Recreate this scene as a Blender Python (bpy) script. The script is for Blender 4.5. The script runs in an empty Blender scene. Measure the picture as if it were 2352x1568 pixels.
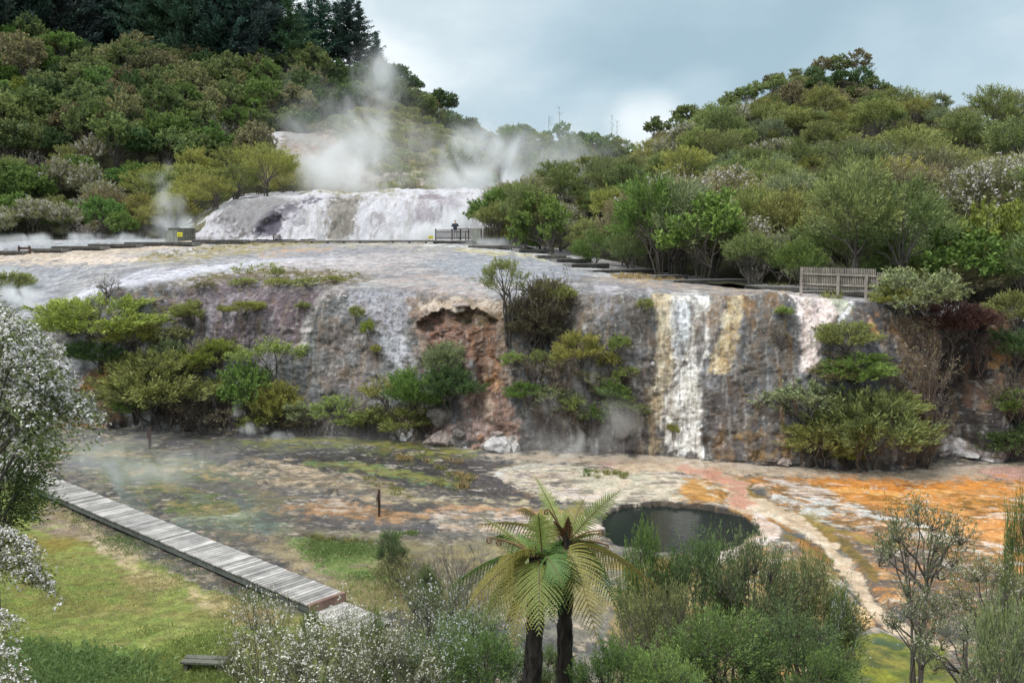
import bpy, bmesh, math, random
import numpy as np
from mathutils import Vector, Matrix, Quaternion
rng = np.random.default_rng(7)
random.seed(7)
S = bpy.context.scene
COL = S.collection
PI = math.pi

# ---------------------------------------------------------------- camera and tracing helpers
# Outlines were read off the photograph at 2352 px width; at() turns such a reading plus a real
# distance Y (metres ahead of the camera) into a point of the place.
CAMZ = 11.0
F = 2037.3
CX, CY = 1176.0, 784.0
TH = math.atan((784 - 574) / F)
CT, ST = math.cos(TH), math.sin(TH)

def at(px, py, Y):
    px = np.asarray(px, float); py = np.asarray(py, float); Y = np.asarray(Y, float)
    a = (px - CX) / F; b = -(py - CY) / F
    dy = CT + b * ST; dz = -ST + b * CT
    k = Y / dy
    return np.stack([a * k, Y + 0 * a, CAMZ + dz * k], -1)

def flat(px, py, z=0.0):
    px = np.asarray(px, float); py = np.asarray(py, float)
    a = (px - CX) / F; b = -(py - CY) / F
    dy = CT + b * ST; dz = -ST + b * CT
    k = (z - CAMZ) / dz
    return np.stack([a * k, dy * k, z + 0 * a], -1)

def proj(P):
    P = np.asarray(P, float)
    x, y, z = P[..., 0], P[..., 1], P[..., 2] - CAMZ
    d = np.maximum(y * CT - z * ST, 0.05)
    u = y * ST + z * CT
    return CX + F * x / d, CY - F * u / d

cam = bpy.data.cameras.new('camera')
cam.sensor_width = 36.0
cam.lens = 36.0 * F / 2352.0
cam.clip_start = 0.1
cam.clip_end = 5000.0
cam_o = bpy.data.objects.new('camera', cam)
COL.objects.link(cam_o)
cam_o.location = (0, 0, CAMZ)
cam_o.rotation_euler = (PI / 2 - TH, 0, 0)
S.camera = cam_o

# ---------------------------------------------------------------- noise
def _hash(ix, iy, iz, seed):
    h = (ix.astype(np.uint32) * np.uint32(374761393) + iy.astype(np.uint32) * np.uint32(668265263)
         + iz.astype(np.uint32) * np.uint32(2246822519) + np.uint32((seed * 3266489917) & 0xffffffff))
    h = (h ^ (h >> np.uint32(13))) * np.uint32(1274126177)
    h = h ^ (h >> np.uint32(16))
    return h.astype(np.float64) / 4294967295.0

def vnoise(P, seed=0):
    f = np.floor(P); i = f.astype(np.int64); t = P - f
    t = t * t * (3 - 2 * t)
    x, y, z = i[..., 0], i[..., 1], i[..., 2]
    r = 0
    for dx in (0, 1):
        wx = t[..., 0] if dx else 1 - t[..., 0]
        for dy in (0, 1):
            wy = t[..., 1] if dy else 1 - t[..., 1]
            for dz in (0, 1):
                wz = t[..., 2] if dz else 1 - t[..., 2]
                r = r + wx * wy * wz * _hash(x + dx, y + dy, z + dz, seed)
    return r

def fbm(P, scale=(1, 1, 1), octs=4, seed=0, gain=0.5):
    """about -1..1"""
    if np.isscalar(scale): scale = (scale,) * 3
    Q = P * np.array(scale, float)
    a, s, r = 1.0, 0.0, 0
    for o in range(octs):
        r = r + a * (vnoise(Q + 17.3 * o, seed + o * 31) * 2 - 1)
        s += a; a *= gain; Q = Q * 2.03
    return r / s * 1.6

def sstep(a, b, x):
    t = np.clip((x - a) / (b - a), 0, 1)
    return t * t * (3 - 2 * t)

def poly_sd(px, py, poly):
    """signed distance, negative inside"""
    pts = np.asarray(poly, float)
    n = len(pts)
    d = np.full(px.shape, 1e18)
    ins = np.zeros(px.shape, bool)
    for i in range(n):
        ax, ay = pts[i]; bx, by = pts[(i + 1) % n]
        ex, ey = bx - ax, by - ay
        wx, wy = px - ax, py - ay
        t = np.clip((wx * ex + wy * ey) / (ex * ex + ey * ey + 1e-9), 0, 1)
        d = np.minimum(d, (wx - ex * t) ** 2 + (wy - ey * t) ** 2)
        if ay != by:
            c = ((ay > py) != (by > py)) & (px < ax + (py - ay) / (by - ay) * ex)
            ins ^= c
    d = np.sqrt(d)
    return np.where(ins, -d, d)

def line_sd(px, py, pts, w):
    """distance to a polyline with half widths w (list or number)"""
    pts = np.asarray(pts, float)
    w = np.broadcast_to(np.asarray(w, float), (len(pts),))
    d = np.full(px.shape, 1e18)
    for i in range(len(pts) - 1):
        ax, ay = pts[i]; ex, ey = pts[i + 1] - pts[i]
        wx, wy = px - ax, py - ay
        t = np.clip((wx * ex + wy * ey) / (ex * ex + ey * ey + 1e-9), 0, 1)
        d = np.minimum(d, np.hypot(wx - ex * t, wy - ey * t) - (w[i] + (w[i + 1] - w[i]) * t))
    return d

ALB = 1.0
def lin(c, k=None):
    c = np.asarray(c, float) / 255.0
    l = np.where(c <= 0.04045, c / 12.92, ((c + 0.055) / 1.055) ** 2.4)
    g = (l @ np.array([.3, .59, .11]))[..., None] if l.ndim else l
    l = g + (l - g) * 0.94
    return np.clip(l * (ALB if k is None else k), 0, 0.92)

class Painter:
    """Deposits, growths and a little painted shade on a surface: every patch is a traced outline with a ragged edge."""
    def __init__(self, P, ascale=1.0, stretch=(1, 1, 1)):
        self.px, self.py = proj(P)
        Q = P * np.array(stretch)
        self.n1 = fbm(Q, 0.35, 4, 1); self.n2 = fbm(Q, 0.35, 4, 2)
        self.n3 = fbm(Q, 1.7, 4, 3); self.n4 = fbm(Q, 1.1, 5, 4, 0.62)
        self.m5 = fbm(Q, 3.1, 4, 5, 0.6)
        self.col = np.zeros(P.shape[:-1] + (3,)); self.wet = np.zeros(P.shape[:-1])
    def base(self, c): self.col[...] = lin(c)
    def mask(self, sd, soft, br, brn):
        sd = sd + (1.5 * soft + 3) * (1.0 * self.m5 + 0.7 * self.n3)
        m = 1 - sstep(-1.3 * soft, 1.3 * soft, sd)
        if br > 0:
            n = self.n4 if brn == 4 else self.m5
            m = m * sstep(br * 1.6 - 1.0, br * 1.6 - 0.55, n)
        return m
    def put(self, m, c, wet):
        if isinstance(c[0], (tuple, list)):
            t = sstep(-0.45, 0.45, self.m5 * 0.6 + self.n3 * 0.6)[..., None]
            cc = lin(c[0]) * (1 - t) + lin(c[1]) * t
        else:
            cc = lin(c)
        self.col = self.col * (1 - m[..., None]) + cc * m[..., None]
        if wet is not None: self.wet = self.wet * (1 - m) + wet * m
    def poly(self, pts, c, soft=4, wx=18, wy=6, op=1.0, br=0.0, wet=None, brn=4):
        x = self.px + wx * (self.n1 + 0.7 * self.n3); y = self.py + wy * (self.n2 + 0.7 * self.m5)
        p = np.asarray(pts, float); mg = 4 * soft + 12
        sel = (x > p[:, 0].min() - mg) & (x < p[:, 0].max() + mg) & (y > p[:, 1].min() - mg) & (y < p[:, 1].max() + mg)
        m = np.zeros(self.px.shape)
        if sel.any(): 
            sd = np.full(self.px.shape, 1e4); sd[sel] = poly_sd(x[sel], y[sel], pts)
            m = self.mask(sd, soft, br, brn) * op
        self.put(m, c, wet); return m
    def line(self, pts, w, c, soft=3, wx=8, wy=3, op=1.0, br=0.0, wet=None, brn=4):
        x = self.px + wx * (self.n1 + 0.7 * self.n3); y = self.py + wy * (self.n2 + 0.7 * self.m5)
        m = self.mask(line_sd(x, y, pts, w), soft, br, brn) * op
        self.put(m, c, wet); return m
    def all(self, c, br, op=1.0, brn=4, lo=None, wet=None, where=None):
        n = self.n4 if brn == 4 else self.m5
        m = sstep(br * 1.6 - 1.0, br * 1.6 - 0.55, n) * op
        if where is not None: m = m * where
        self.put(m, c, wet); return m

# ---------------------------------------------------------------- mesh helpers
def mesh_np(name, V, Fc, mats, col=None, attrs=None, smooth=True, mat_idx=None, uniform=None):
    """Fc: (n,k) index array"""
    V = np.asarray(V, np.float32).reshape(-1, 3); Fc = np.asarray(Fc, np.int32)
    me = bpy.data.meshes.new(name)
    n, k = Fc.shape
    me.vertices.add(len(V)); me.vertices.foreach_set('co', V.ravel())
    me.loops.add(n * k); me.loops.foreach_set('vertex_index', Fc.ravel())
    me.polygons.add(n); me.polygons.foreach_set('loop_start', np.arange(0, n * k, k, dtype=np.int32))
    if mat_idx is not None: me.polygons.foreach_set('material_index', np.asarray(mat_idx, np.int32))
    me.polygons.foreach_set('use_smooth', np.full(n, smooth, bool))
    me.update(calc_edges=True)
    if col is not None:
        a = me.color_attributes.new('Col', 'FLOAT_COLOR', 'POINT')
        c = np.ones((len(V), 4), np.float32); c[:, :3] = np.asarray(col).reshape(-1, 3)
        a.data.foreach_set('color', c.ravel())
    for nm, v in (attrs or {}).items():
        a = me.attributes.new(nm, 'FLOAT', 'POINT'); a.data.foreach_set('value', np.asarray(v, np.float32).ravel())
    for m in (mats if isinstance(mats, (list, tuple)) else [mats]): me.materials.append(m)
    return me

def grid_faces(r, c):
    i = np.arange(r * c).reshape(r, c)
    return np.stack([i[:-1, :-1], i[:-1, 1:], i[1:, 1:], i[1:, :-1]], -1).reshape(-1, 4)

def link(name, me, parent=None, loc=None):
    o = bpy.data.objects.new(name, me); COL.objects.link(o)
    if parent is not None: o.parent = parent
    if loc is not None: o.location = loc
    return o

def tag(o, label=None, cat=None, group=None, kind=None):
    if label: o['label'] = label
    if cat: o['category'] = cat
    if group: o['group'] = group
    if kind: o['kind'] = kind
    return o

def thing(name, label, cat, loc=(0, 0, 0), rz=0.0, group=None, kind=None):
    o = link(name, None, None, loc); o.rotation_euler = (0, 0, rz)
    o.empty_display_size = 0.2
    return tag(o, label, cat, group, kind)

class MB:
    """boxes, bars and tubes gathered into one part"""
    def __init__(self): self.bm = bmesh.new()
    def box(self, c, s, M=None):
        r = bmesh.ops.create_cube(self.bm, size=1.0)
        T = Matrix.Translation(c) @ (M or Matrix()) @ Matrix.Diagonal((s[0], s[1], s[2], 1))
        bmesh.ops.transform(self.bm, matrix=T, verts=r['verts'])
        return r['verts']
    def bar(self, a, b, w, h, up=(0, 0, 1), ext=0.0):
        a = Vector(a); b = Vector(b); d = (b - a); L = d.length; d.normalize()
        u = Vector(up); s = d.cross(u)
        if s.length < 1e-4: s = d.cross(Vector((1, 0, 0)))
        s.normalize(); u = s.cross(d)
        M = Matrix((d, s, u)).transposed().to_4x4()
        return self.box((a + b) / 2, (L + 2 * ext, w, h), M)
    def tube(self, pts, rad, n=6, cap=True):
        pts = [Vector(p) for p in pts]
        rad = list(rad) if hasattr(rad, '__len__') else [rad] * len(pts)
        rings = []
        ref = Vector((0.31, 0.2, 0.93)).normalized()
        for i, p in enumerate(pts):
            d = (pts[min(i + 1, len(pts) - 1)] - pts[max(i - 1, 0)]).normalized()
            s = d.cross(ref)
            if s.length < 0.05: s = d.cross(Vector((1, 0, 0)))
            s.normalize(); t = d.cross(s)
            rings.append([self.bm.verts.new(p + (s * math.cos(2 * PI * k / n) + t * math.sin(2 * PI * k / n)) * rad[i]) for k in range(n)])
        for A, B in zip(rings, rings[1:]):
            for k in range(n): self.bm.faces.new((A[k], A[(k + 1) % n], B[(k + 1) % n], B[k]))
        if cap:
            self.bm.faces.new(rings[0][::-1]); self.bm.faces.new(rings[-1])
    def build(self, name, mat, parent=None, bevel=0.0, smooth=False, loc=None):
        if bevel > 0:
            bmesh.ops.bevel(self.bm, geom=self.bm.edges[:], offset=bevel, segments=1, affect='EDGES', profile=0.7)
        me = bpy.data.meshes.new(name); self.bm.to_mesh(me); self.bm.free()
        if smooth:
            for p in me.polygons: p.use_smooth = True
        me.materials.append(mat)
        return link(name, me, parent, loc)

# ---------------------------------------------------------------- materials
def new_mat(name):
    m = bpy.data.materials.new(name); m.use_nodes = True
    nt = m.node_tree; nt.nodes.clear()
    out = nt.nodes.new('ShaderNodeOutputMaterial')
    return m, nt, out

def N(nt, t, **kw):
    n = nt.nodes.new(t)
    for k, v in kw.items():
        if k in n.inputs: n.inputs[k].default_value = v
        else: setattr(n, k, v)
    return n

def noise(nt, vec, scale, detail=4, rough=0.6, dist=0.0):
    n = nt.nodes.new('ShaderNodeTexNoise')
    n.inputs['Scale'].default_value = scale; n.inputs['Detail'].default_value = detail
    n.inputs['Roughness'].default_value = rough; n.inputs['Distortion'].default_value = dist
    nt.links.new(vec, n.inputs['Vector']); return n

def ramp(nt, fac, stops, interp='LINEAR'):
    r = nt.nodes.new('ShaderNodeValToRGB'); r.color_ramp.interpolation = interp
    el = r.color_ramp.elements
    while len(el) < len(stops): el.new(0.5)
    for e, (p, c) in zip(el, stops):
        e.position = p; e.color = (c, c, c, 1) if np.isscalar(c) else (c[0], c[1], c[2], 1)
    nt.links.new(fac, r.inputs['Fac']); return r

def mixc(nt, a, b, fac, mode='MIX'):
    m = nt.nodes.new('ShaderNodeMix'); m.data_type = 'RGBA'; m.blend_type = mode
    for v, s in ((fac, m.inputs[0]), (a, m.inputs[6]), (b, m.inputs[7])):
        if hasattr(v, 'links'): nt.links.new(v, s)
        elif isinstance(v, (int, float)): s.default_value = v if s.type == 'VALUE' else (v, v, v, 1)
        else: s.default_value = (v[0], v[1], v[2], 1)
    return m.outputs[2]

def math_n(nt, op, a, b=None, c=None):
    m = nt.nodes.new('ShaderNodeMath'); m.operation = op
    for i, v in enumerate((a, b, c)):
        if v is None: continue
        if hasattr(v, 'links'): nt.links.new(v, m.inputs[i])
        else: m.inputs[i].default_value = v
    return m.outputs[0]

def ground_mat(name, fine=(0.55, 1.45), specks=0.5, bump=0.5, stretch=(1, 1, 1), gloss=0.12, streak=0.0):
    m, nt, out = new_mat(name)
    tc = N(nt, 'ShaderNodeTexCoord')
    mp = N(nt, 'ShaderNodeMapping'); mp.inputs['Scale'].default_value = stretch
    nt.links.new(tc.outputs['Object'], mp.inputs['Vector'])
    v = mp.outputs['Vector']
    at_ = N(nt, 'ShaderNodeAttribute', attribute_name='Col'); wt = N(nt, 'ShaderNodeAttribute', attribute_name='wet')
    n1 = noise(nt, v, 2.2, 6, 0.7, 0.3); n2 = noise(nt, v, 11.0, 4, 0.7)
    f = ramp(nt, n1.outputs['Fac'], [(0.28, fine[0]), (0.5, 1.0), (0.72, fine[1])])
    f2 = ramp(nt, n2.outputs['Fac'], [(0.3, 0.68), (0.5, 1.0), (0.72, 1.28)])
    c = mixc(nt, at_.outputs['Color'], f.outputs['Color'], 1.0, 'MULTIPLY')
    c = mixc(nt, c, f2.outputs['Color'], 1.0, 'MULTIPLY')
    if streak > 0:
        mp2 = N(nt, 'ShaderNodeMapping'); mp2.inputs['Scale'].default_value = (4.0, 2.0, 0.35)
        nt.links.new(tc.outputs['Object'], mp2.inputs['Vector'])
        n4 = noise(nt, mp2.outputs['Vector'], 1.6, 5, 0.65, 0.4)
        f4 = ramp(nt, n4.outputs['Fac'], [(0.3, 1 - streak), (0.5, 1.0), (0.7, 1 + streak)])
        c = mixc(nt, c, f4.outputs['Color'], 1.0, 'MULTIPLY')
    if specks > 0:
        vo = N(nt, 'ShaderNodeTexVoronoi'); vo.inputs['Scale'].default_value = 5.0
        nt.links.new(v, vo.inputs['Vector'])
        sp = ramp(nt, vo.outputs['Distance'], [(0.0, 1.0), (0.10, 1.0), (0.16, 0.0)])
        ns = noise(nt, v, 0.7, 3)
        gate = ramp(nt, ns.outputs['Fac'], [(0.5, 0.0), (0.62, specks)])
        fac = math_n(nt, 'MULTIPLY', sp.outputs['Color'], gate.outputs['Color'])
        c = mixc(nt, c, (0.62, 0.6, 0.58), fac)
    b = N(nt, 'ShaderNodeBsdfPrincipled')
    nt.links.new(c, b.inputs['Base Color'])
    r = N(nt, 'ShaderNodeMapRange'); r.inputs['To Min'].default_value = 0.9; r.inputs['To Max'].default_value = gloss
    nt.links.new(wt.outputs['Fac'], r.inputs['Value']); 
    rr = math_n(nt, 'MULTIPLY', r.outputs['Result'], ramp(nt, n2.outputs['Fac'], [(0.3, 0.7), (0.7, 1.25)]).outputs['Color'])
    nt.links.new(rr, b.inputs['Roughness'])
    sl = N(nt, 'ShaderNodeMapRange'); sl.inputs['To Min'].default_value = 0.25; sl.inputs['To Max'].default_value = 0.55
    nt.links.new(wt.outputs['Fac'], sl.inputs['Value']); nt.links.new(sl.outputs['Result'], b.inputs['Specular IOR Level'])
    h = math_n(nt, 'ADD', math_n(nt, 'MULTIPLY', n1.outputs['Fac'], 1.0), math_n(nt, 'MULTIPLY', n2.outputs['Fac'], 0.35))
    bp = N(nt, 'ShaderNodeBump'); bp.inputs['Distance'].default_value = 0.15
    dry = N(nt, 'ShaderNodeMapRange'); dry.inputs['To Min'].default_value = bump; dry.inputs['To Max'].default_value = bump * 0.12
    nt.links.new(wt.outputs['Fac'], dry.inputs['Value']); nt.links.new(dry.outputs['Result'], bp.inputs['Strength'])
    nt.links.new(h, bp.inputs['Height']); nt.links.new(bp.outputs['Normal'], b.inputs['Normal'])
    nt.links.new(b.outputs[0], out.inputs['Surface'])
    return m

def wood_mat(name, c1, c2, scale=(1, 1, 1), rough=0.85, per=0.35):
    m, nt, out = new_mat(name)
    tc = N(nt, 'ShaderNodeTexCoord'); mp = N(nt, 'ShaderNodeMapping'); mp.inputs['Scale'].default_value = scale
    nt.links.new(tc.outputs['Object'], mp.inputs['Vector'])
    n1 = noise(nt, mp.outputs['Vector'], 3.0, 6, 0.7, 0.6)
    c = ramp(nt, n1.outputs['Fac'], [(0.3, c1), (0.7, c2)]).outputs['Color']
    at_ = N(nt, 'ShaderNodeAttribute', attribute_name='Col')
    geo = N(nt, 'ShaderNodeNewGeometry')
    rp = ramp(nt, geo.outputs['Random Per Island'], [(0.0, 1 - per), (1.0, 1 + per)])
    c = mixc(nt, c, rp.outputs['Color'], 1.0, 'MULTIPLY')
    n2 = noise(nt, tc.outputs['Object'], 1.3, 5, 0.65)
    c = mixc(nt, c, ramp(nt, n2.outputs['Fac'], [(0.35, 0.7), (0.65, 1.2)]).outputs['Color'], 1.0, 'MULTIPLY')
    b = N(nt, 'ShaderNodeBsdfPrincipled'); b.inputs['Roughness'].default_value = rough
    b.inputs['Specular IOR Level'].default_value = 0.3
    nt.links.new(c, b.inputs['Base Color'])
    bp = N(nt, 'ShaderNodeBump'); bp.inputs['Strength'].default_value = 0.4; bp.inputs['Distance'].default_value = 0.02
    nt.links.new(n1.outputs['Fac'], bp.inputs['Height']); nt.links.new(bp.outputs['Normal'], b.inputs['Normal'])
    nt.links.new(b.outputs[0], out.inputs['Surface'])
    return m

def plain_mat(name, c, rough=0.7, var=0.15, nscale=6.0):
    m, nt, out = new_mat(name)
    tc = N(nt, 'ShaderNodeTexCoord'); n1 = noise(nt, tc.outputs['Object'], nscale, 4)
    c_ = mixc(nt, c, ramp(nt, n1.outputs['Fac'], [(0.3, 1 - var), (0.7, 1 + var)]).outputs['Color'], 1.0, 'MULTIPLY')
    b = N(nt, 'ShaderNodeBsdfPrincipled'); b.inputs['Roughness'].default_value = rough
    nt.links.new(c_, b.inputs['Base Color']); nt.links.new(b.outputs[0], out.inputs['Surface'])
    return m
# ---------------------------------------------------------------- sky and sun
SUN_EL = math.radians(56)
SUN_DIR = Vector((-math.cos(math.radians(35)) * math.cos(SUN_EL), -math.sin(math.radians(35)) * math.cos(SUN_EL), math.sin(SUN_EL)))
def build_world():
    w = bpy.data.worlds.new('World'); S.world = w; w.use_nodes = True
    nt = w.node_tree; nt.nodes.clear()
    out = N(nt, 'ShaderNodeOutputWorld'); bg = N(nt, 'ShaderNodeBackground'); bg.inputs['Strength'].default_value = 0.1
    sky = N(nt, 'ShaderNodeTexSky'); sky.sky_type = 'NISHITA'; sky.sun_disc = False
    sky.sun_elevation = SUN_EL; sky.sun_rotation = math.atan2(SUN_DIR.x, SUN_DIR.y)
    tc = N(nt, 'ShaderNodeTexCoord'); d = tc.outputs['Generated']
    mp = N(nt, 'ShaderNodeMapping'); mp.inputs['Scale'].default_value = (1.0, 1.0, 2.6); mp.inputs['Location'].default_value = (0.3, 0.1, 0.35)
    nt.links.new(d, mp.inputs['Vector'])
    n1 = noise(nt, mp.outputs['Vector'], 2.1, 5, 0.52, 0.25)
    mp2 = N(nt, 'ShaderNodeMapping'); mp2.inputs['Scale'].default_value = (1.0, 1.0, 2.0); mp2.inputs['Location'].default_value = (1.7, 0.6, 0.0)
    nt.links.new(d, mp2.inputs['Vector'])
    n2 = noise(nt, mp2.outputs['Vector'], 5.5, 6, 0.58, 0.3)
    f = math_n(nt, 'ADD', math_n(nt, 'MULTIPLY', n1.outputs['Fac'], 0.64), math_n(nt, 'MULTIPLY', n2.outputs['Fac'], 0.36))
    def spot(px, py, rad, amp, f):
        v = Vector(at(px, py, 100.0)) - Vector((0, 0, CAMZ)); v.normalize()
        dt = N(nt, 'ShaderNodeVectorMath'); dt.operation = 'DOT_PRODUCT'; dt.inputs[1].default_value = v
        nt.links.new(d, dt.inputs[0])
        mr = N(nt, 'ShaderNodeMapRange'); mr.interpolation_type = 'SMOOTHSTEP'
        mr.inputs['From Min'].default_value = math.cos(math.radians(rad)); mr.inputs['From Max'].default_value = 1.0
        mr.inputs['To Max'].default_value = amp
        nt.links.new(dt.outputs['Value'], mr.inputs['Value'])
        return math_n(nt, 'ADD', f, mr.outputs['Result'])
    # banks of cloud: thicker grey-blue banks and thin bright gaps
    for s in ((1490, 300, 3.2, 0.26), (1420, 318, 4.5, 0.14), (1600, 262, 3.5, 0.10), (2200, 190, 10, 0.18), (1980, 210, 6, 0.10), (700, 40, 12, 0.12), (640, 20, 6, 0.12), (1750, 150, 14, -0.19),
              (2300, 30, 12, -0.12), (1250, 170, 11, -0.11), (1250, 40, 9, 0.05), (1000, 120, 8, 0.05)):
        f = spot(*s, f)
    cl = ramp(nt, f, [(0.26, (2.85, 3.9, 4.55)), (0.44, (3.7, 4.75, 5.35)), (0.60, (5.0, 5.8, 6.2)), (0.80, (8.0, 8.3, 8.4))])
    # an overcast sky is brighter towards the zenith
    sx = N(nt, 'ShaderNodeSeparateXYZ'); nt.links.new(d, sx.inputs[0])
    zen = N(nt, 'ShaderNodeMapRange'); zen.inputs['From Min'].default_value = 0.32; zen.inputs['From Max'].default_value = 0.95
    zen.inputs['To Min'].default_value = 1.0; zen.inputs['To Max'].default_value = 1.8
    nt.links.new(sx.outputs['Z'], zen.inputs['Value'])
    wz = N(nt, 'ShaderNodeMapRange'); wz.inputs['From Min'].default_value = 0.34; wz.inputs['From Max'].default_value = 0.6; wz.inputs['To Max'].default_value = 0.85
    nt.links.new(sx.outputs['Z'], wz.inputs['Value'])
    cl2 = mixc(nt, cl.outputs['Color'], (5.6, 5.85, 6.0), wz.outputs['Result'])
    vm = N(nt, 'ShaderNodeVectorMath'); vm.operation = 'SCALE'
    nt.links.new(cl2, vm.inputs[0]); nt.links.new(zen.outputs['Result'], vm.inputs['Scale'])
    c = mixc(nt, sky.outputs['Color'], vm.outputs[0], 0.92)
    nt.links.new(c, bg.inputs['Color']); nt.links.new(bg.outputs[0], out.inputs['Surface'])
build_world()
sl = bpy.data.lights.new('sun', 'SUN'); sl.energy = 1.8; sl.angle = math.radians(14); sl.color = (1.0, 0.97, 0.925)
so = bpy.data.objects.new('sun', sl); COL.objects.link(so)
so.rotation_euler = SUN_DIR.to_track_quat('Z', 'Y').to_euler(); so.location = (-20, -10, 60)
vs = S.view_settings
vs.view_transform = 'Standard'; vs.look = 'None'; vs.gamma = 1.0; vs.exposure = 0.53; vs.use_curve_mapping = False
S.cycles.max_bounces = 7; S.cycles.diffuse_bounces = 3; S.cycles.glossy_bounces = 3; S.cycles.transmission_bounces = 4
S.cycles.transparent_max_bounces = 8; S.cycles.volume_bounces = 7
S.cycles.volume_step_rate = 0.5
S.cycles.use_adaptive_sampling = True; S.cycles.adaptive_threshold = 0.015
S.cycles.use_denoising = True
S.cycles.sample_clamp_indirect = 4.0
S.render.use_persistent_data = False
# ---------------------------------------------------------------- terrain
def hermite(xk, V, x):
    xk = np.asarray(xk, float); V = np.asarray(V, float); x = np.asarray(x, float)
    h = np.diff(xk); sl = np.diff(V, axis=0) / h.reshape(-1, *([1] * (V.ndim - 1)))
    m = np.empty_like(V); m[0] = sl[0]; m[-1] = sl[-1]
    a, b = sl[:-1], sl[1:]
    with np.errstate(all='ignore'):
        hm = np.where(a * b > 0, 2 * a * b / (a + b), 0.0)   # monotone slopes: no overshoot
    m[1:-1] = hm
    i = np.clip(np.searchsorted(xk, x) - 1, 0, len(xk) - 2)
    t = (x - xk[i]) / h[i]
    sh = x.shape + (1,) * (V.ndim - 1)
    t = t.reshape(sh); hh = h[i].reshape(sh)
    return ((2 * t**3 - 3 * t**2 + 1) * V[i] + (t**3 - 2 * t**2 + t) * hh * m[i]
            + (-2 * t**3 + 3 * t**2) * V[i + 1] + (t**3 - t**2) * hh * m[i + 1])

def surface(cols, xs, rowspec):
    """cols {px: [(py, Y)...]}; rowspec: number of rows between successive control rows -> points (R, C, 3)"""
    xk = sorted(cols); V = np.array([cols[k] for k in xk], float)      # (K, n, 2)
    A = hermite(xk, V, xs)                                             # (C, n, 2)
    n = A.shape[1]
    ts = np.concatenate([np.linspace(i, i + 1, r, endpoint=False) for i, r in enumerate(rowspec)] + [[n - 1]])
    B = hermite(np.arange(n), A.transpose(1, 0, 2), ts)                # (R, C, 2)
    return at(np.broadcast_to(xs, B.shape[:2]), B[..., 0], B[..., 1])

def normals(P):
    du = np.gradient(P, axis=1); dv = np.gradient(P, axis=0)
    n = np.cross(du, dv); n /= np.linalg.norm(n, axis=-1, keepdims=True) + 1e-9
    return n

def struct(name, P, mat, col, attrs, label, cat):
    r, c = P.shape[:2]
    me = mesh_np(name, P, grid_faces(r, c), mat, col, attrs)
    o = link(name, me); tag(o, label, cat, kind='structure'); return o

POOL = [(1386, 1205), (1392, 1180), (1425, 1162), (1475, 1158), (1520, 1155), (1600, 1163), (1660, 1172), (1700, 1180), (1728, 1195), (1746, 1212),
        (1738, 1235), (1700, 1262), (1620, 1278), (1500, 1272), (1420, 1255), (1390, 1232)]
STREAM = [(1420, 1072), (1560, 1076), (1660, 1095), (1700, 1118), (1692, 1140), (1720, 1160), (1790, 1178), (1850, 1210), (1885, 1240), (1925, 1290), (1965, 1340), (2000, 1385), (2050, 1430), (2120, 1468), (2200, 1485)]
STREAM_W = [9, 12, 20, 26, 30, 34, 24, 24, 20, 16, 18, 16, 24, 22, 6]

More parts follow.
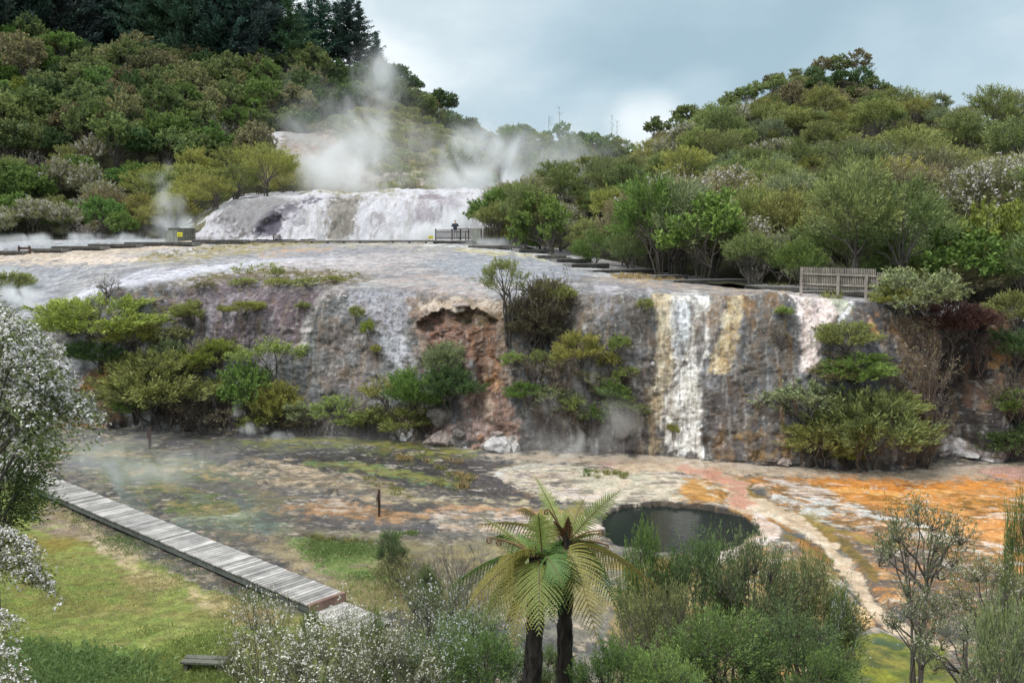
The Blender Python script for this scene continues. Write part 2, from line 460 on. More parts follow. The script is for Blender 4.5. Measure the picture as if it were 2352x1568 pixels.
# ---- the basin floor, carried on as the ground all around
def build_ground():
    a = np.concatenate([[-12, -6, -3, -1.6], np.arange(-860, 3130, 4.2) / F - CX / F * 1.0, [1.6, 3, 6, 12]])
    a = np.unique(a)
    pyr = np.concatenate([np.arange(972, 1300, 1.6), np.arange(1300, 1640, 2.0)])
    Yr = flat(np.full(len(pyr), CX), pyr)[:, 1]
    Y = np.concatenate([[900, 500, 300, 200, 140, 110, 90, 75, 66], Yr, np.linspace(Yr[-1] - 0.4, 1, 36), [-4, -12, -30, -80, -300]])
    A, YY = np.meshgrid(a, Y)
    P0 = np.stack([A * np.maximum(YY, 24.0), YY, 0 * YY], -1)
    P0[YY < 0] *= 1
    # flat parts follow the viewing fan, the slope under the viewpoint is an even sheet
    pt = Painter(P0)
    px, py = pt.px, pt.py
    near = YY < 14
    p = pt
    p.base((126, 122, 110))
    p.all(((98, 96, 94), (76, 76, 76)), 0.40)
    p.all((160, 134, 98), 0.74, 0.5, 5)
    p.all((182, 170, 154), 0.82, 0.7, 5)
    # algae flats beside the boardwalk
    p.poly([(100, 1030), (300, 1015), (470, 1035), (590, 1100), (650, 1180), (680, 1235), (480, 1225), (330, 1150), (180, 1080)], ((100, 110, 58), (110, 122, 98)), 8, 20, 8, 1.0, wet=.5)
    p.poly([(100, 1045), (250, 1030), (420, 1060), (520, 1110), (400, 1130), (250, 1080)], ((84, 102, 52), (120, 116, 62)), 8, 24, 9, .9, .34, wet=.5)
    p.poly([(280, 1120), (420, 1100), (560, 1140), (600, 1190), (420, 1190), (340, 1160)], ((80, 100, 40), (150, 132, 72)), 6, 22, 8, .9, .38, wet=.5)
    p.poly([(330, 1135), (420, 1130), (430, 1150), (350, 1155)], (86, 82, 88), 5, 12, 4, .85, .3)
    p.poly([(140, 1050), (215, 1045), (225, 1075), (160, 1080)], (92, 90, 98), 5, 12, 4, .85, .3)
    p.line([(110, 1035), (200, 1045), (330, 1040), (450, 1062), (520, 1085)], 4, (178, 156, 112), 4, 16, 5, .8)
    p.line([(300, 1085), (420, 1072), (540, 1105), (640, 1130)], 4, (186, 160, 108), 4, 18, 6, .75)
    # blue-grey shallow channels
    p.line([(240, 1060), (268, 1105), (280, 1140), (310, 1165)], [8, 10, 12, 20], (104, 118, 114), 4, 12, 6, .8, wet=.8)
    p.line([(520, 1115), (545, 1150), (600, 1185), (610, 1215)], [7, 10, 22, 26], (104, 118, 110), 4, 14, 6, .8, wet=.8)
    p.poly([(400, 1195), (520, 1195), (640, 1205), (660, 1222), (500, 1222), (420, 1212)], (112, 124, 112), 6, 18, 7, .75, .2, wet=.8)
    p.line([(400, 1190), (520, 1188), (590, 1172)], 4, (160, 168, 140), 4, 12, 4, .6)
    # dark wet band under the cliff
    p.poly([(330, 1000), (480, 1003), (700, 1016), (1000, 1042), (1250, 1058), (1275, 1085), (1180, 1100), (1220, 1140), (1260, 1165), (1100, 1160), (1000, 1135), (880, 1112), (700, 1085), (520, 1062), (380, 1035)],
           ((74, 72, 76), (58, 56, 56)), 7, 22, 7, .95, wet=.75)
    p.poly([(680, 1140), (1000, 1150), (1280, 1170), (1290, 1200), (1100, 1215), (900, 1205), (760, 1170)], ((92, 88, 86), (66, 62, 60)), 8, 24, 8, .85, .25, wet=.5)
    p.poly([(470, 1040), (640, 1045), (860, 1090), (640, 1075), (500, 1060)], (98, 98, 104), 5, 20, 5, .7, .35, wet=.8)
    p.poly([(440, 1010), (600, 1010), (720, 1020), (640, 1040), (480, 1030)], ((104, 108, 60), (92, 96, 88)), 6, 20, 6, .85, .35)
    p.line([(620, 1004), (800, 1016), (950, 1034), (1090, 1045)], [4, 8, 9, 5], ((150, 146, 50), (84, 100, 40)), 4, 14, 4, .95, wet=.7)
    p.line([(560, 1015), (700, 1024), (860, 1040), (1000, 1052)], [3, 5, 6, 3], ((112, 118, 46), (70, 88, 44)), 4, 14, 4, .9, wet=.6)
    p.line([(700, 1064), (860, 1078), (960, 1095), (1045, 1115)], [4, 9, 11, 8], ((96, 122, 72), (150, 146, 64)), 4, 12, 4, .95, wet=.6)
    p.line([(820, 1072), (930, 1082), (990, 1100)], 6, (140, 146, 76), 4, 14, 4, .8, .2)
    p.poly([(420, 1090), (640, 1110), (900, 1170), (1000, 1215), (860, 1215), (640, 1190), (500, 1140)], ((92, 90, 94), (112, 104, 98)), 8, 26, 8, .85, .25, wet=.4)
    p.poly([(250, 1000), (420, 1010), (560, 1040), (500, 1060), (330, 1040)], ((98, 96, 100), (126, 118, 104)), 8, 26, 8, .8, .3, wet=.5)
    p.poly([(560, 1120), (700, 1150), (640, 1180), (560, 1160)], ((150, 136, 84), (110, 110, 70)), 8, 26, 8, .7, .35)
    p.poly([(980, 1120), (1180, 1150), (1260, 1190), (1100, 1180), (980, 1150)], ((76, 72, 70), (96, 90, 84)), 7, 26, 7, .85, .2, wet=.5)
    # peach coloured mounds
    mound = p.poly([(508, 1085), (530, 1068), (600, 1050), (660, 1062), (760, 1085), (880, 1112), (985, 1140), (960, 1158), (850, 1152), (720, 1128), (590, 1104)],
           ((194, 174, 142), (140, 126, 106)), 5, 26, 9, .95, .26)
    p.poly([(600, 1055), (680, 1068), (700, 1090), (600, 1085)], (214, 190, 160), 6, 24, 6, .8, .45)
    p.line([(600, 1060), (630, 1085), (615, 1102)], 3, (110, 104, 96), 3, 14, 4, .8)
    p.poly([(800, 1110), (960, 1135), (975, 1152), (880, 1140)], ((140, 142, 84), (186, 170, 130)), 6, 18, 6, .85, .35)
    p.poly([(630, 1172), (700, 1158), (800, 1152), (900, 1165), (985, 1182), (930, 1200), (800, 1190), (700, 1190)], ((186, 142, 92), (150, 112, 72)), 5, 24, 7, .95, .15)
    p.poly([(700, 1150), (800, 1158), (850, 1172), (760, 1170)], (200, 184, 168), 5, 20, 5, .85, .4)
    p.poly([(640, 1215), (820, 1222), (960, 1232), (1000, 1255), (860, 1260), (700, 1240)], ((152, 140, 112), (118, 108, 92)), 6, 20, 6, .9)
    p.poly([(600, 1195), (760, 1195), (820, 1215), (700, 1222)], (96, 90, 86), 6, 20, 5, .8, .3)
    # pale crusts at the middle
    p.poly([(1140, 1085), (1200, 1062), (1290, 1062), (1450, 1076), (1600, 1098), (1648, 1128), (1560, 1158), (1420, 1160), (1310, 1150), (1190, 1120)],
           ((200, 184, 162), (186, 180, 158)), 4, 20, 6, 1.0)
    p.poly([(1150, 1090), (1250, 1078), (1320, 1100), (1380, 1140), (1300, 1140), (1200, 1115)], ((206, 192, 184), (180, 158, 132)), 5, 20, 6, .8, .3)
    p.line([(1150, 1088), (1220, 1070), (1290, 1060), (1400, 1070), (1560, 1092), (1620, 1108)], 2.5, (226, 224, 222), 3, 10, 3, .8)
    p.poly([(1180, 1095), (1270, 1090), (1330, 1120), (1250, 1120)], (88, 80, 74), 5, 24, 6, .8, .6)
    p.poly([(990, 1190), (1040, 1172), (1110, 1168), (1200, 1180), (1380, 1190), (1392, 1245), (1250, 1240), (1120, 1225), (1010, 1215)], ((216, 200, 190), (188, 160, 130)), 4, 24, 7, .95, .3)
    p.line([(980, 1172), (1100, 1165), (1220, 1172), (1340, 1178)], [3, 5, 6, 3], (190, 146, 104), 4, 14, 4, .85)
    p.poly([(900, 1120), (1010, 1140), (1180, 1148), (1220, 1160), (1050, 1158), (930, 1145)], ((196, 180, 144), (120, 110, 96)), 4, 26, 6, .9, .42)
    # crisp crusts and dark films over all of it
    f1 = fbm(P0, (0.9, 2.2, 1), 5, 31, .65); f2 = fbm(P0, (1.3, 3.0, 1), 5, 32, .65); f3 = fbm(P0, (2.2, 5.0, 1), 4, 33, .6)
    basin = sstep(1000, 1030, py) * (1 - sstep(1330, 1400, py))
    p.put(sstep(0.36, 0.50, f1) * .60 * basin, ((70, 67, 66), (92, 86, 78)), .5)
    p.put(sstep(0.50, 0.62, f2) * .55 * basin, (206, 194, 178), 0)
    p.put(sstep(0.46, 0.62, -f2) * .40 * basin, ((168, 128, 78), (140, 120, 66)), None)
    p.put(sstep(0.42, 0.56, f3) * .45 * basin, (84, 80, 76), None)
    rimb = 1 - sstep(0.02, 0.055, np.abs(((f1 * 2.2 + f3 * .2) % 1.0) - .5)); p.put(rimb * .35 * basin, ((196, 186, 170), (96, 88, 78)), None)
    # the milky run-off at the cliff foot
    p.poly([(1110, 1042), (1250, 1042), (1560, 1054), (1820, 1072), (2080, 1078), (2352, 1062), (2600, 1055), (2600, 1090), (2352, 1094), (2200, 1106), (2000, 1100), (1760, 1092), (1600, 1090), (1430, 1074), (1290, 1062), (1180, 1056)],
           ((206, 190, 170), (190, 168, 142)), 4, 14, 4, 1.0, wet=.9)
    p.line([(1380, 1066), (1520, 1076), (1640, 1086)], 7, (200, 164, 150), 5, 10, 3, .75, wet=.85)
    p.poly([(2220, 1080), (2352, 1068), (2500, 1066), (2500, 1105), (2330, 1112), (2270, 1096)], (206, 158, 144), 5, 14, 4, .9, wet=.8)
    # orange flats
    p.poly([(1680, 1098), (1760, 1092), (2000, 1094), (2352, 1100), (2700, 1095), (2700, 1360), (2352, 1330), (2240, 1240), (2100, 1200), (1990, 1175), (1880, 1150), (1780, 1125)],
           ((196, 124, 44), (204, 146, 78)), 6, 22, 6, 1.0, wet=.4)
    p.poly([(1880, 1108), (2000, 1098), (2330, 1108), (2352, 1130), (2200, 1120), (2050, 1150), (1930, 1135)], ((222, 144, 48), (198, 116, 34)), 6, 24, 5, .9, .2, wet=.5)
    p.poly([(1960, 1130), (2150, 1135), (2352, 1140), (2500, 1150), (2500, 1190), (2330, 1175), (2150, 1160), (2000, 1150)], ((130, 92, 28), (176, 120, 40)), 6, 28, 6, .9, .35, wet=.5)
    p.poly([(2060, 1106), (2130, 1103), (2140, 1113), (2080, 1118)], (84, 56, 26), 4, 14, 3, .95, .1)
    p.poly([(2090, 1108), (2115, 1107), (2112, 1113)], (214, 190, 170), 2, 6, 2, .9)
    p.line([(1900, 1122), (2000, 1130), (2140, 1128), (2300, 1140)], 4, (226, 170, 92), 4, 18, 4, .8, .3)
    p.poly([(2100, 1180), (2352, 1190), (2500, 1210), (2500, 1340), (2352, 1300), (2250, 1230)], ((214, 140, 64), (220, 164, 96)), 6, 24, 8, .9, .3)
    p.poly([(2100, 1165), (2250, 1160), (2300, 1190), (2180, 1195)], ((112, 80, 30), (150, 100, 40)), 6, 24, 6, .8, .45)
    # white crust between the streams
    p.poly([(1740, 1096), (1840, 1098), (1900, 1130), (1990, 1172), (2100, 1186), (2250, 1235), (2352, 1285), (2352, 1320), (2200, 1290), (2060, 1240), (1930, 1218), (1860, 1192), (1780, 1150)],
           ((150, 108, 60), (112, 88, 56)), 6, 22, 7, .9)
    p.poly([(1770, 1096), (1850, 1105), (1930, 1140), (1880, 1160), (1800, 1130)], ((206, 196, 190), (184, 166, 150)), 3, 26, 7, .95, .38)
    p.poly([(1760, 1135), (1850, 1148), (1960, 1165), (2040, 1205), (2000, 1225), (1900, 1205), (1830, 1180)], ((200, 200, 198), (180, 182, 172)), 3, 28, 8, .95, .38)
    p.poly([(1980, 1180), (2100, 1190), (2200, 1225), (2260, 1250), (2352, 1270), (2352, 1310), (2200, 1290), (2080, 1240)], ((212, 204, 196), (190, 172, 150)), 3, 30, 9, .95, .38)
    p.poly([(2200, 1240), (2352, 1262), (2480, 1290), (2480, 1330), (2300, 1300)], ((206, 190, 176), (170, 130, 90)), 4, 26, 9, .9, .4)
    p.line([(1900, 1230), (2000, 1240), (2150, 1260), (2352, 1330)], [10, 14, 16, 20], ((116, 92, 62), (160, 112, 62)), 6, 20, 7, .9)
    p.poly([(1950, 1225), (2080, 1235), (2160, 1262), (2060, 1270), (1970, 1250)], ((128, 110, 86), (166, 130, 88)), 5, 20, 6, .9)
    # dark flats left and right of the lower stream
    p.poly([(1930, 1260), (2060, 1275), (2200, 1300), (2400, 1350), (2400, 1440), (2200, 1430), (2110, 1455), (2020, 1390), (1960, 1320)], ((112, 98, 84), (94, 84, 78)), 7, 22, 8, .95)
    p.poly([(1940, 1290), (2020, 1310), (2060, 1350), (2120, 1400), (2040, 1380), (1990, 1340)], ((184, 142, 92), (140, 110, 70)), 5, 24, 8, .85, .35)
    p.poly([(2060, 1390), (2120, 1400), (2130, 1430), (2070, 1420)], (86, 84, 88), 6, 16, 5, .8, .2)
    p.poly([(1480, 1300), (1700, 1280), (1900, 1290), (1990, 1420), (1900, 1570), (1400, 1570), (1400, 1350)], ((120, 116, 70), (150, 130, 84)), 10, 30, 12, .95)
    p.poly([(1340, 1300), (1500, 1290), (1600, 1330), (1560, 1420), (1380, 1400)], ((170, 138, 76), (140, 136, 104)), 7, 26, 10, .9, .35)
    p.poly([(1360, 1330), (1440, 1325), (1450, 1350), (1380, 1355)], (118, 124, 124), 6, 16, 5, .8)
    p.poly([(1640, 1270), (1700, 1268), (1660, 1300), (1600, 1310)], (196, 186, 180), 5, 18, 6, .85, .4)
    east = sstep(1560, 1800, px) * sstep(1096, 1112, py)
    p.put(sstep(0.26, 0.40, f1) * .55 * east, ((134, 92, 30), (112, 84, 44)), .5)
    p.put(sstep(0.40, 0.50, f2) * .62 * east, ((222, 208, 192), (196, 186, 174)), 0)
    rim_ = 1 - sstep(0.02, 0.06, np.abs(((f1 * 2.6) % 1.0) - .5)); p.put(rim_ * .5 * east, ((228, 206, 168), (150, 104, 50)), None)
    p.put(sstep(0.40, 0.55, -f3) * .4 * east, ((232, 160, 66), (220, 140, 50)), .4)
    # brown and olive halo of the stream, then the stream itself
    p.poly([(1560, 1100), (1640, 1092), (1690, 1125), (1665, 1155), (1600, 1160), (1545, 1140)], ((196, 146, 76), (170, 120, 54)), 6, 30, 8, .95, .22)
    p.poly([(1590, 1098), (1650, 1108), (1680, 1125), (1630, 1135)], ((206, 210, 200), (180, 160, 110)), 4, 20, 5, .85, .5)
    p.line([(1640, 1082), (1716, 1108), (1722, 1132), (1760, 1156), (1830, 1188), (1900, 1228), (1950, 1270), (2010, 1340)], [6, 8, 9, 9, 12, 16, 10, 7], ((104, 88, 36), (140, 110, 40)), 3, 9, 3, .95, wet=.4)
    p.line([(1760, 1165), (1860, 1190), (1960, 1240), (2080, 1262)], [4, 7, 8, 4], ((120, 112, 44), (160, 130, 60)), 4, 14, 4, .8, .2)
    p.line([(1690, 1170), (1780, 1200), (1830, 1245), (1890, 1290)], [10, 18, 22, 10], ((120, 98, 40), (168, 112, 44)), 4, 12, 4, .95, wet=.4)
    p.line(STREAM, np.array(STREAM_W) * .62 + 2, ((206, 184, 156), (198, 172, 142)), 2.5, 9, 3, 1.0, wet=.7)
    p.line(STREAM[1:6], [8, 12, 15, 17, 12], ((202, 138, 112), (196, 150, 128)), 5, 8, 3, .9, wet=.75)
    p.line([(1725, 1166), (1800, 1190), (1870, 1235), (1920, 1295)], [4, 3, 3, 2], (226, 212, 190), 3, 7, 2, .7, wet=.6)
    p.poly([(1960, 1408), (1990, 1395), (2010, 1430), (2030, 1452), (1985, 1450), (1955, 1432)], ((222, 190, 150), (200, 150, 90)), 4, 8, 4, .95)
    p.poly([(1930, 1455), (2060, 1462), (2150, 1490), (2200, 1570), (1900, 1570)], ((128, 130, 40), (84, 98, 42)), 6, 22, 8, 1.0)
    p.poly([(1930, 1455), (2060, 1462), (2150, 1490), (2200, 1570), (1900, 1570)], ((60, 74, 48), (150, 140, 60)), 6, 24, 9, .8, .5)
    p.poly([(2000, 1475), (2090, 1482), (2110, 1495), (2020, 1490)], (64, 84, 60), 4, 16, 4, .9)
    # pool rim
    p.poly([(1724, 1180), (1760, 1186), (1796, 1212), (1802, 1236), (1750, 1262), (1690, 1280), (1640, 1290), (1640, 1276), (1700, 1262), (1740, 1235)], ((222, 208, 200), (200, 176, 156)), 3, 10, 5, .95)
    p.poly([(1790, 1205), (1840, 1225), (1830, 1260), (1790, 1250)], ((84, 90, 92), (110, 96, 50)), 5, 14, 5, .9)
    # lawn below the boardwalk
    lawn = [(-900, 1000), (60, 1120), (130, 1160), (330, 1285), (560, 1385), (720, 1420), (780, 1470), (800, 1640), (-900, 1640)]
    p.poly(lawn, ((116, 130, 58), (130, 138, 66)), 6, 12, 6, 1.0, wet=0)
    p.poly([(90, 1165), (150, 1155), (290, 1250), (340, 1285), (280, 1300), (200, 1250), (110, 1240)], ((186, 168, 142), (150, 132, 108)), 7, 22, 9, .95, .12)
    p.poly([(70, 1170), (130, 1170), (200, 1225), (140, 1240), (60, 1215)], ((106, 92, 84), (140, 122, 100)), 7, 18, 8, .85, .25)
    p.poly([(60, 1230), (180, 1240), (210, 1270), (140, 1290), (50, 1270)], ((128, 112, 36), (112, 108, 44)), 8, 22, 8, .9, .1)
    p.poly([(260, 1280), (360, 1310), (520, 1370), (640, 1410), (560, 1430), (420, 1390), (300, 1340)], ((166, 152, 104), (186, 164, 128)), 9, 26, 10, .85, .3)
    p.poly([(230, 1290), (330, 1330), (360, 1420), (290, 1440), (250, 1360)], ((128, 104, 66), (140, 132, 72)), 8, 30, 12, .8, .5)
    p.poly([(0, 1480), (300, 1500), (560, 1520), (560, 1640), (-200, 1640)], ((96, 128, 48), (120, 136, 62)), 10, 24, 12, .9)
    p.poly([(300, 1410), (450, 1430), (520, 1470), (420, 1500), (300, 1470)], ((116, 136, 60), (150, 148, 80)), 10, 26, 12, .7, .3)
    p.poly([(-300, 1290), (200, 1320), (260, 1420), (100, 1450), (-300, 1450)], ((136, 138, 56), (118, 112, 52)), 10, 30, 12, .7, .45, brn=5)
    p.poly([(560, 1400), (640, 1420), (620, 1450), (540, 1440)], ((206, 170, 130), (150, 128, 96)), 6, 16, 6, .8, .3)
    lm = (1 - sstep(-10, 10, poly_sd(px, py, lawn)))
    p.put(lm * sstep(0.12, 0.3, f1) * .55, ((148, 134, 84), (120, 108, 58)), 0)
    p.put(lm * sstep(0.2, 0.35, f3) * .45, (98, 92, 48), 0)
    # soil and grass right of the boardwalk
    p.poly([(560, 1235), (700, 1238), (900, 1262), (980, 1300), (960, 1390), (820, 1400), (700, 1320)], ((168, 152, 118), (142, 130, 98)), 8, 20, 8, .95)
    p.poly([(470, 1215), (590, 1228), (640, 1250), (560, 1250)], ((98, 92, 84), (150, 132, 100)), 6, 16, 5, .85, .2)
    p.poly([(668, 1240), (720, 1232), (850, 1250), (905, 1275), (930, 1330), (860, 1350), (760, 1320), (700, 1280)], ((108, 138, 62), (130, 142, 78)), 9, 26, 11, .9, .12)
    p.poly([(740, 1330), (900, 1335), (1000, 1370), (960, 1420), (840, 1400), (770, 1360)], ((146, 134, 92), (168, 150, 112)), 8, 22, 8, .85, .2)
    p.line([(690, 1228), (800, 1240), (880, 1250)], 3, (70, 64, 58), 3, 10, 3, .85)
    p.poly([(880, 1250), (1100, 1240), (1330, 1250), (1400, 1300), (1380, 1420), (1000, 1400), (930, 1300)], ((130, 122, 96), (150, 136, 90)), 10, 26, 10, .9)
    # soil under the bushes of the near slope
    slope = sstep(19.5, 16.5, YY) * (1 - sstep(-8, -5, -P0[..., 0] - 0) * sstep(15, 17, YY))
    p.put(slope, ((86, 84, 48), (74, 66, 46)), 0.0)
    far = sstep(60, 75, YY)
    p.put(far, (96, 104, 62), 0.0)
    # relief
    z = 0.05 * fbm(P0, 0.8, 4, 21) + 0.16 * fbm(P0, (0.12, 0.12, 1), 3, 22)
    z += 0.10 * mound
    flatm = 1 - sstep(-2, 14, line_sd(px, py, STREAM, STREAM_W))
    z = z * (1 - 0.8 * flatm) - 0.05 * flatm
    flat2 = p.wet
    z = z * (1 - 0.75 * np.clip(flat2, 0, 1))
    xl = p.px
    rise = np.maximum(0, 19.6 - YY)
    z += np.where(YY < 19.6, 0.47 * rise * sstep(0, 4, rise + 0.5), 0) * sstep(-1, 1.5, 19.6 - YY)
    z = np.minimum(z, 9.2)
    inside = 1 - sstep(-3.5, 0, poly_sd(px + 8 * p.n3 + 4 * p.m5, py + 3.2 * p.m5 + 2 * p.n3, POOL))
    z -= 1.1 * inside
    p.put(1 - sstep(-5, 3, poly_sd(px + 8 * p.n3 + 4 * p.m5, py + 3.2 * p.m5 + 2 * p.n3, POOL)), ((40, 42, 38), (56, 52, 44)), 0.3)
    rim = (1 - sstep(0, 3.0, np.abs(poly_sd(px + 8 * p.n3 + 4 * p.m5, py + 3.2 * p.m5 + 2 * p.n3, POOL))))
    p.put(rim * (py < 1215), (58, 50, 42), 0.3)
    far2 = YY > 62
    z[far2] = -0.6 
    P = P0.copy(); P[..., 2] = z
    m = ground_mat('hot spring ground', (0.60, 1.35), 0.6, 0.5, (1, 0.75, 1), 0.13)
    global GROUND_P
    GROUND_P = P
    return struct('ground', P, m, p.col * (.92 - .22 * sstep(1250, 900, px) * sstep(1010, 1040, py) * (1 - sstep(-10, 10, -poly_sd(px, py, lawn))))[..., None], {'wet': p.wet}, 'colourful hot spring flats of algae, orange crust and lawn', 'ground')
build_ground()

def ground_z(x, y):
    d = (GROUND_P[..., 0] - x) ** 2 + (GROUND_P[..., 1] - y) ** 2
    i = np.unravel_index(np.argmin(d), d.shape); return float(GROUND_P[i][2])

# ---- pool water
def build_pool():
    pts = [np.array(q, float) for q in POOL]; c = np.mean(pts, 0)
    V = [flat(*(c + (q - c) * 1.08), z=-0.10) for q in pts]
    V = [flat(*c, z=-0.10)] + V
    n = len(pts); Fc = [(0, i + 1, (i + 1) % n + 1) for i in range(n)]
    m, nt, out = new_mat('dark pool water')
    b = N(nt, 'ShaderNodeBsdfPrincipled'); b.inputs['Base Color'].default_value = (0.010, 0.017, 0.015, 1)
    b.inputs['Roughness'].default_value = 0.04; b.inputs['IOR'].default_value = 1.33
    tc = N(nt, 'ShaderNodeTexCoord'); mp = N(nt, 'ShaderNodeMapping'); mp.inputs['Scale'].default_value = (1.0, 2.4, 1)
    nt.links.new(tc.outputs['Object'], mp.inputs['Vector']); n1 = noise(nt, mp.outputs['Vector'], 2.6, 3, 0.55)
    bp = N(nt, 'ShaderNodeBump'); bp.inputs['Strength'].default_value = 0.25; bp.inputs['Distance'].default_value = 0.05
    nt.links.new(n1.outputs['Fac'], bp.inputs['Height']); nt.links.new(bp.outputs['Normal'], b.inputs['Normal'])
    nt.links.new(b.outputs[0], out.inputs['Surface'])
    me = mesh_np('water', V, Fc, m, smooth=False)
    tag(link('water', me), 'dark still hot pool ringed by pale crust', 'water', kind='structure')
build_pool()

# ---- the cliff and the sloping terrace above it
CLIFF = {
 -500: [(960, 62), (925, 62.6), (880, 63.2), (835, 64), (805, 66), (760, 70), (690, 76), (620, 84), (590, 94), (575, 110)],
 -150: [(970, 58.5), (930, 59), (880, 59.8), (820, 60.5), (770, 62), (730, 66), (665, 73), (602, 84), (572, 93), (553, 108)],
 0:    [(978, 56.5), (925, 57), (865, 57.8), (800, 58.8), (745, 60.5), (700, 65), (640, 73), (592, 84), (562, 92), (549, 106)],
 110:  [(985, 54.6), (915, 55.2), (840, 56), (770, 57), (712, 59), (675, 64), (622, 73), (583, 84), (557, 92), (546, 106)],
 250:  [(988, 54.0), (905, 54.5), (820, 55.2), (735, 56.2), (672, 58), (645, 63), (602, 72), (574, 84), (556, 91), (546, 106)],
 400:  [(991, 53.6), (900, 54.1), (810, 54.8), (715, 55.8), (650, 57.5), (628, 62), (592, 72), (568, 83), (552, 91), (543, 106)],
 700:  [(1004, 52.3), (910, 52.8), (815, 53.5), (720, 54.4), (660, 56), (632, 60), (587, 71), (563, 82), (550, 90), (544, 106)],
 900:  [(1020, 50.5), (925, 51), (830, 51.7), (735, 52.6), (668, 54.4), (635, 58.5), (587, 70), (561, 81), (550.5, 88), (546, 106)],
 1100: [(1036, 48.5), (945, 49), (850, 49.7), (755, 50.6), (686, 52.4), (645, 56.5), (594, 68), (565, 80), (554, 87), (548, 106)],
 1300: [(1046, 47.3), (950, 47.8), (855, 48.4), (755, 49.2), (684, 50.8), (648, 54.5), (612, 66), (588, 76), (572, 85), (562, 106)],
 1500: [(1054, 46.5), (960, 46.9), (865, 47.5), (765, 48.3), (688, 49.8), (660, 53), (640, 60), (624, 69), (612, 80), (600, 106)],
 1700: [(1062, 45.6), (970, 46), (875, 46.6), (775, 47.4), (696, 48.9), (676, 52), (660, 57), (648, 65), (636, 80), (622, 106)],
 1850: [(1072, 44.8), (980, 45.2), (885, 45.8), (785, 46.6), (696, 48.2), (676, 50.8), (664, 55), (655, 64), (645, 80), (636, 106)],
 2000: [(1080, 44.1), (985, 44.5), (890, 45.1), (790, 45.9), (704, 47.4), (688, 49.8), (675, 54), (664, 64), (655, 80), (645, 106)],
 2200: [(1076, 44.5), (990, 44.9), (900, 45.5), (810, 46.3), (735, 47.6), (712, 50), (695, 54), (684, 64), (675, 80), (665, 106)],
 2500: [(1060, 46.0), (985, 46.4), (910, 47), (835, 47.8), (770, 49), (745, 51.5), (720, 56), (705, 66), (695, 80), (685, 106)],
 2900: [(1055, 47.0), (990, 47.4), (920, 48), (850, 49), (800, 50), (765, 52.5), (740, 57), (725, 66), (715, 80), (705, 106)],
}
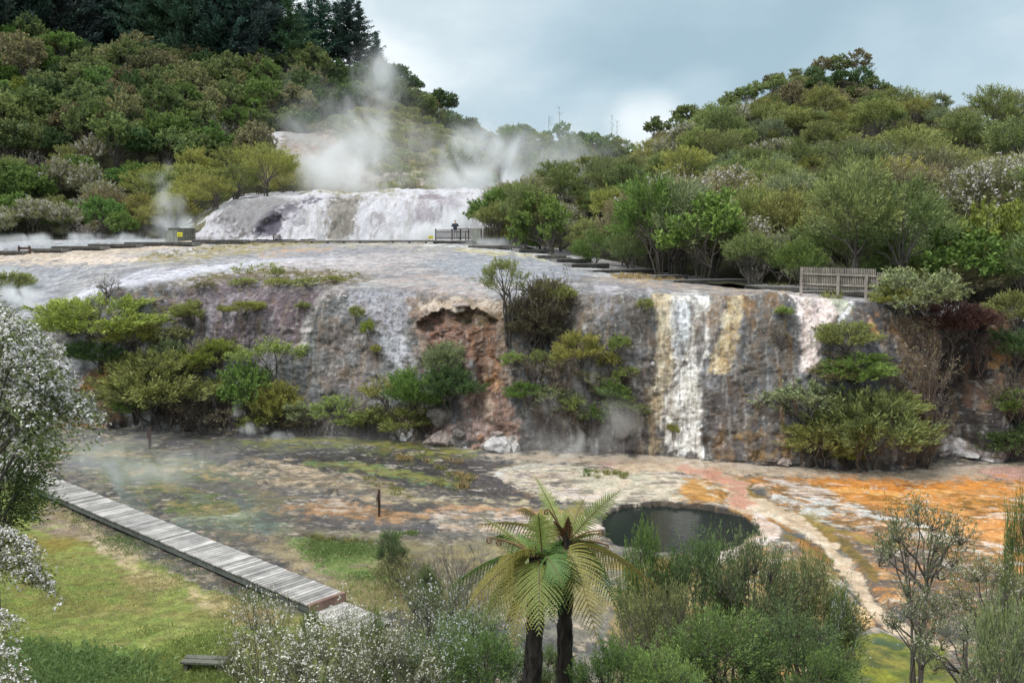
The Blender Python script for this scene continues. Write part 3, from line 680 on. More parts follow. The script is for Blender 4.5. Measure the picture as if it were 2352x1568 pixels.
def build_cliff():
    xs = np.arange(-480, 2880, 3.6)
    for k in CLIFF: CLIFF[k] = [(CLIFF[k][0][0] + 14, CLIFF[k][0][1] - 0.25)] + CLIFF[k]
    P0 = surface(CLIFF, xs, (5, 44, 46, 46, 40, 30, 34, 26, 10, 4))
    p = Painter(P0, stretch=(1, 1, 0.8)); px, py = p.px, p.py
    X = P0[..., 0]; Z = P0[..., 2]
    face = 1 - sstep(-22, 12, py - 0 - np.interp(px, sorted(CLIFF), [0] * len(CLIFF)) - 0) if False else None
    rimy = hermite(sorted(CLIFF), np.array([CLIFF[k][5][0] for k in sorted(CLIFF)], float), np.clip(px, -499, 2899))
    basey = hermite(sorted(CLIFF), np.array([CLIFF[k][1][0] for k in sorted(CLIFF)], float), np.clip(px, -499, 2899))
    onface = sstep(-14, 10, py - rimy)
    streak = fbm(P0, (2.2, 1.0, 0.22), 4, 41, 0.6); streak2 = fbm(P0, (5.0, 2.0, 0.35), 3, 42)
    band = fbm(P0, (0.25, 1.3, 3.0), 4, 43)
    # ---- terrace top
    p.base((168, 169, 170))
    top = 1 - onface
    p.put(sstep(0.0, 0.35, band) * top * .95, (138, 136, 140), .2)
    p.put(sstep(0.15, 0.55, -band) * top * .7, (196, 188, 184), None)
    H = dict(wx=26, wy=4)
    p.poly([(-200, 760), (60, 720), (130, 690), (330, 622), (560, 600), (800, 588), (850, 605), (620, 618), (420, 645), (230, 690), (120, 760), (60, 860), (-200, 860)], ((222, 220, 230), (200, 200, 210)), 5, 24, 5, 1.0)
    p.poly([(180, 640), (330, 610), (420, 608), (380, 625), (250, 660)], (150, 150, 160), 5, 26, 5, .6, .5)
    p.poly([(-300, 622), (60, 612), (200, 606), (320, 600), (180, 625), (130, 680), (40, 710), (-300, 740)], ((146, 150, 158), (170, 172, 180)), 8, 24, 6, .85)
    p.poly([(150, 600), (420, 575), (560, 570), (700, 560), (1000, 556), (1110, 575), (900, 582), (600, 594), (420, 600)], ((140, 140, 148), (166, 164, 168)), 5, 34, 4, .9, .1)
    p.poly([(-300, 590), (60, 578), (200, 572), (380, 556), (480, 552), (420, 572), (250, 590), (330, 598), (120, 604), (-300, 612)], ((220, 198, 172), (188, 174, 156)), 5, 28, 4, .95, .05)
    p.poly([(120, 596), (230, 584), (390, 600), (200, 604)], (236, 216, 196), 4, 22, 3, .9, .1)
    p.poly([(-200, 562), (200, 552), (380, 548), (380, 554), (200, 566), (-200, 580)], (176, 182, 188), 4, 20, 3, .85)
    p.poly([(310, 588), (420, 572), (520, 556), (700, 551), (760, 556), (690, 566), (560, 580), (430, 602), (320, 604)], ((160, 150, 98), (184, 164, 118)), 4, 34, 4, .95, .3)
    p.poly([(355, 574), (450, 568), (460, 580), (370, 582)], (212, 208, 210), 3, 20, 3, .9, .3)
    p.line([(600, 588), (680, 576), (760, 572)], [2, 4, 2], (214, 176, 136), 3, 20, 2, .8, .2)
    p.poly([(560, 612), (800, 588), (1060, 585), (900, 612), (850, 632), (640, 622)], ((200, 188, 186), (186, 180, 180)), 6, 34, 5, .9, .1)
    p.poly([(760, 622), (870, 610), (1000, 604), (940, 622), (840, 634)], (156, 142, 142), 5, 34, 4, .5, .4)
    p.poly([(960, 596), (1090, 572), (1260, 588), (1340, 630), (1280, 650), (1120, 642), (1000, 622)], ((146, 152, 162), (168, 170, 176)), 6, 30, 5, .95, .05)
    p.poly([(700, 560), (900, 556), (1020, 557), (1120, 566), (1020, 572), (880, 566)], ((196, 186, 150), (188, 178, 168)), 4, 30, 3, .9, .25)
    p.line([(1040, 572), (1130, 578), (1220, 586), (1290, 600)], [3, 7, 5, 3], ((206, 196, 140), (200, 184, 140)), 3, 24, 3, .95, .15)
    p.line([(980, 562), (1100, 568), (1220, 580), (1320, 604), (1420, 640)], [2, 3, 4, 4, 2], (216, 222, 226), 3, 20, 2, .85, wet=.6)
    p.poly([(860, 640), (1000, 630), (1120, 650), (1130, 690), (1000, 690), (890, 670)], ((186, 170, 162), (170, 160, 160)), 8, 28, 8, .85, .25)
    p.poly([(1320, 642), (1420, 634), (1620, 652), (1860, 676), (1800, 690), (1600, 676), (1420, 656)], ((196, 172, 148), (150, 144, 142)), 4, 32, 3, .95, .2)
    p.poly([(1280, 640), (1480, 658), (1700, 684), (1700, 700), (1500, 690), (1300, 672)], ((124, 122, 124), (150, 146, 146)), 6, 26, 5, .85, .2)
    p.poly([(1400, 630), (1480, 634), (1560, 642), (1500, 645), (1410, 638)], (196, 168, 118), 3, 16, 2, .9, .1)
    # moss and heath on the rim
    mossm = p.poly([(330, 668), (420, 640), (520, 622), (640, 612), (780, 622), (850, 628), (830, 648), (760, 672), (680, 672), (600, 660), (480, 668), (400, 690)], ((122, 114, 66), (108, 88, 62)), 6, 30, 9, .9, .28, brn=5)
    p.poly([(430, 640), (600, 616), (720, 622), (640, 640), (500, 655)], ((136, 132, 66), (120, 104, 70)), 6, 30, 7, .85, .4, brn=5)
    # ---- the face
    p.put(onface, ((114, 115, 115), (96, 98, 101)), None)
    p.put(onface * sstep(0.1, 0.6, streak) * .8, ((118, 98, 76), (104, 86, 68)), None)
    p.put(onface * sstep(0.15, 0.6, -streak) * .55, (158, 156, 158), None)
    p.put(onface * sstep(0.35, 0.7, streak2) * .5, (84, 80, 84), None)
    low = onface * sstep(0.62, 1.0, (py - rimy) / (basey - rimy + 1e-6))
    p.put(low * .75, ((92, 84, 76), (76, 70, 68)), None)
    p.poly([(370, 700), (400, 660), (540, 640), (640, 655), (770, 668), (735, 700), (700, 740), (690, 800), (620, 810), (430, 770)], ((118, 106, 111), (100, 86, 92)), 9, 20, 10, .95)
    p.poly([(400, 690), (520, 668), (600, 680), (560, 740), (440, 740)], ((146, 140, 148), (128, 118, 124)), 8, 22, 14, .8, .35)
    p.poly([(610, 680), (740, 690), (700, 760), (640, 750)], ((96, 80, 86), (112, 96, 102)), 8, 18, 12, .8, .2)
    p.poly([(730, 690), (800, 650), (960, 680), (975, 760), (950, 860), (960, 930), (860, 940), (720, 920), (690, 830)], ((124, 123, 122), (104, 104, 104)), 10, 16, 12, .85)
    p.line([(790, 655), (735, 690), (706, 740), (692, 800), (688, 830)], [8, 9, 10, 9, 5], ((188, 180, 178), (162, 154, 152)), 4, 10, 6, .9)
    p.poly([(740, 720), (850, 760), (880, 860), (820, 930), (740, 880)], ((112, 94, 80), (124, 116, 114)), 10, 22, 18, .75, .35)
    p.poly([(850, 745), (905, 750), (935, 800), (948, 830), (905, 850), (870, 800)], ((186, 186, 192), (162, 162, 168)), 6, 14, 12, .9, .2)
    p.poly([(800, 660), (960, 672), (985, 690), (955, 735), (900, 760), (850, 730), (800, 700)], ((146, 146, 156), (170, 168, 174)), 8, 18, 10, .9)
    p.poly([(880, 860), (950, 840), (960, 900), (900, 935), (850, 920)], ((170, 170, 174), (138, 136, 138)), 8, 16, 12, .85, .3)
    p.poly([(770, 880), (850, 880), (860, 960), (780, 960)], ((150, 142, 144), (120, 110, 110)), 8, 16, 14, .7, .4)
    CAVE = [(956, 752), (966, 722), (992, 712), (1012, 698), (1044, 712), (1082, 706), (1118, 722), (1142, 738), (1148, 800), (1156, 870), (1130, 905), (1104, 890), (1098, 830), (1040, 836), (985, 830), (972, 790), (962, 762)]
    cx_ = px + 7 * p.n3 + 3 * p.m5; cy_ = py + 6 * p.m5
    csd = poly_sd(cx_ + 9 * p.n1, cy_ + 6 * p.n3, CAVE)
    cave = 1 - sstep(-9, 2, csd)
    p.poly([(940, 690), (1000, 668), (1080, 672), (1150, 700), (1180, 760), (1180, 880), (1120, 930), (1090, 900), (1100, 830), (980, 840), (950, 780)], ((150, 128, 112), (120, 100, 86)), 10, 16, 12, .85)
    p.poly([(965, 690), (1010, 676), (1070, 672), (1130, 690), (1150, 716), (1120, 722), (1060, 706), (985, 712)], ((196, 180, 164), (158, 138, 116)), 5, 14, 7, .9)
    p.put(cave, ((142, 106, 90), (120, 94, 82)), None)
    p.poly([(1060, 740), (1130, 735), (1150, 800), (1158, 880), (1120, 905), (1100, 850), (1080, 800)], ((134, 100, 76), (106, 80, 62)), 8, 12, 14, .85)
    p.poly([(1120, 860), (1160, 870), (1150, 915), (1110, 910)], ((170, 128, 84), (136, 100, 70)), 6, 10, 10, .8)
    p.poly([(1040, 710), (1130, 716), (1142, 742), (1080, 745), (1040, 732)], ((98, 84, 60), (84, 72, 52)), 6, 14, 8, .9)
    p.poly([(970, 830), (1090, 830), (1080, 870), (1000, 880)], ((134, 104, 92), (120, 108, 104)), 8, 14, 10, .8)
    p.poly([(1090, 890), (1180, 890), (1200, 960), (1190, 1020), (1080, 1030), (1050, 960)], ((146, 116, 102), (116, 94, 84)), 10, 20, 16, .9)
    p.line([(1110, 870), (1125, 930), (1110, 980)], [8, 10, 6], ((190, 170, 150), (176, 130, 90)), 5, 14, 10, .7, .4)
    p.poly([(1040, 980), (1120, 960), (1140, 1030), (1060, 1040)], ((180, 156, 148), (140, 116, 108)), 8, 18, 12, .8, .35)
    p.poly([(1120, 1005), (1190, 1000), (1200, 1040), (1100, 1044)], ((226, 220, 214), (120, 100, 90)), 3, 16, 10, .9, .3)
    p.poly([(900, 985), (960, 980), (965, 1020), (905, 1020)], ((206, 200, 198), (150, 140, 140)), 4, 14, 8, .9, .25)
    p.poly([(960, 985), (1040, 975), (1046, 1024), (990, 1030)], ((186, 156, 148), (140, 112, 104)), 6, 14, 8, .8, .2)
    p.poly([(1290, 700), (1380, 690), (1400, 800), (1320, 850), (1270, 790)], ((150, 130, 96), (118, 104, 90)), 10, 18, 16, .7, .3)
    # pale runs to the right of the tree
    p.poly([(1366, 655), (1412, 655), (1410, 700), (1395, 760), (1375, 740), (1372, 700)], ((190, 186, 192), (160, 156, 164)), 6, 8, 10, .9, .1)
    p.line([(1495, 665), (1500, 690), (1470, 720)], [7, 5, 4], (196, 194, 200), 4, 8, 8, .85)
    p.poly([(1300, 680), (1500, 690), (1510, 800), (1500, 1040), (1340, 1040), (1290, 850)], ((98, 99, 101), (116, 107, 98)), 10, 18, 16, .7)
    p.poly([(1340, 880), (1500, 860), (1500, 1050), (1220, 1046), (1250, 960)], ((96, 88, 82), (80, 74, 72)), 10, 20, 16, .7)
    # the white cascade
    p.poly([(1500, 682), (1545, 674), (1560, 800), (1545, 900), (1510, 940), (1500, 880), (1508, 780)], ((190, 172, 140), (212, 200, 174)), 4, 8, 10, .95)
    p.poly([(1540, 674), (1600, 672), (1625, 700), (1632, 780), (1608, 860), (1620, 930), (1605, 990), (1618, 1052), (1535, 1050), (1520, 990), (1500, 960), (1520, 900), (1548, 860), (1540, 780)], ((230, 228, 224), (206, 202, 194)), 4, 9, 12, 1.0)
    p.put(np.clip((1 - sstep(-4, 4, poly_sd(px, py, [(1500, 680), (1630, 680), (1620, 1052), (1500, 1052)]))) * sstep(0.3, 0.6, streak2), 0, 1) * .7, (120, 114, 108), None)
    p.poly([(1548, 702), (1578, 698), (1584, 770), (1570, 815), (1546, 806)], ((204, 208, 212), (182, 186, 190)), 4, 6, 8, .95)
    p.line([(1586, 700), (1584, 780), (1572, 830), (1545, 860)], [3, 3, 4, 3], (112, 106, 104), 2.5, 8, 6, .85)
    p.poly([(1600, 720), (1612, 720), (1618, 800), (1606, 850), (1596, 800)], ((112, 108, 108), (150, 146, 146)), 3, 8, 8, .9, .2)
    p.poly([(1490, 880), (1525, 900), (1510, 1040), (1490, 1045)], ((176, 156, 120), (140, 122, 100)), 5, 10, 12, .8, .2)
    p.line([(1545, 860), (1530, 960), (1545, 1050)], [2, 2, 2], (120, 108, 96), 2.5, 10, 8, .7, .2)
    # tan run beside it
    p.poly([(1660, 696), (1705, 684), (1735, 690), (1700, 720), (1692, 790), (1682, 856), (1628, 862), (1640, 800), (1662, 750)], ((206, 190, 154), (178, 154, 112)), 4, 8, 10, .95)
    p.poly([(1630, 700), (1660, 694), (1655, 760), (1636, 820), (1628, 780)], ((128, 120, 114), (152, 140, 124)), 4, 8, 10, .85)
    p.line([(1662, 730), (1652, 800), (1648, 855)], 5, (226, 212, 180), 4, 8, 6, .6, .2)
    # slate with brown veins
    p.poly([(1705, 710), (1740, 690), (1800, 690), (1832, 720), (1842, 850), (1800, 960), (1790, 1060), (1630, 1058), (1630, 900), (1690, 860)], ((90, 92, 95), (108, 99, 90)), 6, 12, 14, .92)
    wsl = (1 - sstep(-8, 8, poly_sd(px, py, [(1620, 690), (1850, 690), (1850, 1064), (1620, 1064)])))
    p.put(wsl * sstep(0.05, 0.5, streak) * .8, ((140, 108, 70), (120, 92, 62)), None)
    p.poly([(1640, 900), (1700, 870), (1730, 940), (1690, 1040), (1640, 1040)], ((110, 98, 84), (90, 90, 98)), 8, 14, 14, .7, .3)
    p.poly([(1700, 1000), (1800, 990), (1820, 1066), (1690, 1060)], ((140, 112, 72), (94, 90, 92)), 6, 14, 12, .85, .25)
    # the white run under the fence
    p.poly([(1770, 684), (1850, 672), (1905, 686), (1926, 712), (1930, 740), (1896, 770), (1884, 820), (1892, 872), (1838, 866), (1844, 780), (1832, 712)], ((228, 216, 212), (206, 188, 182)), 4, 9, 8, 1.0)
    p.poly([(1896, 690), (1950, 698), (1958, 720), (1930, 745), (1915, 720)], ((166, 172, 140), (180, 182, 164)), 4, 8, 6, .95)
    p.line([(1982, 694), (1955, 702), (1940, 730), (1925, 750)], [5, 5, 5, 4], (230, 228, 230), 3, 6, 5, .95)
    p.poly([(1962, 706), (2000, 694), (2070, 700), (2090, 900), (2000, 1000), (1960, 880), (1950, 780)], ((92, 84, 80), (78, 78, 82)), 8, 12, 12, .95)
    p.poly([(1990, 732), (2010, 732), (2012, 778), (1996, 784)], (196, 146, 92), 4, 6, 6, .95)
    p.poly([(2040, 700), (2130, 740), (2180, 860), (2160, 960), (2090, 900), (2060, 800)], ((118, 92, 62), (90, 76, 62)), 10, 16, 16, .9)
    p.poly([(2060, 880), (2200, 900), (2200, 1070), (2040, 1070)], ((106, 84, 64), (84, 74, 70)), 10, 16, 14, .9)
    p.poly([(2160, 720), (2700, 740), (2700, 1060), (2160, 1060)], ((60, 58, 58), (50, 47, 45)), 12, 18, 16, .95)  # dark wet rock; part of the gully's shade is painted into this colour
    p.poly([(2268, 760), (2290, 730), (2326, 734), (2334, 780), (2330, 850), (2282, 848)], ((166, 128, 84), (124, 96, 68)), 5, 10, 10, .95)
    p.poly([(2240, 880), (2352, 860), (2500, 880), (2500, 960), (2260, 940)], ((124, 96, 80), (90, 78, 70)), 8, 18, 12, .85, .2)
    p.poly([(2196, 1010), (2240, 1030), (2300, 1050), (2310, 1066), (2220, 1070), (2180, 1050)], ((222, 216, 216), (150, 140, 136)), 4, 16, 8, .95, .25)
    # left foot: orange, blue and white deposits
    p.poly([(215, 840), (262, 832), (268, 960), (250, 985), (140, 990), (120, 950), (160, 900)], ((166, 122, 66), (136, 106, 76)), 7, 12, 12, .95)
    p.poly([(222, 832), (258, 830), (256, 890), (228, 900)], ((206, 148, 76), (176, 128, 70)), 5, 9, 9, .9)
    p.poly([(185, 905), (220, 900), (228, 955), (195, 965)], ((104, 118, 134), (124, 124, 126)), 5, 9, 9, .9)
    p.poly([(100, 860), (190, 800), (270, 770), (300, 800), (260, 830), (200, 860), (150, 900)], ((206, 206, 216), (160, 158, 164)), 6, 16, 10, .9, .15)
    p.poly([(120, 965), (240, 972), (250, 992), (110, 992)], ((190, 150, 90), (150, 116, 76)), 4, 10, 4, .95)
    p.poly([(285, 935), (335, 925), (352, 940), (340, 980), (290, 980)], ((226, 228, 232), (196, 196, 200)), 4, 12, 7, 1.0, .1)
    p.line([(110, 988), (220, 989), (330, 995)], [4, 3, 2], (230, 222, 208), 2, 8, 1.5, .9)
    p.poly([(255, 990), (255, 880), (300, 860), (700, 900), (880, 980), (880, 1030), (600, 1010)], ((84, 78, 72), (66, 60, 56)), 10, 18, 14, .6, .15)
    # fine runs and scales over everything on the face
    s3 = fbm(P0, (7.0, 2.0, 0.5), 4, 44, 0.6); s4 = fbm(P0, (3.2, 1.5, 0.3), 4, 45, 0.6); sc = fbm(P0, (5.0, 5.0, 4.0), 3, 46, 0.65)
    p.put(onface * sstep(0.28, 0.42, s3) * .42, (86, 82, 80), None)
    p.put(onface * sstep(0.40, 0.54, -s3) * .28, (180, 180, 176), None)
    p.put(onface * sstep(0.34, 0.48, s4) * .38, (130, 108, 82), None)
    p.put(onface * sstep(0.36, 0.5, sc) * .5, (78, 75, 73), None)
    p.put(onface * sstep(0.50, 0.64, -sc) * .30, (190, 190, 186), None)
    p.put((1 - onface) * sstep(0.2, 0.6, fbm(P0, (1.2, 3.0, 3.0), 4, 47, .65)) * .65, (112, 110, 112), None)
    p.put((1 - onface) * sstep(0.25, 0.6, fbm(P0, (1.6, 4.0, 3.0), 4, 48, .65)) * .5, (222, 214, 210), None)
    # ---- relief
    n = normals(P0)
    d = onface * (0.75 * fbm(P0, (0.16, 0.16, 0.10), 3, 50) + 0.34 * fbm(P0, 0.42, 3, 51) + 0.16 * (np.abs(fbm(P0, (0.5, 0.5, 1.1), 3, 59)) - .3) + 0.09 * fbm(P0, (2.2, 1.0, 0.3), 4, 52) + 0.085 * fbm(P0, 2.4, 4, 53, 0.6) + 0.05 * fbm(P0, 6.5, 2, 57))
    knob = np.abs(fbm(P0, (0.9, 0.9, 0.6), 3, 54)); d += onface * sstep(0.5, 0.95, (py - rimy) / (basey - rimy + 1e-6)) * 0.35 * (knob - 0.3)
    d += (1 - onface) * (0.05 * fbm(P0, (0.4, 0.9, 1), 4, 55) + 0.028 * fbm(P0, (1.6, 3.5, 2), 3, 56))
    d += 0.05 * mossm * (p.m5 > 0)
    back = np.zeros(px.shape)
    back += (.72 + .4 * fbm(P0, (1.2, 1, 1.2), 4, 58)) * cave                                             # the broken-out hollow under the lip
    back -= 0.22 * (1 - sstep(0, 9, np.abs(csd + 3 - 6))) * sstep(0, 14, 745 - py) * sstep(0, 8, csd + 4)
    gully = sstep(60, -50, np.abs(px - 2215) - 40 + 20 * p.n1) * onface * sstep(715, 900, py)
    back += 2.6 * gully
    back += 0.8 * sstep(40, -40, np.abs(px - 1262) - 46 + 18 * p.n1) * sstep(700, 760, py) * sstep(880, 800, py)
    P = P0 + n * d[..., None] * np.where((n[..., 1:2] > 0) | (n[..., 2:3] < 0), -1, 1)
    P[..., 1] += back
    m = ground_mat('sinter cliff rock', (0.62, 1.35), 0.8, 0.7, (1, 1, 0.8), 0.25, 0.14)
    global CL_P, CL_PX, CL_PY
    CL_P = P; CL_PX, CL_PY = proj(P0)
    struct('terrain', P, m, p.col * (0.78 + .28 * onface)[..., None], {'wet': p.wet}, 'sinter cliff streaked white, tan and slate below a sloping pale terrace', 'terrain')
build_cliff()

def on_cliff(px, py):
    d = (CL_PX - px) ** 2 + (CL_PY - py) ** 2
    i = np.unravel_index(np.argmin(d), d.shape); return CL_P[i].copy()
def terr_z(x, y):
    d = (CL_P[..., 0] - x) ** 2 + (CL_P[..., 1] - y) ** 2
    i = np.unravel_index(np.argmin(d), d.shape); return float(CL_P[i][2])

# ---- the white upper terrace
UPPER = {
 400: [(556, 92), (548, 92), (542, 93), (536, 93.5), (530, 94.5), (524, 110)],
 450: [(552, 91), (543, 91), (528, 92), (518, 93), (508, 94), (500, 110)],
 480: [(552, 90), (545, 90), (520, 91.2), (505, 92.2), (494, 93.5), (482, 110)],
 560: [(552, 89.3), (546, 89.5), (512, 90.5), (482, 91.8), (459, 94.5), (450, 112)],
 620: [(553, 88.8), (546, 89), (508, 90), (475, 91.5), (451, 94.8), (444, 114)],
 720: [(553, 88.3), (547, 88.5), (506, 89.5), (468, 91), (444, 94.5), (438, 116)],
 850: [(554, 87.8), (548, 88), (505, 89), (464, 90.6), (440, 94.2), (436, 116)],
 1000: [(556, 87.2), (550, 87.4), (506, 88.6), (461, 90.4), (437, 94.2), (434.5, 116)],
 1110: [(558, 87.2), (552, 87.4), (506, 88.8), (462, 91), (437, 95), (434.5, 116)],
 1200: [(562, 87.5), (556, 88), (510, 90), (465, 92), (438, 96), (434.5, 116)],
}
def build_upper():
    xs = np.arange(402, 1196, 2.0)
    P0 = surface(UPPER, xs, (4, 34, 34, 22, 8))
    p = Painter(P0, stretch=(1, 1, 0.8)); px, py = p.px, p.py
    streak = fbm(P0, (1.6, 1.0, 0.2), 4, 61, 0.6)
    p.base((222, 220, 226))
    p.put(sstep(0.05, 0.55, streak) * .75, (192, 188, 186), None)
    p.put(sstep(0.25, 0.65, fbm(P0, (3.0, 1.0, 0.25), 3, 66)) * .5, (168, 160, 156), None)
    p.poly([(490, 500), (560, 455), (640, 448), (700, 462), (650, 478), (625, 520), (600, 545), (520, 540)], ((164, 162, 164), (146, 142, 142)), 6, 12, 8, .95)
    p.poly([(470, 510), (520, 490), (560, 520), (610, 530), (600, 548), (480, 548)], ((120, 112, 108), (206, 202, 210)), 5, 14, 8, .8, .4)
    p.poly([(585, 540), (600, 510), (640, 478), (700, 458), (730, 452), (690, 475), (650, 505), (630, 542)], ((112, 106, 122), (84, 78, 88)), 5, 10, 7, .92)
    p.poly([(650, 490), (700, 480), (710, 510), (660, 520)], ((150, 142, 150), (200, 196, 206)), 6, 14, 8, .7, .3)
    p.poly([(765, 446), (835, 444), (815, 475), (808, 545), (745, 545), (752, 480)], ((164, 158, 146), (136, 130, 120)), 5, 9, 7, .92)
    p.put((1 - sstep(-6, 6, poly_sd(px, py, [(740, 444), (835, 444), (810, 548), (740, 548)]))) * sstep(.1, .5, streak) * .7, (112, 106, 98), None)
    p.poly([(850, 480), (880, 500), (885, 530), (860, 520)], (160, 152, 156), 5, 16, 10, .6, .45)
    p.poly([(920, 470), (1090, 450), (1090, 480), (960, 520)], (184, 172, 182), 6, 22, 10, .6, .45)
    p.poly([(960, 448), (1000, 446), (1010, 462), (970, 462)], (146, 134, 140), 4, 12, 6, .8, .2)
    p.poly([(690, 437), (860, 433), (900, 437), (860, 442), (700, 446)], ((150, 146, 98), (180, 170, 130)), 3, 16, 2, .85, .2)
    p.put(sstep(436, 428, py) * 1.0, (190, 180, 176), None)
    n = normals(P0); n *= np.where(n[..., 1:2] > 0, -1, 1)
    d = 0.34 * fbm(P0, (0.4, 0.4, 0.2), 3, 62) + 0.08 * fbm(P0, (1.6, 1.2, 0.28), 4, 63) + 0.03 * fbm(P0, 3.5, 3, 64)
    drip = np.abs(fbm(P0, (1.3, 1, 0.25), 3, 65)); d += 0.13 * (drip - 0.3) * sstep(470, 530, py)
    P = P0 + n * d[..., None]
    P[..., 1] += 0.7 * (1 - sstep(-8, 4, poly_sd(px + 6 * p.n3, py + 4 * p.m5, [(590, 548), (604, 515), (640, 492), (655, 508), (630, 548)])))
    m = ground_mat('white sinter', (0.84, 1.12), 0.0, 0.35, (1, 1, 0.7), 0.3, 0.1)
    struct('upper_terrain', P, m, p.col * .70, {'wet': p.wet}, 'white dripping sinter terrace behind the viewing platform', 'terrain')
build_upper()

# ---- wooded hills. Control points trace the canopy; the soil lies below it by the height of the trees.
HILL = {
 -600: [(640, 92), (590, 100), (515, 105), (420, 110), (300, 120), (180, 138), (90, 155), (60, 170), (120, 230)],
 -250: [(600, 93), (562, 101), (500, 106), (410, 112), (295, 120), (178, 138), (88, 156), (55, 172), (120, 230)],
 0:   [(585, 92), (550, 100), (470, 106), (378, 112), (275, 122), (170, 138), (78, 156), (45, 174), (120, 235)],
 200: [(580, 92), (549, 100), (468, 106), (374, 113), (290, 122), (190, 140), (110, 158), (70, 175), (140, 240)],
 350: [(572, 92), (540, 99), (456, 105), (374, 114), (290, 126), (200, 143), (120, 160), (85, 178), (150, 240)],
 500: [(520, 92), (486, 94), (440, 104), (375, 116), (300, 128), (220, 145), (130, 163), (108, 180), (170, 245)],
 620: [(480, 94), (460, 97), (430, 106), (378, 116), (310, 130), (230, 148), (142, 165), (116, 182), (180, 245)],
 720: [(470, 97), (440, 101), (412, 109), (372, 118), (305, 132), (222, 150), (140, 168), (112, 183), (180, 245)],
 850: [(465, 99), (438, 103), (408, 113), (352, 125), (292, 139), (222, 155), (152, 172), (126, 186), (190, 245)],
 920: [(462, 100), (438, 104), (410, 115), (360, 127), (305, 141), (242, 158), (186, 174), (166, 188), (220, 245)],
 1000: [(460, 101), (437, 105), (415, 117), (370, 131), (320, 146), (272, 161), (234, 176), (222, 190), (270, 250)],
 1100: [(458, 104), (437, 108), (420, 121), (388, 139), (350, 156), (312, 172), (284, 186), (270, 198), (320, 255)],
 1200: [(456, 107), (437, 111), (424, 130), (398, 150), (362, 170), (326, 190), (300, 202), (284, 212), (330, 265)],
 1350: [(456, 107), (437, 112), (428, 132), (404, 155), (372, 180), (338, 200), (312, 215), (298, 225), (340, 275)],
 1450: [(456, 108), (437, 113), (430, 134), (408, 158), (380, 183), (352, 204), (332, 220), (322, 230), (360, 280)],
 1600: [(460, 110), (442, 115), (436, 136), (416, 160), (394, 185), (372, 206), (356, 222), (348, 232), (390, 280)],
 2000: [(480, 120), (470, 125), (460, 140), (450, 165), (440, 190), (430, 210), (422, 225), (416, 235), (440, 280)],
}
SCREE = [(562, 330), (590, 300), (640, 288), (700, 292), (770, 282), (830, 318), (850, 380), (890, 400), (900, 436), (720, 436), (700, 400), (660, 372), (600, 352)]
MOSS = [(740, 300), (800, 270), (862, 225), (950, 262), (1050, 305), (1120, 335), (1150, 385), (1080, 430), (890, 436), (860, 380)]
def build_hill():
    xs = np.arange(-600, 2000, 7.0)
    P0 = surface(HILL, xs, (3, 26, 34, 30, 30, 26, 10, 6))
    p = Painter(P0); px, py = p.px, p.py
    t = np.linspace(0, 1, P0.shape[0])[:, None]
    bare = 1 - sstep(-14, 10, np.minimum(poly_sd(px, py, SCREE), poly_sd(px, py, MOSS)))
    off = 3.2 * sstep(0.0, 0.16, t) * (1 - bare)
    p.base((62, 64, 42)); p.all(((46, 46, 34), (74, 78, 48)), 0.5)
    p.poly([(-600, 640), (0, 570), (400, 552), (480, 500), (620, 455), (720, 440), (720, 448), (400, 566)], (120, 116, 84), 6, 10, 4, .9)
    p.poly(MOSS, ((128, 126, 76), (112, 108, 66)), 8, 16, 10)
    p.poly(MOSS, ((134, 104, 76), (116, 92, 66)), 8, 20, 10, .8, .58)
    p.poly(MOSS, (150, 150, 84), 8, 20, 10, .6, .6, brn=5)
    p.poly(SCREE, ((150, 142, 136), (122, 114, 102)), 5, 12, 8)
    p.poly(SCREE, ((112, 110, 72), (126, 106, 78)), 5, 16, 8, .85, .45)
    p.poly(SCREE, ((126, 104, 92), (146, 132, 122)), 5, 14, 8, .7, .6)
    p.poly([(562, 330), (590, 300), (650, 296), (640, 345), (690, 375), (600, 352)], ((196, 194, 198), (172, 168, 172)), 5, 12, 8, .9)
    p.poly([(650, 330), (700, 322), (730, 345), (710, 372), (660, 362)], ((128, 92, 74), (150, 130, 116)), 4, 18, 9, .8, .4)
    p.poly([(690, 296), (840, 290), (860, 340), (760, 330)], ((146, 110, 90), (128, 100, 80)), 5, 18, 9, .7, .45)
    p.poly([(640, 300), (690, 300), (720, 330), (660, 320)], (150, 148, 150), 5, 16, 8, .8, .4)
    p.poly([(730, 282), (770, 284), (768, 296), (736, 296)], (206, 160, 146), 4, 8, 5, .9)
    p.poly([(780, 340), (900, 380), (1000, 420), (980, 436), (780, 436)], ((176, 164, 160), (132, 112, 88)), 6, 20, 8, .85, .35)
    P = P0.copy(); P[..., 2] -= off
    P[..., 2] += 0.5 * fbm(P0, 0.15, 4, 71) * (1 - 0.6 * bare) + 0.22 * bare * fbm(P0, 0.7, 4, 72)
    m = ground_mat('hill soil', (0.55, 1.4), 0.0, 0.8, (1, 1, 1), 0.5)
    global HILL_P, HILL_PX, HILL_PY, HILL_T
    HILL_P = P; HILL_PX, HILL_PY = px, py; HILL_T = np.broadcast_to(t, px.shape)
    struct('hill', P, m, p.col, {'wet': p.wet}, 'tall bush covered hill with a bare pale slip and mossy flank', 'hill')
build_hill()

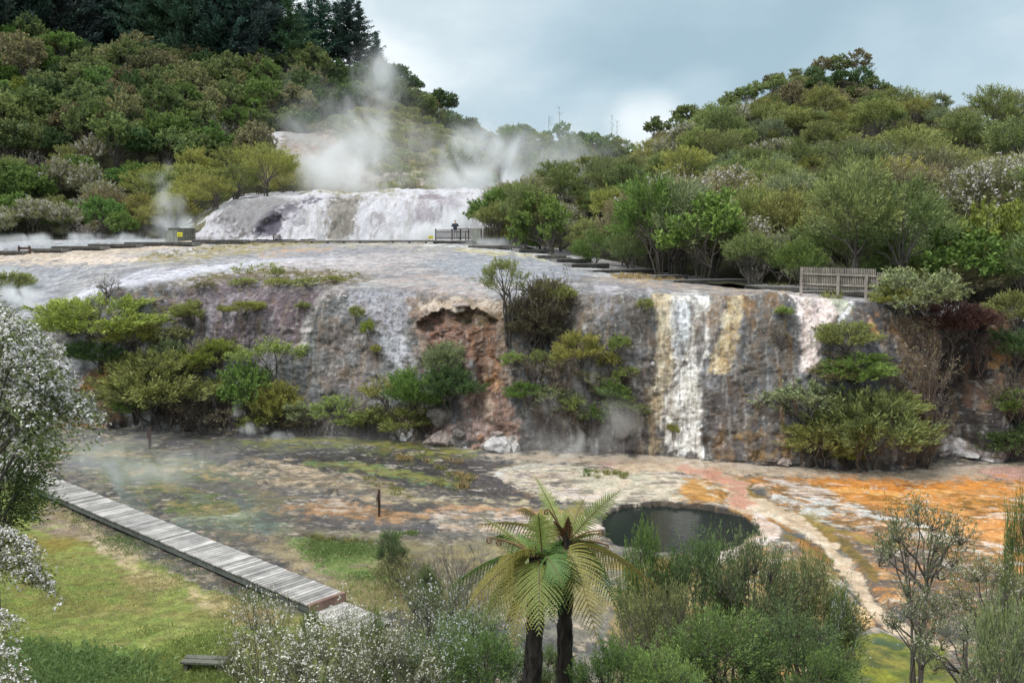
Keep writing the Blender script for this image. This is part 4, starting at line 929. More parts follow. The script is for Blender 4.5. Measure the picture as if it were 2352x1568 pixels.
RIGHT = {
 1110: [(562, 84), (553, 85), (524, 86), (494, 89), (474, 93), (462, 98), (500, 120)],
 1180: [(574, 80), (564, 81), (520, 84), (478, 88), (440, 93), (425, 99), (480, 120)],
 1250: [(590, 76), (578, 77), (530, 81), (484, 86), (434, 93), (410, 101), (470, 125)],
 1400: [(626, 67), (614, 68), (545, 73), (474, 82), (404, 92), (358, 103), (440, 130)],
 1500: [(645, 62), (632, 64), (554, 70), (474, 80), (396, 92), (335, 105), (430, 132)],
 1600: [(652, 59), (640, 60.5), (552, 67), (452, 78), (355, 91), (262, 107), (400, 135)],
 1750: [(668, 54.5), (655, 57), (560, 64), (452, 75), (342, 89), (245, 107), (400, 135)],
 1900: [(680, 53), (662, 55), (562, 62), (452, 73), (342, 88), (245, 107), (400, 135)],
 2050: [(695, 51.8), (676, 53), (570, 60), (452, 72), (332, 88), (228, 107), (400, 135)],
 2200: [(715, 50.8), (698, 52), (582, 59), (452, 71), (332, 87), (218, 106), (400, 135)],
 2352: [(745, 49.8), (728, 51), (600, 57), (470, 69), (345, 85), (244, 104), (400, 135)],
 2600: [(780, 49.5), (758, 51), (620, 57), (485, 69), (355, 85), (254, 104), (400, 135)],
 3000: [(800, 50), (780, 51), (640, 57), (500, 69), (370, 85), (270, 104), (400, 135)],
}
def build_right():
    xs = np.arange(1110, 3000, 8.0)
    P0 = surface(RIGHT, xs, (3, 30, 32, 30, 24, 10))
    p = Painter(P0)
    t = np.linspace(0, 1, P0.shape[0])[:, None]
    edge = sstep(1110, 1200, p.px)
    off = 3.3 * sstep(0.0, 0.22, t) * (0.35 + 0.65 * edge)
    p.base((58, 56, 40)); p.all(((46, 42, 34), (70, 72, 44)), 0.5)
    P = P0.copy(); P[..., 2] -= off; P[..., 2] += 0.35 * fbm(P0, 0.2, 4, 81)
    m = ground_mat('scrub soil', (0.55, 1.4), 0.0, 0.8, (1, 1, 1), 0.5)
    global RH_P, RH_PX, RH_PY, RH_T
    RH_P = P; RH_PX, RH_PY = p.px, p.py; RH_T = np.broadcast_to(t, p.px.shape)
    struct('scrub_hill', P, m, p.col, {'wet': p.wet}, 'scrub covered hillside rising beside the stepped boardwalk', 'hill')
build_right()

PEAK = {
 1480: [(420, 118), (360, 125), (315, 132), (290, 140), (360, 180)],
 1600: [(400, 118), (330, 125), (275, 132), (252, 140), (340, 180)],
 1680: [(390, 118), (310, 125), (252, 133), (228, 141), (330, 180)],
 1740: [(380, 118), (290, 126), (222, 134), (196, 142), (320, 180)],
 1800: [(380, 118), (280, 126), (196, 135), (166, 143), (310, 180)],
 1880: [(380, 118), (270, 126), (180, 136), (146, 144), (300, 180)],
 1960: [(380, 118), (270, 126), (186, 136), (152, 144), (300, 180)],
 2010: [(380, 118), (280, 126), (202, 135), (172, 143), (310, 180)],
 2050: [(390, 118), (310, 126), (252, 134), (228, 142), (330, 180)],
 2150: [(400, 118), (340, 125), (290, 133), (270, 141), (360, 180)],
}
def build_peak():
    xs = np.arange(1480, 2150, 8.0)
    P0 = surface(PEAK, xs, (20, 20, 14, 8)); p = Painter(P0)
    p.base((66, 66, 44)); p.all((84, 84, 54), 0.5)
    P = P0.copy(); P[..., 2] -= 2.3; P[..., 2] += 0.5 * fbm(P0, 0.15, 4, 91)
    m = ground_mat('peak soil', (0.55, 1.4), 0.0, 0.8, (1, 1, 1), 0.5)
    global PK_P, PK_PX, PK_PY, PK_T
    PK_P = P; PK_PX, PK_PY = p.px, p.py; PK_T = np.broadcast_to(np.linspace(0, 1, P.shape[0])[:, None], p.px.shape)
    struct('knoll_hill', P, m, p.col, {'wet': p.wet}, 'rounded wooded knoll standing above the scrub hillside', 'hill')
build_peak()
# ---------------------------------------------------------------- plants
def foliage_mat(name, trans=0.25, rough=0.55, spec=0.25, hue=0.01):
    m, nt, out = new_mat(name)
    a = N(nt, 'ShaderNodeAttribute', attribute_name='Col'); oi = N(nt, 'ShaderNodeObjectInfo')
    c = mixc(nt, a.outputs['Color'], oi.outputs['Color'], 1.0, 'MULTIPLY')
    hs = N(nt, 'ShaderNodeHueSaturation')
    mr = N(nt, 'ShaderNodeMapRange'); mr.inputs['To Min'].default_value = 0.5 - hue; mr.inputs['To Max'].default_value = 0.5 + hue
    nt.links.new(oi.outputs['Random'], mr.inputs['Value']); nt.links.new(mr.outputs['Result'], hs.inputs['Hue'])
    nt.links.new(c, hs.inputs['Color'])
    b = N(nt, 'ShaderNodeBsdfPrincipled'); b.inputs['Roughness'].default_value = rough; b.inputs['Specular IOR Level'].default_value = spec
    t = N(nt, 'ShaderNodeBsdfTranslucent')
    nt.links.new(hs.outputs['Color'], b.inputs['Base Color']); nt.links.new(hs.outputs['Color'], t.inputs['Color'])
    mx = N(nt, 'ShaderNodeMixShader'); mx.inputs[0].default_value = trans
    nt.links.new(b.outputs[0], mx.inputs[1]); nt.links.new(t.outputs[0], mx.inputs[2]); nt.links.new(mx.outputs[0], out.inputs['Surface'])
    return m
M_LEAF = foliage_mat('leaf')
M_BLOS = foliage_mat('blossom', 0.3, 0.7, 0.1, 0.0)
def bark_mat(name, c1, c2):
    m, nt, out = new_mat(name)
    tc = N(nt, 'ShaderNodeTexCoord'); mp = N(nt, 'ShaderNodeMapping'); mp.inputs['Scale'].default_value = (6, 6, 1.5)
    nt.links.new(tc.outputs['Object'], mp.inputs['Vector']); n1 = noise(nt, mp.outputs['Vector'], 2.5, 5, 0.65)
    r = ramp(nt, n1.outputs['Fac'], [(0.35, c1), (0.68, c2)])
    b = N(nt, 'ShaderNodeBsdfPrincipled'); b.inputs['Roughness'].default_value = 0.9
    nt.links.new(r.outputs['Color'], b.inputs['Base Color'])
    bp = N(nt, 'ShaderNodeBump'); bp.inputs['Strength'].default_value = 0.6; bp.inputs['Distance'].default_value = 0.03
    nt.links.new(n1.outputs['Fac'], bp.inputs['Height']); nt.links.new(bp.outputs['Normal'], b.inputs['Normal'])
    nt.links.new(b.outputs[0], out.inputs['Surface']); return m
M_BARK = bark_mat('shrub bark', (0.05, 0.042, 0.035), (0.17, 0.15, 0.13))
M_TWIG = bark_mat('grey twig', (0.13, 0.11, 0.10), (0.26, 0.23, 0.21))
M_RTWIG = bark_mat('brown twig', (0.10, 0.07, 0.06), (0.2, 0.15, 0.13))

def norm(v): return v / (np.linalg.norm(v, axis=-1, keepdims=True) + 1e-9)

def tubes_np(paths, n=4):
    """paths: list of (pts (k,3), r0, r1) -> V, F"""
    Vs, Fs, o = [], [], 0
    ang = np.arange(n) * 2 * PI / n
    for pts, r0, r1 in paths:
        pts = np.asarray(pts, float); k = len(pts)
        d = norm(np.gradient(pts, axis=0))
        ref = np.array([0.37, 0.21, 0.9]); s = norm(np.cross(d, ref)); t = np.cross(d, s)
        r = np.linspace(r0, r1, k)[:, None, None]
        ring = pts[:, None, :] + r * (s[:, None, :] * np.cos(ang)[None, :, None] + t[:, None, :] * np.sin(ang)[None, :, None])
        Vs.append(ring.reshape(-1, 3))
        i = np.arange(k * n).reshape(k, n); j = np.roll(i, -1, axis=1)
        Fs.append(np.stack([i[:-1], j[:-1], j[1:], i[1:]], -1).reshape(-1, 4) + o); o += k * n
    return np.concatenate(Vs), np.concatenate(Fs)

def bend(a, b, r, sag=0.0, k=5, wob=0.05):
    a = np.asarray(a, float); b = np.asarray(b, float); t = np.linspace(0, 1, k)[:, None]
    L = np.linalg.norm(b - a)
    p = a + (b - a) * t + np.array([0, 0, sag * L]) * (4 * t * (1 - t))
    p[1:-1] += r.normal(0, wob * L / k * 2, (k - 2, 3)); return p

def leaf_quads(r, pos, dirs, ll, lw, lj=0.35):
    n = len(pos)
    side = norm(np.cross(dirs, r.normal(0, 1, (n, 3))))
    l = (ll * (1 + lj * r.uniform(-1, 1, n)))[:, None]; w = (lw * (1 + lj * r.uniform(-1, 1, n)))[:, None]
    V = np.stack([pos, pos + dirs * l * 0.45 + side * w, pos + dirs * l, pos + dirs * l * 0.45 - side * w], 1)
    return V.reshape(-1, 3), np.arange(n * 4).reshape(n, 4)

def plant(seed, R=1.6, H=2.6, z0=0.5, ncl=11, ntip=16, nleaf=14, clr=0.36, flat=0.5, ll=0.2, lw=0.035, spread=0.5, up=0.5, twigL=0.35, stems=4,
          blossom=0.0, bsize=0.05, bcol=(0.8, 0.78, 0.76), droop=0.0, col=(1, 1, 1), tipcol=(1.4, 1.35, 1.0), jit=0.3, twigs=0.4, shape='dome', r0=0.06, bark=None, lean=(0, 0), barelow=-0.35, centres=None, rcs=None, bias=(0, 0, 0), bmul=1.0):
    """unit shrub: returns meshes (trunk, crown, blossom)"""
    r = np.random.default_rng(seed)
    hc = (H - z0) / 2; ctr = np.array([lean[0] * R, lean[1] * R, z0 + hc])
    # clump centres spread over the crown, golden spiral with jitter
    cl = []
    tries = 0
    while len(cl) < ncl and tries < 4000:
        tries += 1
        d = norm(r.normal(0, 1, 3))
        if d[2] < barelow: continue
        rad = r.uniform(0.45, 1.0) ** 0.5
        if shape == 'cone': d[:2] *= (1 - 0.6 * max(d[2], 0))
        if shape == 'vase': d[:2] *= (0.55 + 0.45 * (d[2] + 1) / 1.6)
        c = d * rad * (1 - clr * 0.55)
        if all(np.linalg.norm(c - q) > 1.35 / ncl ** 0.5 * 0.8 for q in cl) or tries > 1500: cl.append(c)
    cl = np.array(cl) * np.array([R, R, hc]) + ctr
    rc = R * clr * r.uniform(0.7, 1.25, len(cl))
    if centres is not None: cl = np.array(centres, float); rc = np.array(rcs, float)
    base = np.array([0, 0, 0.0])
    paths = []
    st = [np.array([r.normal(0, 0.05 * R), r.normal(0, 0.05 * R), -0.25]) for _ in range(max(1, stems))]
    tops = [np.array([s[0] * 2.5 + lean[0] * R * .4, s[1] * 2.5 + lean[1] * R * .4, z0 * r.uniform(0.7, 1.1) + 0.1 * H]) for s in st]
    for s, tp in zip(st, tops): paths.append((bend(s, tp, r, 0, 5, 0.07), r0, r0 * 0.75))
    tips, tdir, tcl = [], [], []
    for i, c in enumerate(cl):
        tp = tops[i % len(tops)]
        paths.append((bend(tp, c, r, 0.06 - droop * 0.1, 6, 0.07), r0 * 0.65, r0 * 0.22))
        q = r.normal(0, 1, (ntip, 3)); q = norm(q) * (r.uniform(0, 1, (ntip, 1)) ** 0.45)
        q[:, 2] *= flat
        T = c + q * rc[i]
        out = norm((T - (base + np.array([0, 0, z0 * 0.5]))) * np.array([1, 1, 0.55]) / np.array([R, R, H]))
        D = norm(out + np.array(bias) + np.array([0, 0, up]) + 0.6 * q + r.normal(0, 0.18, (ntip, 3)))
        tips.append(T); tdir.append(D); tcl.append(np.full(ntip, i))
        for k in range(int(ntip * twigs)):
            paths.append((bend(c - np.array([0, 0, rc[i] * flat * .6]), T[k] + D[k] * twigL * .6, r, -0.04, 3, 0.08), r0 * 0.16, r0 * 0.05))
    tips = np.concatenate(tips); tdir = np.concatenate(tdir)
    m = len(tips)
    t = r.uniform(-0.35, 1.0, (m, nleaf))
    tw = twigL * r.uniform(0.7, 1.35, (m, 1))
    pos = tips[:, None, :] + tdir[:, None, :] * (t * tw)[..., None] + np.array([0, 0, -1]) * (droop * tw * np.clip(t, 0, 1) ** 2)[..., None]
    pos = pos + r.normal(0, 0.16, (m, nleaf, 3)) * (twigL * (1.05 - 0.6 * np.clip(t, 0, 1)))[..., None]
    dd = norm(tdir[:, None, :] + r.normal(0, spread, (m, nleaf, 3)) + np.array([0, 0, -droop * 0.8]))
    g = (1 + jit * r.uniform(-1, 1, (m, nleaf))) * (1 + 0.22 * r.uniform(-1, 1, (m, 1)))
    tc = np.clip(t, 0, 1)[..., None] ** 2 * 0.8
    colr = np.array(col) * g[..., None] * (1 - tc + tc * np.array(tipcol))
    pos = pos.reshape(-1, 3); dd = dd.reshape(-1, 3); colr = colr.reshape(-1, 3)
    V, Fq = leaf_quads(r, pos, dd, ll, lw)
    crown = mesh_np('crown', V, Fq, M_LEAF, np.repeat(colr, 4, 0), smooth=False)
    tv, tf = tubes_np(paths, 5)
    trunk = mesh_np('trunk', tv, tf, bark or M_BARK)
    blo = None
    if blossom > 0:
        k = np.where(r.uniform(0, 1, m) < min(1, blossom * 1.6))[0]
        hi = tips[k][:, 2] + r.normal(0, 0.15 * H, len(k)); k = k[np.argsort(-hi)][: max(4, int(len(k) * 0.75))]
        nb = max(3, int(nleaf * 0.5 * min(1.6, 0.6 + blossom) * bmul))
        nc_ = max(2, nb // 3)
        tb = r.uniform(0.0, 1.1, (len(k), nc_))
        bp = tips[k][:, None, :] + tdir[k][:, None, :] * (tb * tw[k])[..., None] + np.array([0, 0, -1]) * (droop * tw[k] * tb ** 2)[..., None] + r.normal(0, 0.07, (len(k), nc_, 3)) * twigL + np.array([0, 0, .02])
        bp = np.repeat(bp.reshape(-1, 3), 3, 0); bp = bp + r.normal(0, .42, bp.shape) * bsize; bd = norm(r.normal(0, 1, bp.shape) * np.array([1, 1, .45]))
        V, Fq = leaf_quads(r, bp - bd * bsize * .5, bd, bsize, bsize * 0.45)
        bc = np.array(bcol) * (1 + 0.15 * r.uniform(-1, 1, (len(bp), 1)))
        blo = mesh_np('blossom', V, Fq, M_BLOS, np.repeat(bc, 4, 0), smooth=False)
    return trunk, crown, blo

def bare_plant(seed, R=1.2, H=2.2, nb=9, depth=4, r0=0.035, mat=None, upb=0.6, leafy=0, ll=0.1, lw=0.03, wob=0.35):
    """a twiggy, nearly leafless shrub"""
    r = np.random.default_rng(seed); paths = []; ends = []
    def rec(p, d, L, rad, lev):
        q = p + d * L
        paths.append((bend(p, q, r, 0.0, 4, 0.16), rad, rad * 0.6))
        if lev == 0: ends.append((q, d)); return
        for _ in range(r.integers(2, 4) + (1 if lev < 2 else 0)):
            dn = norm(d + r.normal(0, wob, 3) * np.array([1, 1, .7]) + np.array([0, 0, 0.12 * upb]))
            rec(p + d * L * r.uniform(0.55, 1.0), dn, L * r.uniform(0.55, 0.85), rad * 0.58, lev - 1)
    for i in range(nb):
        a = 2 * PI * (i + r.uniform(0, .6)) / nb
        d = norm(np.array([math.cos(a) * R / H * r.uniform(.3, 1.1), math.sin(a) * R / H * r.uniform(.3, 1.1), r.uniform(0.7, 1.0) * (0.4 + upb)]))
        rec(np.array([0, 0, -0.1]), d, H * 0.38 * r.uniform(.7, 1.1), r0, depth - 1)
    tv, tf = tubes_np(paths, 3)
    trunk = mesh_np('branches', tv, tf, mat or M_TWIG)
    crown = None
    if leafy:
        E = np.array([e[0] for e in ends]); D = np.array([e[1] for e in ends])
        m = len(E); n = leafy
        pos = (E[:, None, :] - D[:, None, :] * r.uniform(0, .3, (m, n, 1)) + r.normal(0, 0.05, (m, n, 3))).reshape(-1, 3)
        dd = norm(np.repeat(D, n, 0) + r.normal(0, .6, (m * n, 3)))
        V, Fq = leaf_quads(r, pos, dd, ll, lw)
        g = 1 + 0.35 * r.uniform(-1, 1, (m * n, 1)); crown = mesh_np('crown', V, Fq, M_LEAF, np.repeat(np.array([1, 1, 1]) * g, 4, 0), smooth=False)
    return trunk, crown, None

def pine(seed, H=20.0, R=3.6, whorls=30, lo=0.04):
    r = np.random.default_rng(seed); paths = [(bend((0, 0, -1.5), (r.normal(0, .5), r.normal(0, .5), H * .97), r, 0, 9, .03), 0.28, 0.04)]
    pos, dd, tc = [], [], []
    lop = r.uniform(0, 6.28); bays = r.uniform(0, 6.28, 4)
    for i in range(whorls):
        f = lo + (1 - lo) * (i / (whorls - 1)) ** 0.9
        z = H * f
        L = R * min(1, ((1 - f) * 1.5 + .04)) ** 0.8 * (1 + .18 * math.sin(7 * f + bays[0])) + 0.25
        nb = r.integers(5, 8)
        for b in range(nb):
            a = r.uniform(0, 2 * PI); l = L * r.uniform(0.45, 1.2) * (1 + .28 * math.cos(a - lop))
            d = norm(np.array([math.cos(a), math.sin(a), r.uniform(0.0, 0.5) + 0.45 * f]))
            e = np.array([0, 0, z]) + d * l
            if l > .5: paths.append((bend((0, 0, z - .1), e, r, -0.06, 4, .05), 0.05, 0.015))
            nt_ = max(3, int(l * 3.6))
            for k in range(nt_):
                t = (k + r.uniform(.2, 1)) / nt_
                c = np.array([0, 0, z]) + d * l * t + np.array([0, 0, -0.06 * l * 4 * t * (1 - t)]) + r.normal(0, .12, 3)
                n = 7
                pos.append(c + r.normal(0, 0.26, (n, 3)) * np.array([1, 1, .6])); dd.append(norm(d + r.normal(0, .6, (n, 3)) + np.array([0, 0, .5])))
                tc.append(np.full(n, 0.8 + 0.35 * t))
    pos = np.concatenate(pos); dd = np.concatenate(dd); tc = np.concatenate(tc)
    V, Fq = leaf_quads(r, pos, dd, 0.55, 0.10)
    g = (tc * (1 + .35 * r.uniform(-1, 1, len(tc))))[:, None]
    crown = mesh_np('crown', V, Fq, M_LEAF, np.repeat(np.array([1, 1, 1]) * g, 4, 0), smooth=False)
    tv, tf = tubes_np(paths, 4)
    return mesh_np('trunk', tv, tf, M_BARK), crown, None

_asp = np.random.default_rng(77)
def put_plant(name, proto, loc, s, rz, label, cat, group=None, tint=(.1, .1, .05), btint=(1, 1, 1), sz=None, tilt=(0, 0), parts=('trunk', 'crown', 'blossom')):
    o = link(name, None, None, tuple(float(v) for v in loc)); o.rotation_euler = (tilt[0], tilt[1], rz)
    k_ = _asp.uniform(.84, 1.2) if group else 1.0
    o.scale = (s * k_, s / k_, sz if sz else s); o.empty_display_size = 0.2
    tag(o, label, cat, group)
    for nm, me in zip(parts, proto):
        if me is None: continue
        c = link(nm if nm != 'trunk' or me.name.split('.')[0] != 'branches' else 'branches', me, o)
        if nm == 'crown': c.color = (*tint, 1)
        elif nm == 'blossom': c.color = (*btint, 1)
    return o

OLIVE = (0.238, 0.263, 0.101); GREEN = (0.157, 0.244, 0.071); BRIGHT = (0.238, 0.296, 0.070); GGREEN = (0.226, 0.263, 0.150); BROWN = (0.224, 0.206, 0.122)
DGREEN = (0.099, 0.158, 0.067); PINE = (.062, .112, .078); YELL = (0.296, 0.302, 0.098); GREY = (0.302, 0.273, 0.229); MID = (0.191, 0.239, 0.098); KHAKI = (0.273, 0.273, 0.143)

# ---- unit plants -------------------------------------------------------------
def _tea(k, bl=0.0):
    q = np.random.default_rng(900 + k)
    return plant(100 + k, R=2.0 * q.uniform(.85, 1.2), H=3.4 * q.uniform(.85, 1.25), z0=q.uniform(.3, .9), ncl=int(q.integers(11, 22)), ntip=20, nleaf=25, clr=q.uniform(.28, .40), flat=q.uniform(.16, .42), ll=.19, lw=.022, spread=.40, up=q.uniform(.3, .75),
                 twigL=q.uniform(.42, .62), twigs=.25, shape=['dome', 'vase', 'dome', 'cone'][k % 4], lean=(q.uniform(-.25, .25), q.uniform(-.2, .2)), blossom=bl, bsize=.12, bcol=(.62, .59, .57))
P_TEA = [_tea(i) for i in range(9)]
P_TEAF = [_tea(20 + i, .42) for i in range(4)]
def _broad(k):
    q = np.random.default_rng(950 + k)
    return plant(140 + k, R=2.3 * q.uniform(.85, 1.2), H=4.2 * q.uniform(.85, 1.3), z0=q.uniform(.2, .8), ncl=int(q.integers(15, 30)), ntip=17, nleaf=18, clr=q.uniform(.25, .34), flat=q.uniform(.5, .85), ll=.21, lw=.060, spread=.8, up=.45, twigL=.28, twigs=.15,
                 tipcol=(1.4, 1.3, .95), shape=['dome', 'cone', 'dome', 'vase'][k % 4], lean=(q.uniform(-.2, .2), q.uniform(-.2, .2)))
P_BROAD = [_broad(i) for i in range(8)]
P_BARE = [bare_plant(160 + i, 1.8, 3.0, 7, 4, .05, M_TWIG, .7, 2, .14, .03) for i in range(2)]
P_HEATH = [plant(170 + i, R=1.2, H=.95, z0=0.05, ncl=12, ntip=10, nleaf=10, clr=.36, flat=.5, ll=.17, lw=.035, spread=.6, up=.6, twigL=.22, twigs=.1, r0=.03, barelow=-.1) for i in range(2)]
P_PINE = [pine(180 + i, 20 + i, 4.0 + .5 * (i % 3), 26 + i) for i in range(5)]

# ---- woods on the hills ------------------------------------------------------
def scatter(PX, PY, P, w, aspect, lo, hi, T, inside, seed, limit=400, tmin=0.0, tmax=1.0):
    r = np.random.default_rng(seed)
    ok = (PX > lo) & (PX < hi) & (PY > -40) & (T >= tmin) & (T <= tmax) & inside(PX, PY)
    idx = np.argwhere(ok); 
    # favour the picture density, not the mesh density
    r.shuffle(idx)
    acc = []; ax = np.empty(0); ay = np.empty(0)
    for i, j in idx:
        x, y = PX[i, j], PY[i, j]
        s = w * F / max(P[i, j, 1], 1)
        if len(ax) and np.min(((ax - x) / s) ** 2 + ((ay - y) / (s * aspect)) ** 2) < 1: continue
        ax = np.append(ax, x); ay = np.append(ay, y); acc.append((i, j))
        if len(acc) >= limit: break
    return acc, r

def pick(r, table):
    k = r.uniform(0, sum(t[0] for t in table))
    for t in table:
        k -= t[0]
        if k <= 0: return t
    return table[-1]

def not_bare(px, py): return np.minimum(poly_sd(px, py, SCREE), poly_sd(px, py, MOSS)) > 6

def hill_woods():
    rim = np.array([[-700, 85], [0, 85], [250, 105], [480, 100], [700, 118], [830, 130], [860, 0], [2600, 0]], float)
    acc, r = scatter(HILL_PX, HILL_PY, HILL_P, 2.75, .55, -90, 1560, HILL_T, not_bare, 11, 620, 0.01, .88)
    for i, j in acc:
        x, y = HILL_PX[i, j], HILL_PY[i, j]; p = HILL_P[i, j]
        if y > 520 and x > 470: continue
        if 585 < x < 930 and 335 < y < 460 and not (x < 715 and y > 372 + .1 * (735 - x)): continue
        if 880 < x < 1040 and y > 315: continue
        if x < 850 and y < np.interp(x, rim[:, 0], rim[:, 1]) - 25: continue
        low = y > 335 + 0.06 * x if x < 700 else y > 380
        if x > 1050:
            tab = [(4, 'broad', MID, 'mid green rounded tree'), (3, 'broad', GREEN, 'fresh green rounded tree'), (2, 'tea', OLIVE, 'olive feathery bush'), (1, 'bare', GREY, 'grey leafless shrub')]
            zone = 'on the low wooded ridge behind the steam'
        elif x > 730:
            tab = [(4, 'broad', DGREEN, 'dark green rounded tree'), (3, 'broad', MID, 'mid green rounded tree'), (.8, 'broad', BROWN, 'brown tinged tree')]
            zone = 'along the sloping skyline above the mossy flank' if y < 330 else 'at the foot of the mossy flank'
        elif low and x > 330:
            tab = [(6, 'tea', YELL, 'yellow olive feathery bush'), (4, 'tea', OLIVE, 'olive feathery bush'), (1, 'teaf', KHAKI, 'white flowering bush')]
            zone = 'above the grey end of the white terrace' if x > 480 else 'above the timber screen in the steam'
        elif low:
            tab = [(5, 'tea', OLIVE, 'olive feathery bush'), (5, 'teaf', KHAKI, 'white flowering bush'), (1, 'tea', BROWN, 'brownish feathery bush'), (1.5, 'bare', GREY, 'grey leafless shrub'), (2, 'broad', GREEN, 'fresh green rounded tree')]
            zone = 'low on the hillside beside the steaming flat' if y > 450 else 'on the lower hillside among white blossom'
        else:
            tab = [(7, 'broad', MID, 'mid green rounded tree'), (4, 'broad', GREEN, 'fresh green rounded tree'), (1.6, 'broad', BROWN, 'brown tinged tree'), (3, 'broad', DGREEN, 'dark green rounded tree'),
                   (3, 'broad', KHAKI, 'khaki rounded tree'), (1, 'bare', GREY, 'grey leafless shrub'), (.7, 'broad', BRIGHT, 'bright green leafy tree')]
            zone = 'just below the dark pines' if y < 215 else ('on the middle hillside next to the pale slip' if x > 480 else 'on the middle of the wooded hillside')
        t = pick(r, tab)
        lib, nm = {'broad': (P_BROAD, 'broadleaf_tree'), 'tea': (P_TEA, 'tea_tree_bush'), 'teaf': (P_TEAF, 'flowering_bush'), 'bare': (P_BARE, 'bare_shrub')}[t[1]]
        s = r.uniform(.9, 1.55) * (1.0 if x < 1050 else .8)
        if y > 480: s *= .8
        f = r.uniform(.85, 1.15)
        lab = f'{t[3]} {zone}'
        put_plant(nm, lib[r.integers(len(lib))], p, s, r.uniform(0, 6.28), lab, 'tree' if t[1] == 'broad' else 'bush', lab + 's', tuple(v * f * h for v, h in zip(t[2], r.uniform(.95, 1.05, 3))), sz=s * r.uniform(.9, 1.25))
    # heath on the mossy flank
    acc, r = scatter(HILL_PX, HILL_PY, HILL_P, 1.9, .5, 720, 1180, HILL_T, lambda a, b: (np.minimum(poly_sd(a, b, MOSS), poly_sd(a, b, [(900, 330), (1060, 330), (1060, 440), (880, 440)])) < 10) & ((poly_sd(a, b, SCREE) > -25)), 12, 190)
    for i, j in acc:
        c = [YELL, OLIVE, BROWN, OLIVE][r.integers(4)]
        nm = {YELL: 'yellow green', OLIVE: 'olive', BROWN: 'rusty brown'}[c]
        lab = f'low {nm} heath cushion on the mossy flank behind the steam'
        put_plant('heath_cushion', P_HEATH[r.integers(2)], HILL_P[i, j], r.uniform(.9, 1.7), r.uniform(0, 6.28), lab, 'heath', lab + 's', c)
    # pines along the crest
    r = np.random.default_rng(13)
    spots = []
    for k in range(17): spots.append((-60 + 40 * k + r.uniform(-14, 14), 160 + r.uniform(-6, 8), 128 if k > 4 else 108, r.uniform(1.0, 1.3)))
    for k in range(15): spots.append((-40 + 43 * k + r.uniform(-14, 14), 174 + r.uniform(-4, 6), 122, r.uniform(1.1, 1.35)))
    for k in range(13): spots.append((-20 + 48 * k + r.uniform(-14, 14), 188 + r.uniform(-4, 6), 118, r.uniform(1.2, 1.4)))
    for x, y, Y, s in [(598, 145, 160, .80), (640, 140, 163, .74), (668, 150, 160, .60), (715, 140, 166, .52), (740, 138, 168, .66), (775, 130, 170, .55), (800, 130, 168, .60), (826, 132, 170, .52), (690, 135, 172, .5), (560, 140, 162, .95), (866, 160, 175, .42)]:
        spots.append((x, Y, y, s))
    for q, (x, Y, y, s) in enumerate(spots):
        b = at(x, y + 22, Y)
        edge = x > 540
        lab = 'small pale conifer alone on the skyline above the steam plume' if x > 850 else ('ragged dark pine at the thinning end of the crest stand' if edge else 'tall dark pine in the dense stand on the crest')
        put_plant('pine_tree', P_PINE[q % 5], b, s * (1.45 if edge and x < 850 else 1.1), r.uniform(0, 6.28), lab, 'pine', None if x > 850 else lab + 's', tuple(v * r.uniform(.8, 1.25) * (2.0 if x > 850 else 1) for v in PINE), sz=s)
    # small tree ferns showing on the hillside, dead snags on the ridge: see below
hill_woods()

